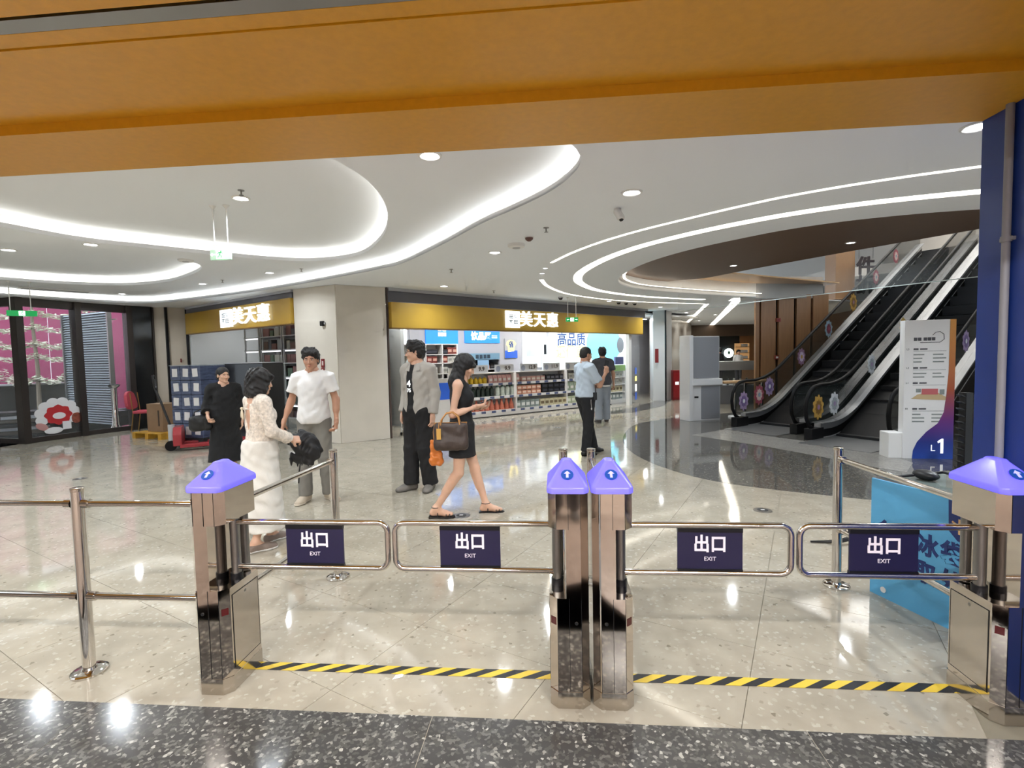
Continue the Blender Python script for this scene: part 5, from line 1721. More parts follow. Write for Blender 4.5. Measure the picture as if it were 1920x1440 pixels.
for sec, (z, nl) in enumerate(((1.53, 3), (1.27, 2), (1.06, 0), (0.70, 3))):
    MB().bbox(-0.2, 0.2, -0.063, -0.0605, z - 0.03, z - 0.026).build('rule_line', GT, guide)
    text('L%d' % (3 - sec) if sec < 3 else 'B1', 0.035, GT, guide, (-0.27, -0.063, z), extrude=0.0008)
    MB().bbox(-0.2, -0.14, -0.063, -0.0605, z - 0.012, z + 0.012).bbox(-0.12, -0.03, -0.063, -0.0605, z - 0.01, z + 0.01).build('heading_print', GT, guide)
    for l in range(nl):
        for x0 in (-0.2, 0.04):
            MB().bbox(x0, x0 + rg.uniform(0.1, 0.17), -0.063, -0.0605, z - 0.085 - l * 0.05, z - 0.068 - l * 0.05).build('text_line', LOGOG, guide)
MP = MB().xprism([(-0.22, 0.84), (0.2, 0.82), (0.22, 0.86), (0.12, 0.92), (0.02, 0.94), (-0.14, 0.9)], -0.063, -0.0605).build('map_hall', mat('map_sand', 'cdb48a', 0.5), guide)
MB().bbox(-0.09, 0.11, -0.0645, -0.063, 0.9, 0.98).build('map_block', mat('map_red', 'c5686a', 0.5), guide)
MB().bbox(-0.16, -0.1, -0.0645, -0.063, 0.93, 0.98).build('map_block', LOGOG, guide)
MB().bbox(0.13, 0.19, -0.0645, -0.063, 0.9, 0.97).build('map_block', LOGOG, guide)
wb = MB().bbox(-0.1, 0.1, -0.12, 0.12, 0, 0.36).build('plinth_block', WHITEP, None, (5.42, 7.12, 0), math.radians(-10), bevel=0.008)
tag(wb, 'white block standing between the escalator and the floor guide', 'block')
bk_ = thing('brush_strip', 'black bristled strip standing beside the floor guide', 'strip', aty(1808, 862, 6.0) * 1.0, 0)
bk_.location.z = 0
MB().bbox(-0.04, 0.04, -0.05, 0.05, 0, 1.0).build('body', BLACKP, bk_)
for k in range(12):
    MB().box((-0.06, 0, 0.08 + 0.08 * k), (0.06, 0.08, 0.012), (0, 0.5, 0)).build('bristle', BLACKP, bk_)

# ------------------------------------------------------------------ blue ice bag chest
b0, b1 = atz(1632, 1108), atz(1796, 1187)
bd_ = (b1 - b0).normalized()
ba = math.atan2(bd_.y, bd_.x)
bl_len = 0.56
ice = thing('ice_chest', 'low chest with a light blue ice bag poster and glass lid', 'chest', b0, ba)
ICEB = mat('ice_blue', '5aa6d2', 0.45, bump=0.03, bscale=150)
ICEN = mat('ice_navy', '1c2f6a', 0.45)
MB().bbox(0, bl_len, 0.006, 0.62, 0.02, 0.70).build('body', mat('chest_body', '8d9092', 0.4), ice)
MB().bbox(0, bl_len, -0.006, 0.006, 0.0, 0.735).build('poster_board', ICEB, ice)
MB().bbox(0.0, bl_len, 0.006, 0.62, 0.70, 0.735).build('rim', BLACKP, ice)
MB().bbox(0.04, bl_len - 0.04, 0.05, 0.57, 0.735, 0.742).build('glass_lid', mat('lid_glass', '8a9690', 0.05, alpha=0.6), ice)
MB().tube([(0.06, 0.1, 0.745), (0.2, 0.3, 0.79), (bl_len - 0.08, 0.34, 0.775), (bl_len - 0.02, 0.12, 0.745)], 0.008, 6).build('lid_wire', BLACKP, ice)
MB().xprism(spline([(0.45, 0.735), (bl_len, 0.735), (bl_len, 0.50), (0.50, 0.505), (0.455, 0.55)], 1, True), -0.0085, -0.006).build('navy_corner', ICEN, ice)
MB().bbox(bl_len - 0.014, bl_len, -0.008, -0.006, 0.0, 0.5).build('navy_edge', ICEN, ice)
sp_ = MB()
for k in range(6):
    a = math.radians(30 + 60 * k)
    sp_.box((0.508 + 0.028 * math.cos(a), -0.0095, 0.585 + 0.028 * math.sin(a)), (0.027, 0.002, 0.010), (0, -a, 0))
sp_.build('spark_emblem', mat('spark_gold', 'd9b07a', 0.5), ice)
for k, ch in ((0, '食'), (2, '冰'), (3, '袋')):
    text(ch, 0.135, ICEN, ice, (0.09 + 0.128 * k, -0.0075, 0.415), extrude=0.001, bold=0.005, sx=0.86)
for x, ch in ((0.335, '取'), (0.475, '外')):
    text(ch, 0.135, ICEN, ice, (x, -0.0075, 0.255), extrude=0.001, bold=0.005, sx=0.86)
MB().cyl((0.09, -0.009, 0.05), (0.09, -0.005, 0.05), 0.018, n=18).build('white_dot', WHITEP, ice)
pch = MB().ell((0, 0, 0.03), (0.075, 0.05, 0.032), 14, 8).build('pouch', mat('pouch_black', '17181b', 0.4), None, b0 + bd_ * 0.16 + Vector((-bd_.y, bd_.x, 0)) * 0.22 + Vector((0, 0, 0.742)), ba, smooth=True)
tag(pch, 'small black pouch lying on the ice chest lid', 'pouch')
stp = MB().tube([(0, 0, 0.012), (0.12, 0.02, 0.012), (0.2, -0.02, 0.035), (0.27, 0.01, 0.05), (0.32, 0.02, 0.014)], [0.008, 0.012, 0.016, 0.02, 0.012], 8).build('black_strap', BLACKP, None, atz(1520, 1018), -0.25, smooth=True)
tag(stp, 'black strap lying on the floor behind the post by the poster', 'strap')

# ------------------------------------------------------------------ floor discs
for i, (px, py) in enumerate(((865, 967), (1430, 957), (150, 898), (1045, 802))):
    p = atz(px, py)
    t = thing('floor_disc', ('round steel floor lamp beside the walking woman', 'round steel floor lamp near the dark inlay', 'dark floor disc beyond the lone post', 'small floor disc in front of the bright shop')[i], 'floor lamp', (p.x, p.y, 0.0), 0, 'round floor lamps')
    MB().lathe([(0.0, 0.0), (0.085, 0.0), (0.083, 0.004), (0.05, 0.005), (0.0, 0.005)], 24).build('rim', mat('disc_rim', '77736b', 0.3, 0.6), t, smooth=True)
    MB().lathe([(0.05, 0.005), (0.048, 0.007), (0.0, 0.007)], 20).build('dark_lens', BLACKP, t, smooth=True)
    MB().box((0, 0, 0.008), (0.035, 0.02, 0.002)).build('mark', WHITEP, t)
# ------------------------------------------------------------------ goods in the bright shop
PK = lambda nm, c, e=0.0: mat('pack_' + nm, c, 0.45, var=0.12, vscale=18)
SHW = mat('gondola_white', 'e6e4e2', 0.4)
g0, g1 = Vector((-1.35, 12.27, 0)), Vector((3.05, 15.40, 0))
gd = (g1 - g0).normalized()
ga = math.atan2(gd.y, gd.x)
gl_ = (g1 - g0).length
gon = thing('gondola', 'long low white display gondola with three product tiers', 'shelf', g0, ga)
MB().bbox(0, gl_, 0.0, 0.5, 0.0, 0.13).build('base', SHW, gon, bevel=0.006)
MB().bbox(0, gl_, -0.004, 0.002, 0.0, 0.02).build('kick_line', DARKMETAL, gon)
MB().bbox(0, gl_, 0.42, 0.5, 0.13, 1.13).build('back_panel', SHW, gon)
for x in (0.0, gl_ / 3, 2 * gl_ / 3, gl_ - 0.03):
    MB().bbox(x, x + 0.03, 0.02, 0.5, 0.13, 1.12).build('divider', SHW, gon)
TIER = ((0.14, 0.0), (0.50, 0.06), (0.84, 0.12))
PRICE = [mat('price_blue', '55618a', 0.5), mat('price_white', 'e9e9ec', 0.5)]
for z, y in TIER:
    MB().bbox(0, gl_, y, 0.45, z, z + 0.02).build('tier_board', SHW, gon)
    MB().bbox(0, gl_, y - 0.012, y, z - 0.045, z + 0.02).build('price_rail', SHW, gon)
    k = 0
    x = 0.06
    while x < gl_ - 0.2:
        MB().bbox(x, x + 0.13, y - 0.016, y - 0.012, z - 0.04, z + 0.016).build('price_card', PRICE[k % 2], gon)
        x += 0.155
        k += 1
MB().bbox(0, gl_, 0.12, 0.5, 1.11, 1.135).build('top_board', SHW, gon)
# price placards standing on top
GREYC = mat('placard_grey', 'c0c2c6', 0.5)
for k, pr in enumerate(('9.9', '9.9', '12.9', '11.9', '19', '15.9')):
    x = 0.75 + k * 0.82
    if x > gl_ - 0.3:
        break
    q = g0 + gd * x + Vector((-gd.y, gd.x, 0)) * 0.22
    t = thing('price_placard', 'grey price placard reading %s on the white gondola, %s from the walking woman' % (pr, ('first', 'second', 'third', 'fourth', 'fifth', 'sixth')[k]), 'placard', (q.x, q.y, 1.1355), ga, 'price placards on the gondola')
    MB().bbox(-0.3, 0.3, -0.012, 0.012, 0.0, 0.2).build('card', GREYC, t)
    MB().ell((-0.2, -0.014, 0.09), (0.07, 0.004, 0.08), 14, 8).build('round_print', mat('placard_print', '8f97a8', 0.5), t)
    text(pr, 0.15, mat('placard_digits', '3a3030', 0.5), t, (0.1, -0.015, 0.1), extrude=0.001, bold=0.003)


def bottle_me(nm, m, h=0.24, r=0.055, cap='d8d8d8', cone=False):
    """squared bottle with shoulder and cap; one mesh, two materials"""
    b = MB()
    if cone:
        b.lathe([(r, 0), (r, h * 0.1), (r * 0.9, h * 0.45), (r * 0.35, h * 0.8), (r * 0.3, h * 0.84)], 10)
    else:
        b.lathe([(r * 0.95, 0), (r, 0.01), (r, h * 0.62), (r * 0.75, h * 0.76), (r * 0.36, h * 0.82)], 10)
    return b.mesh(nm, True), MB().lathe([(r * 0.38, h * 0.82), (r * 0.38, h * 0.98), (r * 0.3, h)], 8).mesh('cap', True), m, mat('cap_' + cap, cap, 0.4)


def bag_me(nm, m, w_=0.12, h=0.22):
    b = MB()
    b.add([(-w_ / 2, -0.03, 0), (w_ / 2, -0.03, 0), (w_ / 2, 0.03, 0), (-w_ / 2, 0.03, 0), (-w_ / 2 * 0.95, -0.045, h * 0.4), (w_ / 2 * 0.95, -0.045, h * 0.4), (w_ / 2 * 0.95, 0.045, h * 0.4), (-w_ / 2 * 0.95, 0.045, h * 0.4), (-w_ / 2, -0.006, h), (w_ / 2, -0.006, h), (w_ / 2, 0.006, h), (-w_ / 2, 0.006, h)],
          [(3, 2, 1, 0), (0, 1, 5, 4), (1, 2, 6, 5), (2, 3, 7, 6), (3, 0, 4, 7), (4, 5, 9, 8), (5, 6, 10, 9), (6, 7, 11, 10), (7, 4, 8, 11), (8, 9, 10, 11)])
    lbl = MB().bbox(-w_ * 0.3, w_ * 0.3, -0.049, -0.046, h * 0.25, h * 0.55).mesh('print')
    return b.mesh(nm, True, angle=50), lbl, m, mat('bag_print', 'ece6e2', 0.5)


def pack_me(nm, m, w_=0.14, h=0.12, d=0.16, band='e8e2da'):
    return MB().bbox(-w_ / 2, w_ / 2, -d / 2, d / 2, 0, h).mesh(nm, bevel=0.006), MB().bbox(-w_ * 0.36, w_ * 0.36, -d / 2 - 0.002, -d / 2, h * 0.3, h * 0.7).mesh('print'), m, mat('band_' + band, band, 0.5)


KINDS = {
    'yellow': ('yellow jar', bottle_me('jar', PK('yellow', 'd9b52c'), 0.17, 0.06, 'c9a832')),
    'pinkbag': ('pink snack bag', bag_me('bag', PK('pink', 'd9a9a6'), 0.135, 0.21)),
    'pinkbox': ('pale pink box', pack_me('box', PK('palepink', 'cfa6a0'), 0.15, 0.13)),
    'black': ('black tin', pack_me('tin', PK('black', '26262c'), 0.15, 0.15, band='6b6b75')),
    'grey': ('pale grey pack', pack_me('pack', PK('grey', 'b9b8b0'), 0.15, 0.16, band='8c8c86')),
    'orange': ('orange pack', pack_me('pack', PK('orange', 'c9875a'), 0.14, 0.13)),
    'dgreen': ('dark green bottle', bottle_me('bottle', PK('dgreen', '22302a'), 0.27, 0.062, '1c2422')),
    'wgreen': ('white bottle with a green cap', bottle_me('bottle', PK('white', 'c9d3cb'), 0.29, 0.068, '2f5a4a')),
    'salmon': ('salmon carton', pack_me('carton', PK('salmon', 'd69a82'), 0.15, 0.11, band='efd8c8')),
    'blackbox': ('flat black box', pack_me('box', PK('blackbox', '1c1d24'), 0.2, 0.12, band='3c3e4c')),
    'mint': ('pale mint bag', bag_me('bag', PK('mint', 'a9b8a4'), 0.17, 0.25)),
    'green': ('green tin', pack_me('tin', PK('green', '6d8a4c'), 0.12, 0.16, band='c8d0a0')),
    'coral': ('coral detergent bottle', bottle_me('bottle', PK('coral', 'd0775e'), 0.27, 0.07, 'b8604c', True)),
    'slate': ('grey green pack', pack_me('pack', PK('slate', '8e9a98'), 0.15, 0.2, band='e0e4e2')),
    'cream': ('cream pack', pack_me('pack', PK('cream', 'd2c9a8'), 0.15, 0.19, band='7a6a50')),
    'sage': ('pale green pack', pack_me('pack', PK('sage', 'b3bca0'), 0.15, 0.2, band='e6e8da')),
    'red': ('red snack pack', pack_me('pack', PK('red', '7c3a34'), 0.15, 0.17, band='c9a090')),
}
PROTO = {}


def product(kind, loc, rot, where):
    lab, (m0, m1, a, b) = KINDS[kind]
    label = '%s on %s' % (lab, where)
    key = kind
    if key not in PROTO:
        t = thing('product_' + lab.split()[-1] if lab.split()[-1] not in ('cap',) else 'product_bottle', label, lab.split()[-1] if lab.split()[-1] != 'cap' else 'bottle', loc, rot, (lab + 's').replace('xs on', 'xes on').replace('boxs', 'boxes') + ' on ' + where)
        put('body', m0, a, t)
        put('cap' if 'ottle' in lab or 'jar' in lab else 'print', m1, b, t)
        PROTO[key] = t
        return t
    return dup(PROTO[key], loc, rot, label, (lab + 's').replace('xs on', 'xes on').replace('boxs', 'boxes') + ' on ' + where)


def row(tier, seq, where, start=0.08):
    z, y = TIER[tier]
    x = start
    for kind, cnt, wd, stack in seq:
        for i in range(cnt):
            for j in range(stack):
                q = g0 + gd * (x + wd / 2) + Vector((-gd.y, gd.x, 0)) * (y + 0.13)
                zz = z + 0.0205 + j * 0.122
                product(kind, (q.x, q.y, zz), ga + rng.uniform(-0.04, 0.04), where)
            x += wd
        x += 0.03
        if x > gl_ - 0.2:
            return


row(2, [('yellow', 7, 0.135, 1), ('pinkbag', 7, 0.145, 1), ('pinkbox', 5, 0.165, 1), ('black', 5, 0.165, 1), ('grey', 4, 0.165, 1), ('orange', 6, 0.15, 1)], 'the top tier of the white gondola')
row(1, [('dgreen', 8, 0.14, 1), ('wgreen', 4, 0.16, 1), ('salmon', 5, 0.165, 2), ('blackbox', 4, 0.215, 2), ('mint', 4, 0.18, 1), ('green', 6, 0.13, 1)], 'the middle tier of the white gondola')
row(0, [('coral', 11, 0.155, 1), ('slate', 5, 0.16, 1), ('cream', 6, 0.16, 1), ('sage', 5, 0.16, 1), ('red', 4, 0.16, 1)], 'the bottom tier of the white gondola')

# wall shelving at the back with boxed goods
def wall_shelf(px0, px1, py_top, zlist, label, name='wall_shelf', goods=(), hdr=None):
    u0, zt = onf(px0, py_top, BW - 0.35)
    u1, _ = onf(px1, py_top, BW - 0.35)
    w_ = u1 - u0
    t = thing(name, label, 'shelf', S((u0 + u1) / 2, BW - 0.35), FA)
    MB().bbox(-w_ / 2, w_ / 2, 0.28, 0.30, 0, zt).build('back_panel', SHW, t)
    for sx in (-w_ / 2, 0, w_ / 2 - 0.03):
        MB().bbox(sx, sx + 0.03, 0.0, 0.28, 0, zt).build('upright', SHW, t)
    for zi in zlist:
        MB().bbox(-w_ / 2, w_ / 2, 0.0, 0.28, zi, zi + 0.02).build('shelf_board', SHW, t)
    rr = random.Random(int(px0))
    for r_, zi in enumerate(zlist[:-1]):
        x = -w_ / 2 + 0.06
        while x < w_ / 2 - 0.12:
            kind = rr.choice(goods)
            n_ = rr.choice((3, 4))
            for i in range(n_):
                if x > w_ / 2 - 0.12:
                    break
                q = S((u0 + u1) / 2 + x + 0.07, BW - 0.35 + 0.1)
                if abs(x + 0.085) > 0.09:
                    product(kind, (q.x, q.y, zi + 0.0205), FA, 'the ' + label)
                x += 0.155
    return t


wall_shelf(729, 796, 646, (0.9, 1.13, 1.4, 1.62, 1.88), 'back wall shelf left of the jacketed man', goods=('yellow', 'pinkbox', 'red', 'black', 'cream'))
wall_shelf(797, 858, 646, (0.9, 1.13, 1.4, 1.62, 1.88), 'back wall shelf below the square blue board', goods=('salmon', 'black', 'red', 'grey', 'blackbox'))
# drinks cooler below the drinks board
u0, zt = onf(872, 663, BW - 0.5)
u1, _ = onf(936, 663, BW - 0.5)
w_ = u1 - u0
t = thing('drinks_cooler', 'open drinks cooler with a pale blue header below the drinks board', 'cooler', S((u0 + u1) / 2, BW - 0.5), FA)
MB().bbox(-w_ / 2, w_ / 2, 0.0, 0.48, 0.0, 0.15).build('base', KG, t)
MB().bbox(-w_ / 2, w_ / 2, 0.44, 0.48, 0.15, zt).build('back', mat('cooler_dark', '3a3c44', 0.5), t)
for sx in (-w_ / 2, w_ / 2 - 0.04):
    MB().bbox(sx, sx + 0.04, 0, 0.48, 0.15, zt).build('side', KG, t)
MB().bbox(-w_ / 2, w_ / 2, -0.02, 0.48, zt - 0.17, zt).build('header', mat('cooler_header', '7fa6bf', 0.4), t)
hp_ = MB()
for k in range(4):
    hp_.bbox(-0.25 + 0.13 * k, -0.15 + 0.13 * k, -0.025, -0.021, zt - 0.135, zt - 0.035)
hp_.build('header_print', mat('header_print', '37495a', 0.5), t)
MB().bbox(-0.22, 0.16, -0.06, -0.05, zt - 0.42, zt - 0.18).build('hang_card', mat('card_blue', '8fb4d6', 0.5), t)
for zi in (0.6, 0.95, 1.2):
    MB().bbox(-w_ / 2, w_ / 2, 0.05, 0.44, zi, zi + 0.02).build('shelf', SHW, t)
for zi in (0.97, 1.22):
    for k in range(6):
        q = S((u0 + u1) / 2 - w_ / 2 + 0.12 + k * 0.17, BW - 0.5 + 0.15)
        product(('red', 'salmon', 'black')[k % 3], (q.x, q.y, zi + 0.0005), FA, 'the drinks cooler shelf')
# open fridge at the right end
fr = thing('open_fridge', 'white open fridge with bottle rows at the end of the shop', 'fridge', Vector((3.35, 15.85, 0)), ga + 0.05)
MB().bbox(-0.36, 0.36, 0.1, 0.5, 0.0, 1.2).build('back', KW, fr)
for sx in (-0.4, 0.36):
    MB().bbox(sx, sx + 0.04, 0.0, 0.5, 0.0, 1.2).build('side', KW, fr)
MB().bbox(-0.4, 0.4, -0.02, 0.5, 0.0, 0.12).build('base', KW, fr)
MB().bbox(-0.36, 0.36, -0.01, 0.02, 1.02, 1.2).build('header', mat('fridge_green', '9ac07e', 0.5), fr)
for zi in (0.34, 0.58, 0.80):
    MB().bbox(-0.36, 0.36, 0.0, 0.3, zi, zi + 0.015).build('shelf', SHW, fr)
MB().bbox(-0.12, 0.28, -0.01, 0.06, 1.22, 1.46).build('screen_box', mat('screen_violet', '6d72a8', 0.4), fr)
FR_ = Matrix.Rotation(ga + 0.05, 3, 'Z')
for r_, (zi, kd) in enumerate(((0.121, 'slate'), (0.356, 'cream'), (0.596, 'grey'), (0.816, 'grey'))):
    for k in range(4):
        q = fr.location + FR_ @ Vector((-0.25 + k * 0.165, 0.1 + 0.06, 0))
        product(kd, (q.x, q.y, zi), ga + 0.05, 'the white open fridge')
# wire rack by the column with hanging pouches and bottles
rk = thing('wire_rack', 'white wire rack on castors beside the column edge', 'rack', (-2.02, 10.12, 0), FA)
RKW = mat('rack_white', 'cfcfcd', 0.4)
for sx in (-0.2, 0.2):
    for sy in (-0.14, 0.14):
        MB().cyl((sx, sy, 0.06), (sx * 0.8, sy * 0.4, 1.42), 0.01, n=8).build('upright', RKW, rk)
        MB().cyl((sx - 0.012, sy, 0.03), (sx + 0.012, sy, 0.03), 0.03, n=10).build('castor', BLACKR, rk)
for k, z in enumerate((0.12, 0.42, 0.72, 1.0, 1.25)):
    s_ = 1 - 0.1 * k
    MB().tube([(-0.2 * s_, -0.15 * s_, z), (0.2 * s_, -0.15 * s_, z), (0.2 * s_, 0.14 * s_, z), (-0.2 * s_, 0.14 * s_, z)], 0.006, 6, closed=True).build('hoop', RKW, rk)
    for x in (-0.1, 0.0, 0.1):
        MB().cyl((x * s_, -0.15 * s_, z), (x * s_, 0.14 * s_, z), 0.004, n=6).build('wire', RKW, rk)
MB().ell((0, -0.02, 1.45), (0.14, 0.015, 0.1), 16, 8).build('round_header', mat('rack_header', 'c9d3d0', 0.4), rk)
RR = Matrix.Rotation(FA, 3, 'Z')
for z, kinds in ((0.13, ('slate', 'sage', 'slate')), (0.43, ('wgreen', 'slate', 'wgreen')), (0.73, ('red', 'red', 'red')), (1.01, ('red', 'grey', 'red'))):
    for k, kd in enumerate(kinds):
        q = rk.location + RR @ Vector((-0.13 + k * 0.13, 0, 0))
        o = product(kd, (q.x, q.y, z), FA, 'the white wire rack')
        o.scale = (0.8, 0.8, 0.8)
# clerk desk things between the two people: small white signs
t = thing('promo_stand', 'blue and white promotion stand behind the jacketed man', 'stand', S(2.05, 1.2), FA)
MB().bbox(-0.3, 0.3, -0.05, 0.05, 0.0, 1.05).build('board', SHW, t)
MB().bbox(-0.26, 0.26, -0.056, -0.05, 0.55, 0.95).build('blue_print', BLUET, t)
MB().bbox(0.1, 0.42, -0.08, -0.06, 0.9, 1.3).build('white_sheet', WHITEP, t)
# ------------------------------------------------------------------ people: blended solids turned into one skin
def _smin(a, b, k):
    h = np.clip(0.5 + 0.5 * (b - a) / k, 0, 1)
    return b * (1 - h) + a * h - k * h * (1 - h)


def _prim(P, q):
    t = q[0]
    if t in 'ck':
        a, b = np.array(q[1], np.float32), np.array(q[2], np.float32)
        ra, rb = q[3], q[4]
        sc = np.array(q[5], np.float32) if len(q) > 5 else None
        A = P - a
        if sc is not None:
            A = A / sc
        d = (b - a) if sc is None else (b - a) / sc
        L2 = float(d @ d)
        u = (A @ d) / L2
        uc = np.clip(u, 0, 1)
        r = ra + (rb - ra) * uc
        dist = np.sqrt(((A - uc[:, None] * d) ** 2).sum(1)) - r if t == 'c' else np.sqrt(((A - u[:, None] * d) ** 2).sum(1)) - r
        if t == 'k':
            ax_ = np.maximum(-u, u - 1) * math.sqrt(L2)
            dist = np.maximum(dist, ax_)
        return dist
    if t == 'e':
        A = P - np.array(q[1], np.float32)
        if len(q) > 3 and q[3] is not None:
            A = A @ np.array(q[3], np.float32)
        r = np.array(q[2], np.float32)
        k0 = np.sqrt(((A / r) ** 2).sum(1)) + 1e-6
        k1 = np.sqrt(((A / (r * r)) ** 2).sum(1)) + 1e-6
        return k0 * (k0 - 1) / k1
    if t == 'p':
        return (P - np.array(q[1], np.float32)) @ np.array(q[2], np.float32)
    if t == 'b':
        A = P - np.array(q[1], np.float32)
        if q[3] is not None:
            A = A @ np.array(q[3], np.float32)
        e = np.abs(A) - (np.array(q[2], np.float32) - q[4])
        return np.sqrt((np.maximum(e, 0) ** 2).sum(1)) + np.minimum(e.max(1), 0) - q[4]


def _bounds(ops):
    lo, hi = np.full(3, 1e9), np.full(3, -1e9)
    for m, k, q in ops:
        if m != '+':
            continue
        if q[0] in 'ck':
            r = max(q[3], q[4]) * (max(q[5]) if len(q) > 5 else 1)
            for p in (q[1], q[2]):
                lo, hi = np.minimum(lo, np.array(p) - r), np.maximum(hi, np.array(p) + r)
        elif q[0] in 'eb':
            r = np.array(q[2]) if (len(q) < 4 or q[3] is None) else np.full(3, max(q[2]))
            lo, hi = np.minimum(lo, np.array(q[1]) - r), np.maximum(hi, np.array(q[1]) + r)
    return lo, hi


def sdf_mesh(ops, h, wr=0.0, wf=1.0):
    """surface of the blended solids on a grid of pitch h: vertices, quads"""
    lo, hi = _bounds(ops)
    lo, hi = lo - 2.5 * h, hi + 2.5 * h
    n = np.ceil((hi - lo) / h).astype(int) + 1
    g = np.stack(np.meshgrid(*[np.arange(k, dtype=np.float32) for k in n], indexing='ij'), -1).reshape(-1, 3)
    P = (g * h + lo).astype(np.float32)
    D = None
    for m, k, q in ops:
        d = _prim(P, q)
        if D is None:
            D = d
        elif m == '+':
            D = _smin(D, d, k)
        elif m == '-':
            D = -_smin(-D, d, k)
        else:
            D = -_smin(-D, -d, k)
    if wr:
        x, y, z = P[:, 0] * wf, P[:, 1] * wf, P[:, 2] * wf
        D = D + wr * (np.sin(38 * z + 5 * np.sin(17 * x + 2.0) + 4 * np.sin(15 * y)) * np.sin(23 * x - 19 * y + 9 * z) + 0.5 * np.sin(61 * z + 33 * x + 21 * y))
    D = D.reshape(n)
    s = D < 0
    c = np.zeros(np.array(D.shape) - 1, int)
    offs = [(i, j, k) for i in (0, 1) for j in (0, 1) for k in (0, 1)]
    nx, ny, nz = D.shape
    sh = lambda A, o: A[o[0]:nx - 1 + o[0], o[1]:ny - 1 + o[1], o[2]:nz - 1 + o[2]]
    for o in offs:
        c += sh(s, o)
    cell = np.argwhere((c > 0) & (c < 8))
    idx = np.full(c.shape, -1, int)
    idx[tuple(cell.T)] = np.arange(len(cell))
    acc, cnt = np.zeros((len(cell), 3)), np.zeros(len(cell))
    cv = {o: D[cell[:, 0] + o[0], cell[:, 1] + o[1], cell[:, 2] + o[2]] for o in offs}
    for a in offs:
        for ax_ in range(3):
            if a[ax_]:
                continue
            b = list(a)
            b[ax_] = 1
            b = tuple(b)
            cr = (cv[a] < 0) != (cv[b] < 0)
            t = np.where(cr, cv[a] / np.where(cr, cv[a] - cv[b], 1), 0)
            p = np.array(a, float) + t[:, None] * (np.array(b) - np.array(a))
            acc += p * cr[:, None]
            cnt += cr
    V = (cell + acc / np.maximum(cnt, 1)[:, None]) * h + lo
    F = []
    for ax_ in range(3):
        o = [0, 0, 0]
        o[ax_] = 1
        a, b = [q for q in range(3) if q != ax_]
        s0 = s[:nx - o[0], :ny - o[1], :nz - o[2]]
        s1 = s[o[0]:, o[1]:, o[2]:]
        e = np.argwhere(s0 != s1)
        e = e[(e[:, a] > 0) & (e[:, b] > 0) & (e[:, a] < D.shape[a] - 1) & (e[:, b] < D.shape[b] - 1)]
        if not len(e):
            continue
        q = []
        for da, db in ((-1, -1), (0, -1), (0, 0), (-1, 0)):
            f = e.copy()
            f[:, a] += da
            f[:, b] += db
            q.append(idx[tuple(f.T)])
        q = np.stack(q, 1)
        fl = s0[tuple(e.T)] if ax_ != 1 else ~s0[tuple(e.T)]
        q[~fl] = q[~fl][:, ::-1]
        F.append(q)
    return V, np.concatenate(F)


def skin_obj(name, chunks, m, parent, xf=None):
    """chunks: list of (ops, h, wrinkle, frame) joined into one mesh"""
    vs, fs, n0 = [], [], 0
    for ch in chunks:
        ops, h = ch[0], ch[1]
        wr = ch[2] if len(ch) > 2 else 0
        V, F = sdf_mesh(ops, h, wr, ch[4] if len(ch) > 4 else 1.0)
        if len(ch) > 3 and ch[3] is not None:
            V = V @ np.array(ch[3].to_3x3()).T + np.array(ch[3].translation)
        vs.append(V)
        fs.append(F + n0)
        n0 += len(V)
    V, F = np.concatenate(vs), np.concatenate(fs)
    me = bpy.data.meshes.new(name)
    me.vertices.add(len(V))
    me.vertices.foreach_set('co', V.astype(np.float32).ravel())
    me.loops.add(len(F) * 4)
    me.loops.foreach_set('vertex_index', F.astype(np.int32).ravel())
    me.polygons.add(len(F))
    me.polygons.foreach_set('loop_start', np.arange(0, len(F) * 4, 4, dtype=np.int32))
    me.polygons.foreach_set('use_smooth', np.ones(len(F), bool))
    me.update(calc_edges=True)
    me.validate()
    return put(name, me, m, parent)


def V3(*a):
    return Vector(a)


def std_pose():
    return dict(pelvis=(0, 0, .94), waist=(0, 0, 1.08), chest=(0, 0, 1.27), neck=(0, -.012, 1.44), head=(0, .018, 1.60),
                sR=(.172, -.01, 1.395), eR=(.215, -.03, 1.13), wR=(.225, .03, .885), sL=(-.172, -.01, 1.395), eL=(-.215, -.03, 1.13), wL=(-.225, .03, .885),
                hR=(.085, 0, .90), kR=(.09, .015, .485), aR=(.09, -.02, .085), fR=(.15, 1), hL=(-.085, 0, .90), kL=(-.09, .015, .485), aL=(-.09, -.02, .085), fL=(-.15, 1),
                dR=(0, .1, -1), nR=(-1, 0, 0), dL=(0, .1, -1), nL=(1, 0, 0), curlR=.35, curlL=.35, hy=0, hp=0, hr=0)


def lerp(a, b, t):
    return tuple(a[i] + (b[i] - a[i]) * t for i in range(3))


def foot_ops(a, f, z0=0.0, infl=0.0):
    f = Vector((f[0], f[1], 0)).normalized()
    a = Vector(a)
    base = Vector((a.x, a.y, a.z - .085 + .012))
    heel, ball, toe = base - f * .035 + V3(0, 0, .025), base + f * .10 + V3(0, 0, .018), base + f * .165 + V3(0, 0, .012)
    s = Vector((-f.y, f.x, 0))
    return [('+', .02, ('c', tuple(a), tuple(heel + V3(0, 0, .01)), .036 + infl, .030 + infl)), ('+', .025, ('c', tuple(heel), tuple(ball), .030 + infl, .026 + infl)),
            ('+', .02, ('c', tuple(ball - s * .018), tuple(toe - s * .012), .024 + infl, .016 + infl)), ('+', .02, ('c', tuple(ball + s * .018), tuple(toe + s * .014), .024 + infl, .016 + infl)),
            ('+', .03, ('c', tuple(a), tuple(ball), .034 + infl, .024 + infl))]


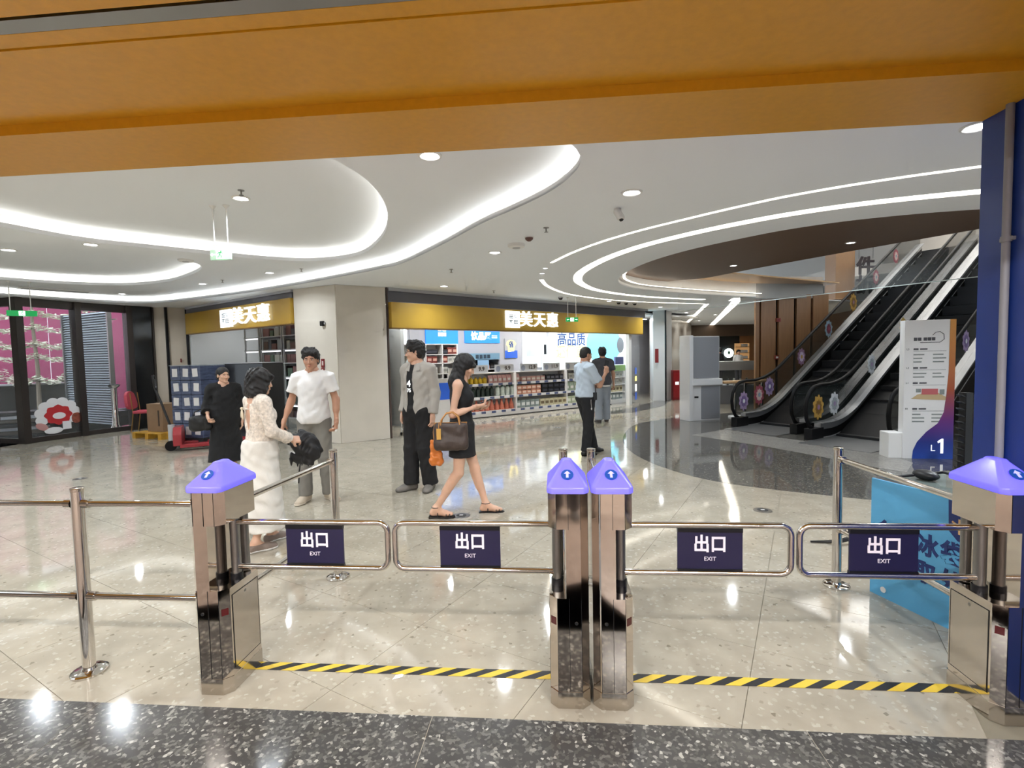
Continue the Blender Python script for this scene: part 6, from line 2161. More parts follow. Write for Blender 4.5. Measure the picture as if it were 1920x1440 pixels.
def body_ops(J, fem, w=1.0, feet=True):
    sw, hw = (.93, 1.02) if fem else (1.0, .96)
    o = [('+', .05, ('e', J['chest'], (.148 * sw * w, .102 * w, .185))), ('+', .06, ('e', J['waist'], ((.118 if fem else .135) * w, .09 * w, .15))),
         ('+', .06, ('e', J['pelvis'], (.155 * hw * w, .112 * w, .13))), ('+', .05, ('c', lerp(J['sL'], J['neck'], .2), lerp(J['sR'], J['neck'], .2), .052, .052)),
         ('+', .05, ('c', lerp(J['neck'], J['chest'], .1), lerp(J['neck'], J['head'], .55), .056 if not fem else .048, .05 if not fem else .044)),
         ('+', .05, ('c', lerp(J['sL'], J['neck'], .35), lerp(J['neck'], J['head'], .2), .04, .045)), ('+', .05, ('c', lerp(J['sR'], J['neck'], .35), lerp(J['neck'], J['head'], .2), .04, .045))]
    if fem:
        for s in (-1, 1):
            o.append(('+', .04, ('e', (J['chest'][0] + s * .065, J['chest'][1] + .075, J['chest'][2] - .01), (.06, .055, .06))))
    aw = .88 if fem else 1.0
    for S_ in 'LR':
        s, e, w_ = J['s' + S_], J['e' + S_], J['w' + S_]
        o += [('+', .04, ('c', s, e, .05 * aw, .036 * aw)), ('+', .02, ('c', e, w_, .036 * aw, .024 * aw)), ('+', .03, ('c', e, lerp(e, w_, .45), .036 * aw, .034 * aw)),
              ('+', .02, ('c', w_, tuple(Vector(w_) + Vector(J['d' + S_]).normalized() * .03), .024 * aw, .024 * aw))]
        h, k, a = J['h' + S_], J['k' + S_], J['a' + S_]
        o += [('+', .05, ('c', h, k, .083, .052)), ('+', .03, ('c', k, a, .05, .034)), ('+', .03, ('c', lerp(k, a, .12) [:1] + (lerp(k, a, .12)[1] - .018,) + lerp(k, a, .12)[2:], lerp(k, a, .5)[:1] + (lerp(k, a, .5)[1] - .018,) + lerp(k, a, .5)[2:], .046, .036))]
        if feet:
            o += foot_ops(a, J['f' + S_])
    return o


def hand_ops(w_, d, n, thumb, curl):
    w_, d, n = Vector(w_), Vector(d).normalized(), Vector(n).normalized()
    n = (n - d * n.dot(d)).normalized()
    t = d.cross(n) * thumb
    Rm = np.array([[d.x, t.x, n.x], [d.y, t.y, n.y], [d.z, t.z, n.z]])
    o = [('+', .012, ('c', tuple(w_ - d * .02), tuple(w_ + d * .02), .025, .026)), ('+', .015, ('b', tuple(w_ + d * .052), (.044, .038, .015), Rm, .013)), ('+', .01, ('e', tuple(w_ + d * .04 + t * .022 + n * .01), (.03, .018, .016), Rm))]
    for i, (off, L_) in enumerate(((.028, .07), (.0095, .078), (-.0095, .073), (-.028, .057))):
        p = w_ + d * (.09 - .006 * abs(i - 1.2)) + t * off
        dirv = (d + t * off * 1.2).normalized()
        r = .0092 - .0007 * (i == 3)
        for sgm, fr in enumerate((.42, .32, .26)):
            ang = curl * (0.9, 1.25, 1.0)[sgm] * (1 + .08 * i)
            dirv = (dirv * math.cos(ang) + n * math.sin(ang)).normalized()
            # keep the bend plane moving with the finger
            n2 = n
            q = p + dirv * L_ * fr
            o.append(('+', .004, ('c', tuple(p), tuple(q), r, r * .93)))
            r *= .93
            p = q
    p = w_ + d * .028 + t * .034
    dv = (t * .62 + d * .62 + n * (.35 + curl * .5)).normalized()
    q = p + dv * .036
    o.append(('+', .008, ('c', tuple(p), tuple(q), .013, .0115)))
    dv = (d * .85 + t * (.25 - curl * .5) + n * (.3 + curl * .6)).normalized()
    o.append(('+', .005, ('c', tuple(q), tuple(q + dv * .032), .0112, .0095)))
    return o


def head_ops(fem):
    j = .92 if fem else 1.0
    o = [('+', .03, ('e', (0, -.012, .036), (.074, .092, .086))), ('+', .03, ('e', (0, .02, -.03), (.061 * j, .07, .082))), ('+', .025, ('c', (-.044 * j, .004, -.062), (0, .056, -.094), .022, .02)), ('+', .025, ('c', (.044 * j, .004, -.062), (0, .056, -.094), .022, .02)),
         ('+', .015, ('e', (0, .063, -.094), (.022, .02, .018))), ('+', .012, ('c', (-.032, .076, .02), (.032, .076, .02), .012, .012)),
         ('+', .02, ('e', (-.036, .062, -.026), (.025, .025, .024))), ('+', .02, ('e', (.036, .062, -.026), (.025, .025, .024))),
         ('-', .008, ('e', (-.031, .1, .003), (.017, .02, .0095))), ('-', .008, ('e', (.031, .1, .003), (.017, .02, .0095))),
         ('+', .008, ('c', (0, .088, .006), (0, .104, -.032), .007, .011)), ('+', .006, ('e', (-.011, .095, -.036), (.008, .009, .007))), ('+', .006, ('e', (.011, .095, -.036), (.008, .009, .007))),
         ('+', .006, ('e', (0, .089, -.058), (.021, .008, .005))), ('+', .006, ('e', (0, .087, -.067), (.018, .009, .006))), ('-', .003, ('e', (0, .1, -.0625), (.02, .008, .0014)))]
    for s in (-1, 1):
        o += [('+', .006, ('e', (s * .076, -.006, -.008), (.009, .018, .03))), ('-', .003, ('e', (s * .086, -.002, -.006), (.006, .009, .018)))]
    o.append(('+', .025, ('c', (0, -.03, -.05), (0, -.028, -.14), .05 if not fem else .044, .05 if not fem else .044)))
    return o


HAIR = {
    'short': lambda: ([('+', .02, ('e', (0, -.02, .05), (.092, .104, .088))), ('+', .03, ('e', (0, -.045, -.005), (.086, .072, .075))), ('-', .012, ('e', (0, .11, -.045), (.078, .075, .098))), ('-', .012, ('b', (0, .075, -.07), (.12, .075, .075), None, .03)),
                       ('+', .012, ('c', (-.06, .062, .082), (.055, .066, .085), .03, .03)), ('+', .02, ('c', (-.04, .04, .115), (.04, .045, .12), .03, .028)), ('+', .012, ('c', (-.078, .03, .05), (-.078, .015, .015), .016, .012)), ('+', .012, ('c', (.078, .03, .05), (.078, .015, .015), .016, .012))], .0045),
    'fringe': lambda: ([('+', .02, ('e', (0, -.02, .05), (.092, .106, .09))), ('+', .03, ('e', (0, -.05, -.015), (.086, .07, .08))), ('-', .012, ('e', (0, .11, -.05), (.078, .075, .095))), ('-', .012, ('b', (0, .075, -.08), (.12, .075, .075), None, .03)),
                        ('+', .012, ('c', (-.062, .06, .066), (.055, .068, .07), .03, .03)), ('+', .02, ('c', (-.05, .045, .105), (.045, .05, .11), .034, .032)), ('+', .012, ('c', (-.08, .03, .04), (-.08, .015, .0), .016, .012)), ('+', .012, ('c', (.08, .03, .04), (.08, .015, .0), .016, .012))], .005),
    'buzz': lambda: ([('+', .01, ('e', (0, -.014, .04), (.079, .097, .088))), ('+', .02, ('e', (0, -.045, -.01), (.074, .062, .065))), ('-', .01, ('e', (0, .11, -.04), (.075, .07, .105))), ('-', .01, ('b', (0, .085, -.06), (.12, .075, .07), None, .03))], .0012),
    'bob': lambda: ([('+', .02, ('e', (0, -.02, .035), (.1, .116, .104))), ('+', .04, ('e', (0, -.035, -.05), (.115, .1, .115))), ('+', .03, ('c', (-.08, -.01, -.06), (-.075, .0, -.15), .038, .025)), ('+', .03, ('c', (.08, -.01, -.06), (.075, .0, -.15), .038, .025)), ('+', .03, ('c', (-.05, -.07, -.11), (.05, -.07, -.11), .05, .05)),
                     ('-', .015, ('e', (0, .115, -.05), (.064, .075, .1))), ('+', .015, ('c', (-.05, .075, .055), (.045, .082, .05), .026, .024))], .005),
    'long': lambda: ([('+', .02, ('e', (0, -.018, .04), (.092, .11, .098))), ('+', .05, ('c', (0, -.05, .0), (0, -.045, -.18), .085, .085, (1.1, .8, 1))), ('+', .04, ('c', (0, -.045, -.16), (0, .005, -.34), .09, .055, (1.15, .6, 1))), ('+', .03, ('c', (.075, -.015, -.02), (.085, .03, -.2), .032, .03)), ('+', .03, ('c', (-.075, -.015, -.02), (-.085, .03, -.2), .032, .03)),
                      ('-', .012, ('e', (0, .115, -.055), (.07, .075, .095))), ('+', .012, ('c', (-.05, .08, .045), (.045, .085, .042), .024, .024))], .003),
    'tied': lambda: ([('+', .01, ('e', (0, -.016, .045), (.085, .1, .088))), ('+', .03, ('e', (0, -.045, -.015), (.08, .065, .075))), ('-', .012, ('e', (0, .11, -.035), (.072, .075, .1))), ('-', .01, ('b', (0, .09, -.07), (.12, .075, .075), None, .03)), ('+', .02, ('e', (0, -.115, -.03), (.04, .04, .05)))], .002),
}
EYEW = mat('eye_white', 'd8d4cf', 0.3)
EYED = mat('eye_dark', '1a1210', 0.2)
HAIRM = mat('hair_black', '121012', 0.45, var=0.3, vscale=20, bump=0.5, bscale=120, stretch=(3, 3, 0.4))
LIPS = mat('lip_tone', 'a8675c', 0.45)


def skin(nm, c):
    m = mat('skin_' + nm, c, 0.5, var=0.05, vscale=14)
    m.node_tree.nodes['Principled BSDF'].inputs['Subsurface Weight'].default_value = 0.08
    m.node_tree.nodes['Principled BSDF'].inputs['Subsurface Radius'].default_value = (0.02, 0.008, 0.004)
    return m


class Person:
    def __init__(s, label, loc, heading, height, J, fem, skn, hair, group=None, res=1.0, w=1.0, brows=True):
        s.t = thing('person', label, 'person', (loc[0], loc[1], 0), math.radians(heading), group, height / 1.72)
        s.J, s.fem, s.res = J, fem, res
        s.sk = skn
        hm = Matrix.Translation(J['head']) @ Matrix.Rotation(math.radians(J['hy']), 4, 'Z') @ Matrix.Rotation(math.radians(J['hp']), 4, 'X') @ Matrix.Rotation(math.radians(J['hr']), 4, 'Y')
        s.hm = hm
        ch = [(body_ops(J, fem, w), .013 * res), (head_ops(fem), .0056 * res, 0, hm)]
        for S_, th in (('R', -1), ('L', 1)):
            ch.append((hand_ops(J['w' + S_], J['d' + S_], J['n' + S_], th, J['curl' + S_]), .0042 * res))
        s.body = skin_obj('body', ch, skn, s.t)
        ops, wr = HAIR[hair]()
        s.hair = skin_obj('hair', [(ops, .0065 * res, wr, hm, 2.2)], HAIRM, s.t)
        for sx in (-1, 1):
            e = MB().ell((0, 0, 0), (.0115, .0075, .0052), 10, 6).build('eye', EYEW, s.t, smooth=True)
            e.matrix_local = hm @ Matrix.Translation((sx * .031, .0785, .003))
            p = MB().ell((0, .0048, 0), (.0062, .0038, .0050), 8, 5).build('iris', EYED, e, smooth=True)
            if brows:
                b = MB().tube([(-sx * .018, 0, -.002), (0, .002, .003), (sx * .018, -.007, -.001)], [.0035, .0038, .002], 6).build('eyebrow', HAIRM, s.t, smooth=True)
                b.matrix_local = hm @ Matrix.Translation((sx * .032, .0885, .0215))
        l = MB().ell((0, 0, 0), (.019, .004, .0055), 10, 6).build('mouth', LIPS, s.t, smooth=True)
        l.matrix_local = hm @ Matrix.Translation((0, .094, -.0625))

    def wear(s, name, ops, m, wr=.0022, h=.011, wf=1.0):
        return skin_obj(name, [(ops, h * s.res, wr, None, wf)], m, s.t)

    def part(s, name, mb, m, head=False, smooth=True, **kw):
        o = mb.build(name, m, s.t, smooth=smooth, **kw)
        if head:
            o.matrix_local = s.hm
        return o

    # --- garments
    def torso(s, infl=.016, hem=.88, fem=None, w=1.0, extra=0.0):
        J = s.J
        fem = s.fem
        sw = .93 if fem else 1.0
        o = [('+', .05, ('e', J['chest'], (.148 * sw * w + infl, .102 * w + infl + .004, .185 + infl * .5))), ('+', .07, ('e', J['waist'], (.135 * w + infl + extra, .096 * w + infl + extra, .17))), ('+', .07, ('e', J['pelvis'], (.155 * w + infl + extra, .114 * w + infl + extra, .15))),
             ('+', .05, ('c', lerp(J['sL'], J['neck'], .2), lerp(J['sR'], J['neck'], .2), .052 + infl * .7, .052 + infl * .7)),
             ('+', .05, ('c', lerp(J['sL'], J['neck'], .4), lerp(J['neck'], J['head'], .1), .04 + infl * .6, .045 + infl * .4)), ('+', .05, ('c', lerp(J['sR'], J['neck'], .4), lerp(J['neck'], J['head'], .1), .04 + infl * .6, .045 + infl * .4))]
        if fem:
            for k in (-1, 1):
                o.append(('+', .05, ('e', (J['chest'][0] + k * .065, J['chest'][1] + .075, J['chest'][2] - .01), (.06 + infl * .6, .055 + infl * .6, .06 + infl))))
        o.append(('&', .008, ('p', (0, 0, hem), (0, 0, -1))))
        return o

    def sleeve(s, S_, frac, infl=.014, flare=0.0, aw=None):
        J = s.J
        aw = aw or (.88 if s.fem else 1.0)
        a, e, w_ = J['s' + S_], J['e' + S_], J['w' + S_]
        if frac <= 1:
            return [('+', .03, ('k', lerp(a, e, -.1), lerp(a, e, frac), .05 * aw + infl, .042 * aw + infl + flare)), ('+', .03, ('c', a, lerp(a, e, .2), .05 * aw + infl * .8, .048 * aw + infl * .8))]
        return [('+', .03, ('c', a, e, .05 * aw + infl, .037 * aw + infl)), ('+', .03, ('k', lerp(e, w_, -.05), lerp(e, w_, frac - 1), .037 * aw + infl, .027 * aw + infl + flare))]

    def neckhole(s, r=.062, drop=.0, fwd=.01):
        n = s.J['neck']
        return [('-', .008, ('c', (n[0], n[1] + fwd, n[2] + .03 - drop), (n[0], n[1] + .02 + fwd, n[2] + .2), r, r + .02))]

    def trousers(s, infl=.02, top=1.0, cuff=.07, flare=.012, w=1.0):
        J = s.J
        o = [('+', .05, ('e', J['pelvis'], (.155 * w + infl * .8, .114 * w + infl * .8, .15)))]
        for S_ in 'LR':
            h, k, a = J['h' + S_], J['k' + S_], J['a' + S_]
            L_ = (Vector(a) - Vector(k)).length
            end = lerp(k, a, 1 - (cuff - .085) / max(L_, .1) if cuff > .085 else 1.03)
            o += [('+', .04, ('c', h, k, .083 + infl, .055 + infl)), ('+', .03, ('k', lerp(k, a, -.06), end, .054 + infl, .038 + infl + flare))]
        o.append(('&', .008, ('p', (0, 0, top), (0, 0, 1))))
        return o

    def shoes(s, m, infl=.009, cut=.085, sole=None, name='shoe'):
        for S_ in 'LR':
            a = s.J['a' + S_]
            o = foot_ops(a, s.J['f' + S_], infl=infl)
            zz = a[2] - .085
            o += [('&', .006, ('p', (0, 0, zz + cut), (0, 0, 1))), ('&', .004, ('p', (0, 0, zz + .001), (0, 0, -1)))]
            sh_ = skin_obj(name, [(o, .0075 * s.res, 0)], m, s.t)
            if sole:
                o2 = foot_ops(a, s.J['f' + S_], infl=infl + .003)
                o2 += [('&', .004, ('p', (0, 0, zz + .026), (0, 0, 1))), ('&', .003, ('p', (0, 0, zz), (0, 0, -1)))]
                skin_obj('sole', [(o2, .008 * s.res, 0)], sole, sh_)


SKA, SKB, SKC = skin('warm', 'b98a70'), skin('light', 'd2a88f'), skin('mid', 'c1947a')
CW = lambda nm, c, r=.85, **k: mat('cloth_' + nm, c, r, var=.05, vscale=8, bump=.25, bscale=160, **k)

# ---- man in a white T-shirt, facing the gates
J = std_pose()
J.update(eR=(.262, -.03, 1.135), wR=(.315, .06, .915), dR=(.15, .25, -1), nR=(-.6, -.2, 0), curlR=.7, eL=(-.242, -.04, 1.14), wL=(-.262, .03, .905), dL=(.05, .12, -1), nL=(1, .1, 0), curlL=.95,
         hR=(.085, 0, .90), kR=(.105, .05, .485), aR=(.105, .06, .085), fR=(.15, 1), kL=(-.115, .02, .485), aL=(-.13, -.03, .085), fL=(-.75, .65), hy=8, hp=-4)
p = Person('man in a white T-shirt and grey trousers facing the gates', (-2.19, 5.5), 180, 1.675, J, False, SKA, 'short')
p.wear('t_shirt', p.torso(.02, .885, extra=.012) + p.sleeve('R', .62, .022, .012) + p.sleeve('L', .62, .022, .012) + p.neckhole(.06, .0, .012), CW('white', 'e4e2e0'), .0030)
p.wear('trousers', p.trousers(.022, .99, .07, .016), CW('greytrouser', '77746d'), .0022)
p.shoes(mat('shoe_beige', 'b9ab98', .6), .011, .08, mat('sole_cream', 'd3cabb', .6))
o = MB().ell((-.262, .05, .80), (.015, .015, .02), 10, 6).build('held_case', WHITEP, p.t, smooth=True)

# ---- man in an open grey jacket, looking aside
J = std_pose()
J.update(eR=(.205, -.05, 1.13), wR=(.21, .03, .89), eL=(-.212, -.04, 1.13), wL=(-.212, .02, .885), hy=-48, hp=-3, head=(.012, .02, 1.6), aR=(.10, .05, .085), kR=(.095, .03, .485), fR=(.45, 1), aL=(-.10, -.05, .085), fL=(-.35, 1))
p = Person('man in an open grey jacket and glasses looking aside', (-1.10, 5.85), 152, 1.745, J, False, SKB, 'fringe')
p.wear('undershirt', p.torso(.014, .86) + p.neckhole(.058), CW('blacktee', '131214'), .0015)
jk = p.torso(.024, .83, extra=.008) + [('-', .012, ('b', (0.02, .2, 1.1), (.046, .15, .55), np.array(Matrix.Rotation(.06, 3, 'Y')), .01))]
p.wear('jacket', jk + p.sleeve('R', 1.95, .024, .006) + p.sleeve('L', 1.95, .024, .006) + p.neckhole(.066, .005, .01) , CW('greyjacket', 'a9a49c'), .0032)
clr = MB()
n_ = J['neck']
for sx in (-1, 1):
    clr.add([(sx * .025 + .01, .10, n_[2] - .055), (sx * .095, .085, n_[2] - .045), (sx * .078, .02, n_[2] + .04), (sx * .055, .045, n_[2] + .03), (sx * .025 + .01, .108, n_[2] - .06), (sx * .10, .095, n_[2] - .05), (sx * .086, .02, n_[2] + .042), (sx * .057, .055, n_[2] + .032)], [(0, 1, 2, 3), (7, 6, 5, 4), (0, 4, 5, 1), (1, 5, 6, 2), (2, 6, 7, 3), (3, 7, 4, 0)])
p.part('collar', clr, CW('greyjacket', 'a9a49c'))
p.wear('trousers', p.trousers(.034, 1.0, .075, .018), CW('blacktrouser', '141315'), .003)
p.shoes(mat('shoe_grey', '6f6a64', .7), .012, .08, mat('sole_grey', '55514c', .6))
gm = MB()
for sx in (-1, 1):
    gm.tube([(sx * .033 + .022 * math.cos(a), .1, .002 + .017 * math.sin(a)) for a in [k * math.pi / 6 for k in range(12)]], .0022, 6, closed=True)
    gm.cyl((sx * .055, .1, .006), (sx * .08, -.005, .004), .002, n=6)
gm.cyl((-.011, .101, .004), (.011, .101, .004), .002, n=6)
p.part('glasses', gm, BLACKP, head=True)
text('4', .1, PRW, p.t, (.02, .137, 1.24), rot=(math.pi / 2, 0, math.pi), name='shirt_print', extrude=.0015, bold=.003)
text('75', .055, PRW, p.t, (.02, .137, 1.165), rot=(math.pi / 2, 0, math.pi), name='shirt_print', extrude=.0015, bold=.002)

# ---- woman in a sleeveless black dress, walking with a phone
J = std_pose()
J.update(pelvis=(0, 0, .94), chest=(0, -.0, 1.27), neck=(0, -.005, 1.44), head=(0, .055, 1.585), hp=-24, sR=(.155, -.02, 1.39), sL=(-.155, .0, 1.39),
         eR=(.205, -.075, 1.10), wR=(.10, .155, 1.165), dR=(-.25, .9, .12), nR=(-.4, 0, .9), curlR=.6, eL=(-.19, .0, 1.12), wL=(-.05, .19, 1.14), dL=(.3, .85, .1), nL=(.2, -.1, .95), curlL=.6,
         kR=(.085, -.04, .475), aR=(.08, -.285, .105), fR=(.05, 1), kL=(-.08, .125, .49), aL=(-.07, .235, .09), fL=(0, 1))
p = Person('woman in a sleeveless black dress walking and reading her phone', (-.50, 4.86), -88, 1.585, J, True, SKB, 'long')
dr = p.torso(.010, .80) + [('+', .05, ('k', (0, -.005, .97), (0, .0, .64), .148, .168, (1.05, .86, 1)))] + [('-', .012, ('c', (.24, -.02, 1.36), (.16, -.02, 1.52), .055, .06)), ('-', .012, ('c', (-.24, -.02, 1.36), (-.16, -.02, 1.52), .055, .06))] + p.neckhole(.066, .03, .02)
p.wear('dress', dr, CW('blackdress', '121114', .8), .0022)
for S_ in 'RL':
    a = Vector(J['a' + S_])
    f = Vector((J['f' + S_][0], J['f' + S_][1], 0)).normalized()
    sd = Vector((-f.y, f.x, 0))
    z0 = a.z - .085
    sb_ = MB()
    loop = [(-.075, -.032), (-.078, 0), (-.075, .032), (.02, .036), (.12, .048), (.185, .03), (.2, 0), (.185, -.03), (.12, -.048), (.02, -.036)]
    base = Vector((a.x, a.y, 0))
    sb_.prism([((base + f * u + sd * v).x, (base + f * u + sd * v).y) for u, v in loop], z0 - .012, z0 + .004)
    sdl = sb_.build('sandal', mat('sandal_black', '151213', .4), p.t)
    hl = base - f * .055
    MB().box((hl.x, hl.y, z0 - .014), (.045, .05, .024), math.atan2(f.y, f.x)).build('heel', MATS['sandal_black'], sdl)
    for u, zz, wd in ((.02, .062, .04), (.11, .05, .046), (.145, .036, .042)):
        q = base + f * u
        MB().tube([tuple(q - sd * wd + V3(0, 0, z0 + .004)), tuple(q - sd * wd * .75 + V3(0, 0, z0 + zz * .75)), tuple(q + V3(0, 0, z0 + zz)), tuple(q + sd * wd * .75 + V3(0, 0, z0 + zz * .75)), tuple(q + sd * wd + V3(0, 0, z0 + .004))], .005, 6).build('strap', MATS['sandal_black'], sdl)
    q = base
    MB().tube([tuple(q + (f * math.cos(k * math.pi / 6) * .047 + sd * math.sin(k * math.pi / 6) * .042) + V3(0, 0, z0 + .098)) for k in range(12)], .0045, 6, closed=True).build('ankle_strap', MATS['sandal_black'], sdl)
WM = Matrix.Translation((-.50, 4.86, 0)) @ Matrix.Rotation(math.radians(-88), 4, 'Z') @ Matrix.Scale(1.585 / 1.72, 4)
ph = MB().box((0, 0, 0), (.07, .145, .009)).build('phone', BLACKP, None, bevel=.003)
ph.matrix_world = WM @ Matrix.Translation((.035, .255, 1.215)) @ Matrix.Rotation(.35, 4, 'X')
tag(ph, 'black phone held by the walking woman', 'phone')
bagM = mat('bag_brown', '3a2d27', .5, var=.18, vscale=26, bump=.15, bscale=90)
TAN = mat('bag_tan', 'a8743a', .5)
bg = thing('handbag', 'dark brown patterned handbag with tan handles on the walking woman', 'handbag', WM @ Vector((.265, -.09, .765)), math.radians(2), None, 1.0)
bo = [('+', .02, ('b', (0, 0, .12), (.155, .06, .125), None, .035)), ('+', .03, ('b', (0, 0, .05), (.15, .075, .055), None, .04))]
skin_obj('body', [(bo, .009, .003)], bagM, bg)
MB().bbox(-.15, .15, -.012, .012, .235, .247).build('zip', TAN, bg)
for y in (-.05, .05):
    MB().tube([(-.09, y, .20), (-.085, y * .9, .27), (-.04, y * .7, .33), (.02, y * .6, .34), (.07, y * .7, .3), (.09, y, .2)], .007, 8).build('handle', TAN, bg, smooth=True)
MB().bbox(-.125, -.085, -.078, -.072, .1, .2).build('tag', mat('tag_gold', 'c79a4c', .4), bg)
MB().tube([(-.105, -.075, .2), (-.1, -.06, .26)], .004, 6).build('tag_cord', TAN, bg)
MB().tube([(-.155, 0, .06), (-.16, 0, .16), (-.145, 0, .23)], .008, 6).build('side_trim', TAN, bg)
ob = thing('orange_bag', 'orange plastic bag hanging below the brown handbag', 'bag', WM @ Vector((.13, -.26, .60)), .1)
oo = [('+', .03, ('b', (0, 0, .10), (.055, .03, .12), None, .02)), ('+', .03, ('b', (.0, 0, .02), (.062, .035, .04), None, .025))]
skin_obj('bag_body', [(oo, .008, .006, None, 1.6)], mat('orange_plastic', 'c8702a', .35), ob)
MB().tube([(-.02, 0, .21), (-.01, 0, .3), (.01, 0, .3), (.02, 0, .21)], .004, 6).build('loop', mat('orange_plastic', 'c8702a', .35), ob)

# ---- security guard in a pale blue shirt
J = std_pose()
J.update(eR=(.215, .13, 1.115), wR=(.16, .275, 1.30), dR=(-.1, .35, .9), nR=(-.9, .2, .1), curlR=.55, eL=(-.215, .02, 1.12), wL=(-.17, .2, 1.06), dL=(.2, .9, .2), nL=(.9, .1, 0), curlL=.6, hp=-10,
         kR=(.09, -.01, .485), aR=(.085, -.06, .085), fR=(.1, 1), kL=(-.085, .10, .49), aL=(-.08, .19, .095), fL=(.0, 1))
p = Person('guard in a pale blue short-sleeved shirt and black trousers', (1.13, 7.72), -66, 1.665, J, False, SKC, 'buzz', w=1.06)
p.wear('shirt', p.torso(.022, .93, extra=.012, w=1.05) + p.sleeve('R', .8, .024, .012) + p.sleeve('L', .8, .024, .012) + p.neckhole(.058), CW('paleblue', 'b6c3d0'), .0034)
clr = MB().tube([(.06 * math.cos(a), -.012 + .058 * math.sin(a), n_[2] + .03 - .02 * math.sin(a)) for a in [k * math.pi / 8 for k in range(16)]], .012, 8, closed=True)
p.part('collar', clr, CW('paleblue', 'b6c3d0'))
p.wear('trousers', p.trousers(.026, .985, .07, .012, 1.03), CW('guardtrouser', '15161a'), .0026)
p.shoes(mat('shoe_black', '0f0f10', .35), .01, .085, BLACKR)
bt = MB().tube([(.172 * math.cos(a), .132 * math.sin(a), .965) for a in [k * math.pi / 10 for k in range(20)]], .016, 6, closed=True)
p.part('belt', bt, BLACKP)
p.part('radio', MB().box((.185, .05, .95), (.05, .06, .12)).cyl((.185, .07, 1.0), (.185, .075, 1.12), .007, n=6), BLACKP, smooth=False)
p.part('key_chain', MB().tube([(.19, -.02, .93), (.198, -.025, .85), (.195, -.015, .78)], .004, 5).ell((.196, -.015, .755), (.008, .014, .022), 8, 6), mat('keys_metal', 'c9c9c9', .3, .8))
GM = Matrix.Translation((1.13, 7.72, 0)) @ Matrix.Rotation(math.radians(-66), 4, 'Z') @ Matrix.Scale(1.665 / 1.72, 4)
ph = MB().box((0, 0, 0), (.012, .075, .15)).build('phone', BLACKP, None, bevel=.003)
ph.matrix_world = GM @ Matrix.Translation((.10, .335, 1.43)) @ Matrix.Rotation(-.3, 4, 'X')
tag(ph, 'dark phone raised by the guard', 'phone')

# ---- man in a grey T-shirt seen from behind
J = std_pose()
J.update(kR=(.09, .03, .485), aR=(.10, .06, .085), fR=(.35, 1), kL=(-.10, .0, .485), aL=(-.13, -.08, .085), fL=(-.1, 1), eL=(-.235, .02, 1.12), wL=(-.16, .2, 1.1), dL=(.3, .9, .2), nL=(.5, 0, .8), eR=(.24, -.03, 1.13), wR=(.265, .02, .89), hy=-12)
p = Person('man in a dark grey T-shirt and pale trousers seen from behind', (2.05, 11.3), 8, 1.70, J, False, SKC, 'short', res=1.4)
p.wear('t_shirt', p.torso(.03, .87, extra=.02) + p.sleeve('R', .75, .028, .012) + p.sleeve('L', .75, .028, .012) + p.neckhole(.058), CW('charcoal', '46464c'), .003)
p.wear('shirt_hem', [('+', .02, ('k', (0, 0, .83), (0, 0, .90), .195, .185, (1.0, .74, 1)))], CW('hemwhite', 'd8d6d2'), .001)
p.wear('trousers', p.trousers(.03, .92, .07, .02), CW('palejeans', '8c939b'), .0026)
p.shoes(mat('shoe_dark', '35302e', .6), .012, .08, mat('sole_pale', 'a8a39a', .6))

# ---- woman in a long black dress beside the wrapped load
J = std_pose()
J.update(eR=(.235, -.03, 1.11), wR=(.235, .13, .985), dR=(-.1, .75, -.6), nR=(-1, 0, 0), curlR=.9, eL=(-.22, -.04, 1.12), wL=(-.225, .03, .88), hy=26, hp=-2, kR=(.10, -.02, .48), aR=(.12, -.2, .09), fR=(.2, 1), aL=(-.09, .05, .085))
p = Person('woman in a loose long black dress in front of the black crate', (-3.86, 6.70), 214, 1.48, J, True, SKB, 'tied')
dr = p.torso(.03, .7, extra=.03) + [('+', .10, ('k', (0, 0, 1.15), (0, -.01, .27), .165, .26, (1.0, .8, 1)))] + p.sleeve('R', 1.55, .034, .03) + p.sleeve('L', 1.6, .034, .03) + p.neckhole(.07, .02, .02)
p.wear('dress', dr, CW('longblack', '0f0f11', .9), .0045, .012)
p.shoes(mat('shoe_cream', 'c2b6a2', .6), .01, .06, mat('sole_cream2', 'd0c8b8', .6))
BM_ = Matrix.Translation((-3.86, 6.70, 0)) @ Matrix.Rotation(math.radians(214), 4, 'Z') @ Matrix.Scale(1.48 / 1.72, 4)
hb_ = thing('shoulder_bag', 'soft black bag hanging from the arm of the woman in black', 'bag', BM_ @ Vector((.33, .05, .78)), math.radians(34))
skin_obj('bag_body', [([('+', .03, ('b', (0, 0, .09), (.13, .06, .10), None, .05))], .01, .006)], mat('softbag_black', '101012', .6), hb_)
MB().tube([(-.08, 0, .17), (-.06, 0, .24), (0, 0, .27), (.06, 0, .24), (.08, 0, .17)], .008, 6).build('handle', mat('softbag_black', '101012', .6), hb_)

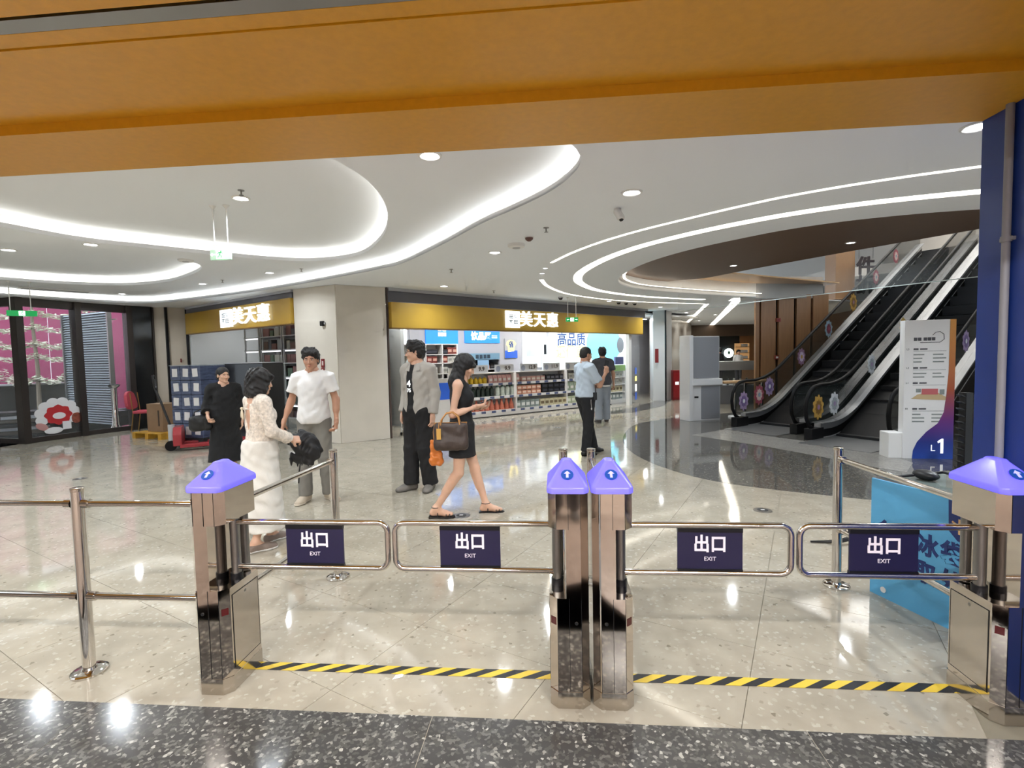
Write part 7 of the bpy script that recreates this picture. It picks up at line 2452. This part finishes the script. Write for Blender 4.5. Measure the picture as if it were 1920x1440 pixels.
# ---- woman in a white lace top with an open back
J = std_pose()
J.update(head=(0, .03, 1.585), hp=-8, eR=(.225, .02, 1.13), wR=(.135, .23, 1.02), dR=(-.1, .95, -.15), nR=(-.8, 0, -.5), curlR=.75, eL=(-.21, .03, 1.13), wL=(-.11, .24, 1.03), dL=(.15, .95, -.1), nL=(.8, 0, -.5), curlL=.75, aR=(.085, -.12, .085), kR=(.085, -.01, .48), aL=(-.085, .1, .085))
p = Person('woman in a white lace top with an open back and long white skirt', (-2.10, 4.13), -42, 1.50, J, True, SKB, 'bob')
LACE = mat('lace_cream', 'd9cfc3', .8, var=.22, vscale=42, bump=.6, bscale=70)
tp = p.torso(.012, .98) + [('-', .01, ('e', (0, -.135, 1.26), (.06, .085, .15)))] + p.sleeve('R', 1.9, .02, .012) + p.sleeve('L', 1.9, .02, .012) + p.neckhole(.075, .03, .0) + [('-', .01, ('b', (0, -.12, 1.45), (.07, .08, .06), None, .02))]
p.wear('lace_top', tp, LACE, .002)
for k in range(2):
    p.part('ribbon', MB().tube([(-.055, -.108, 1.34), (-.01, -.13, 1.335 + .01 * k), (.055, -.108, 1.34)], .006, 6), LACE)
p.part('bow', MB().ell((-.03, -.14, 1.30), (.012, .01, .05), 10, 6, rot=(0, .4, 0)).ell((-.005, -.142, 1.29), (.012, .01, .055), 10, 6, rot=(0, -.2, 0)).ell((-.02, -.14, 1.345), (.02, .014, .014), 10, 6), mat('ribbon_cream', 'd8cdb4', .6))
sk = [('+', .05, ('e', J['pelvis'], (.168, .128, .14))), ('+', .08, ('k', (0, 0, 1.02), (0, -.04, .2), .165, .26, (1.0, .85, 1))), ('&', .01, ('p', (0, 0, 1.05), (0, 0, 1)))]
p.wear('skirt', sk, CW('whiteskirt', 'd9d6cf'), .005, .012)
p.shoes(mat('shoe_brown', '7d6f66', .6), .011, .075, mat('sole_white', 'd9d8d6', .6))
LM = Matrix.Translation((-2.10, 4.13, 0)) @ Matrix.Rotation(math.radians(-42), 4, 'Z') @ Matrix.Scale(1.50 / 1.72, 4)
um = thing('folded_umbrella', 'black half-folded umbrella held between the lace top woman and the man', 'umbrella', LM @ Vector((.01, .40, .80)), 0)
UB = mat('umbrella_black', '111013', .6)
uo = [('+', .03, ('e', (.02, 0, .12), (.12, .09, .105))), ('+', .04, ('e', (.06, .02, .05), (.1, .09, .09))), ('+', .03, ('c', (-.10, 0, .16), (.0, 0, .2), .035, .04)), ('+', .03, ('c', (-.08, 0, .0), (.06, 0, -.02), .04, .05))]
skin_obj('canopy', [(uo, .008, .010, None, 1.2)], UB, um)
for k in range(5):
    MB().tube([(-.09 + .045 * k, -.02 + .02 * (k % 2), .0), (-.095 + .047 * k, -.02 + .02 * (k % 2), -.07 - .012 * (k % 2))], [.022, .003], 6).build('fold_tip', UB, um)
MB().tube([(-.02, 0, -.03), (-.03, -.01, -.12), (-.045, 0, -.23)], .006, 6).build('strap', UB, um)

# ---- people at the cafe end
for i, (px, Y, h_, hd_, top, lbq) in enumerate(((1384, 24.0, 1.62, 180, 'd8d4cf', 'small distant person in a white top behind the cafe counter'), (1349, 21.0, 1.72, 40, '1a1a1e', 'distant person in black standing near the round cafe emblem'), (1325, 14.2, 1.5, 90, '17171b', 'person in black partly hidden behind the white kiosk'))):
    J = std_pose()
    q = aty(px, 700, Y)
    p = Person(lbq, (q.x, q.y), hd_, h_, J, False, SKC, 'short', res=2.6, brows=False)
    p.wear('top', p.torso(.024, .86) + p.sleeve('R', 1.5, .02) + p.sleeve('L', 1.5, .02), CW('far%d' % i, top), 0, .012)
    p.wear('trousers', p.trousers(.022), CW('fartrouser', '2a2a30'), 0, .012)
    p.shoes(mat('shoe_black', '0f0f10', .35))

# ---- the photographer, mirrored in the turnstiles
J = std_pose()
J.update(eR=(.2, .12, 1.2), wR=(.09, .3, 1.42), dR=(-.2, .3, .9), nR=(-1, 0, 0), eL=(-.2, .12, 1.2), wL=(-.09, .3, 1.42), dL=(.2, .3, .9), nL=(1, 0, 0))
p = Person('photographer in black mirrored in the steel turnstiles', (0.03, -.52), 0, 1.70, J, False, SKC, 'short', res=2.2, brows=False)
p.wear('top', p.torso(.03, .86) + p.sleeve('R', .8, .025) + p.sleeve('L', .8, .025), CW('photoblack', '141416'), 0, .012)
p.wear('trousers', p.trousers(.026), CW('fartrouser', '2a2a30'), 0, .012)
p.shoes(mat('shoe_black', '0f0f10', .35))
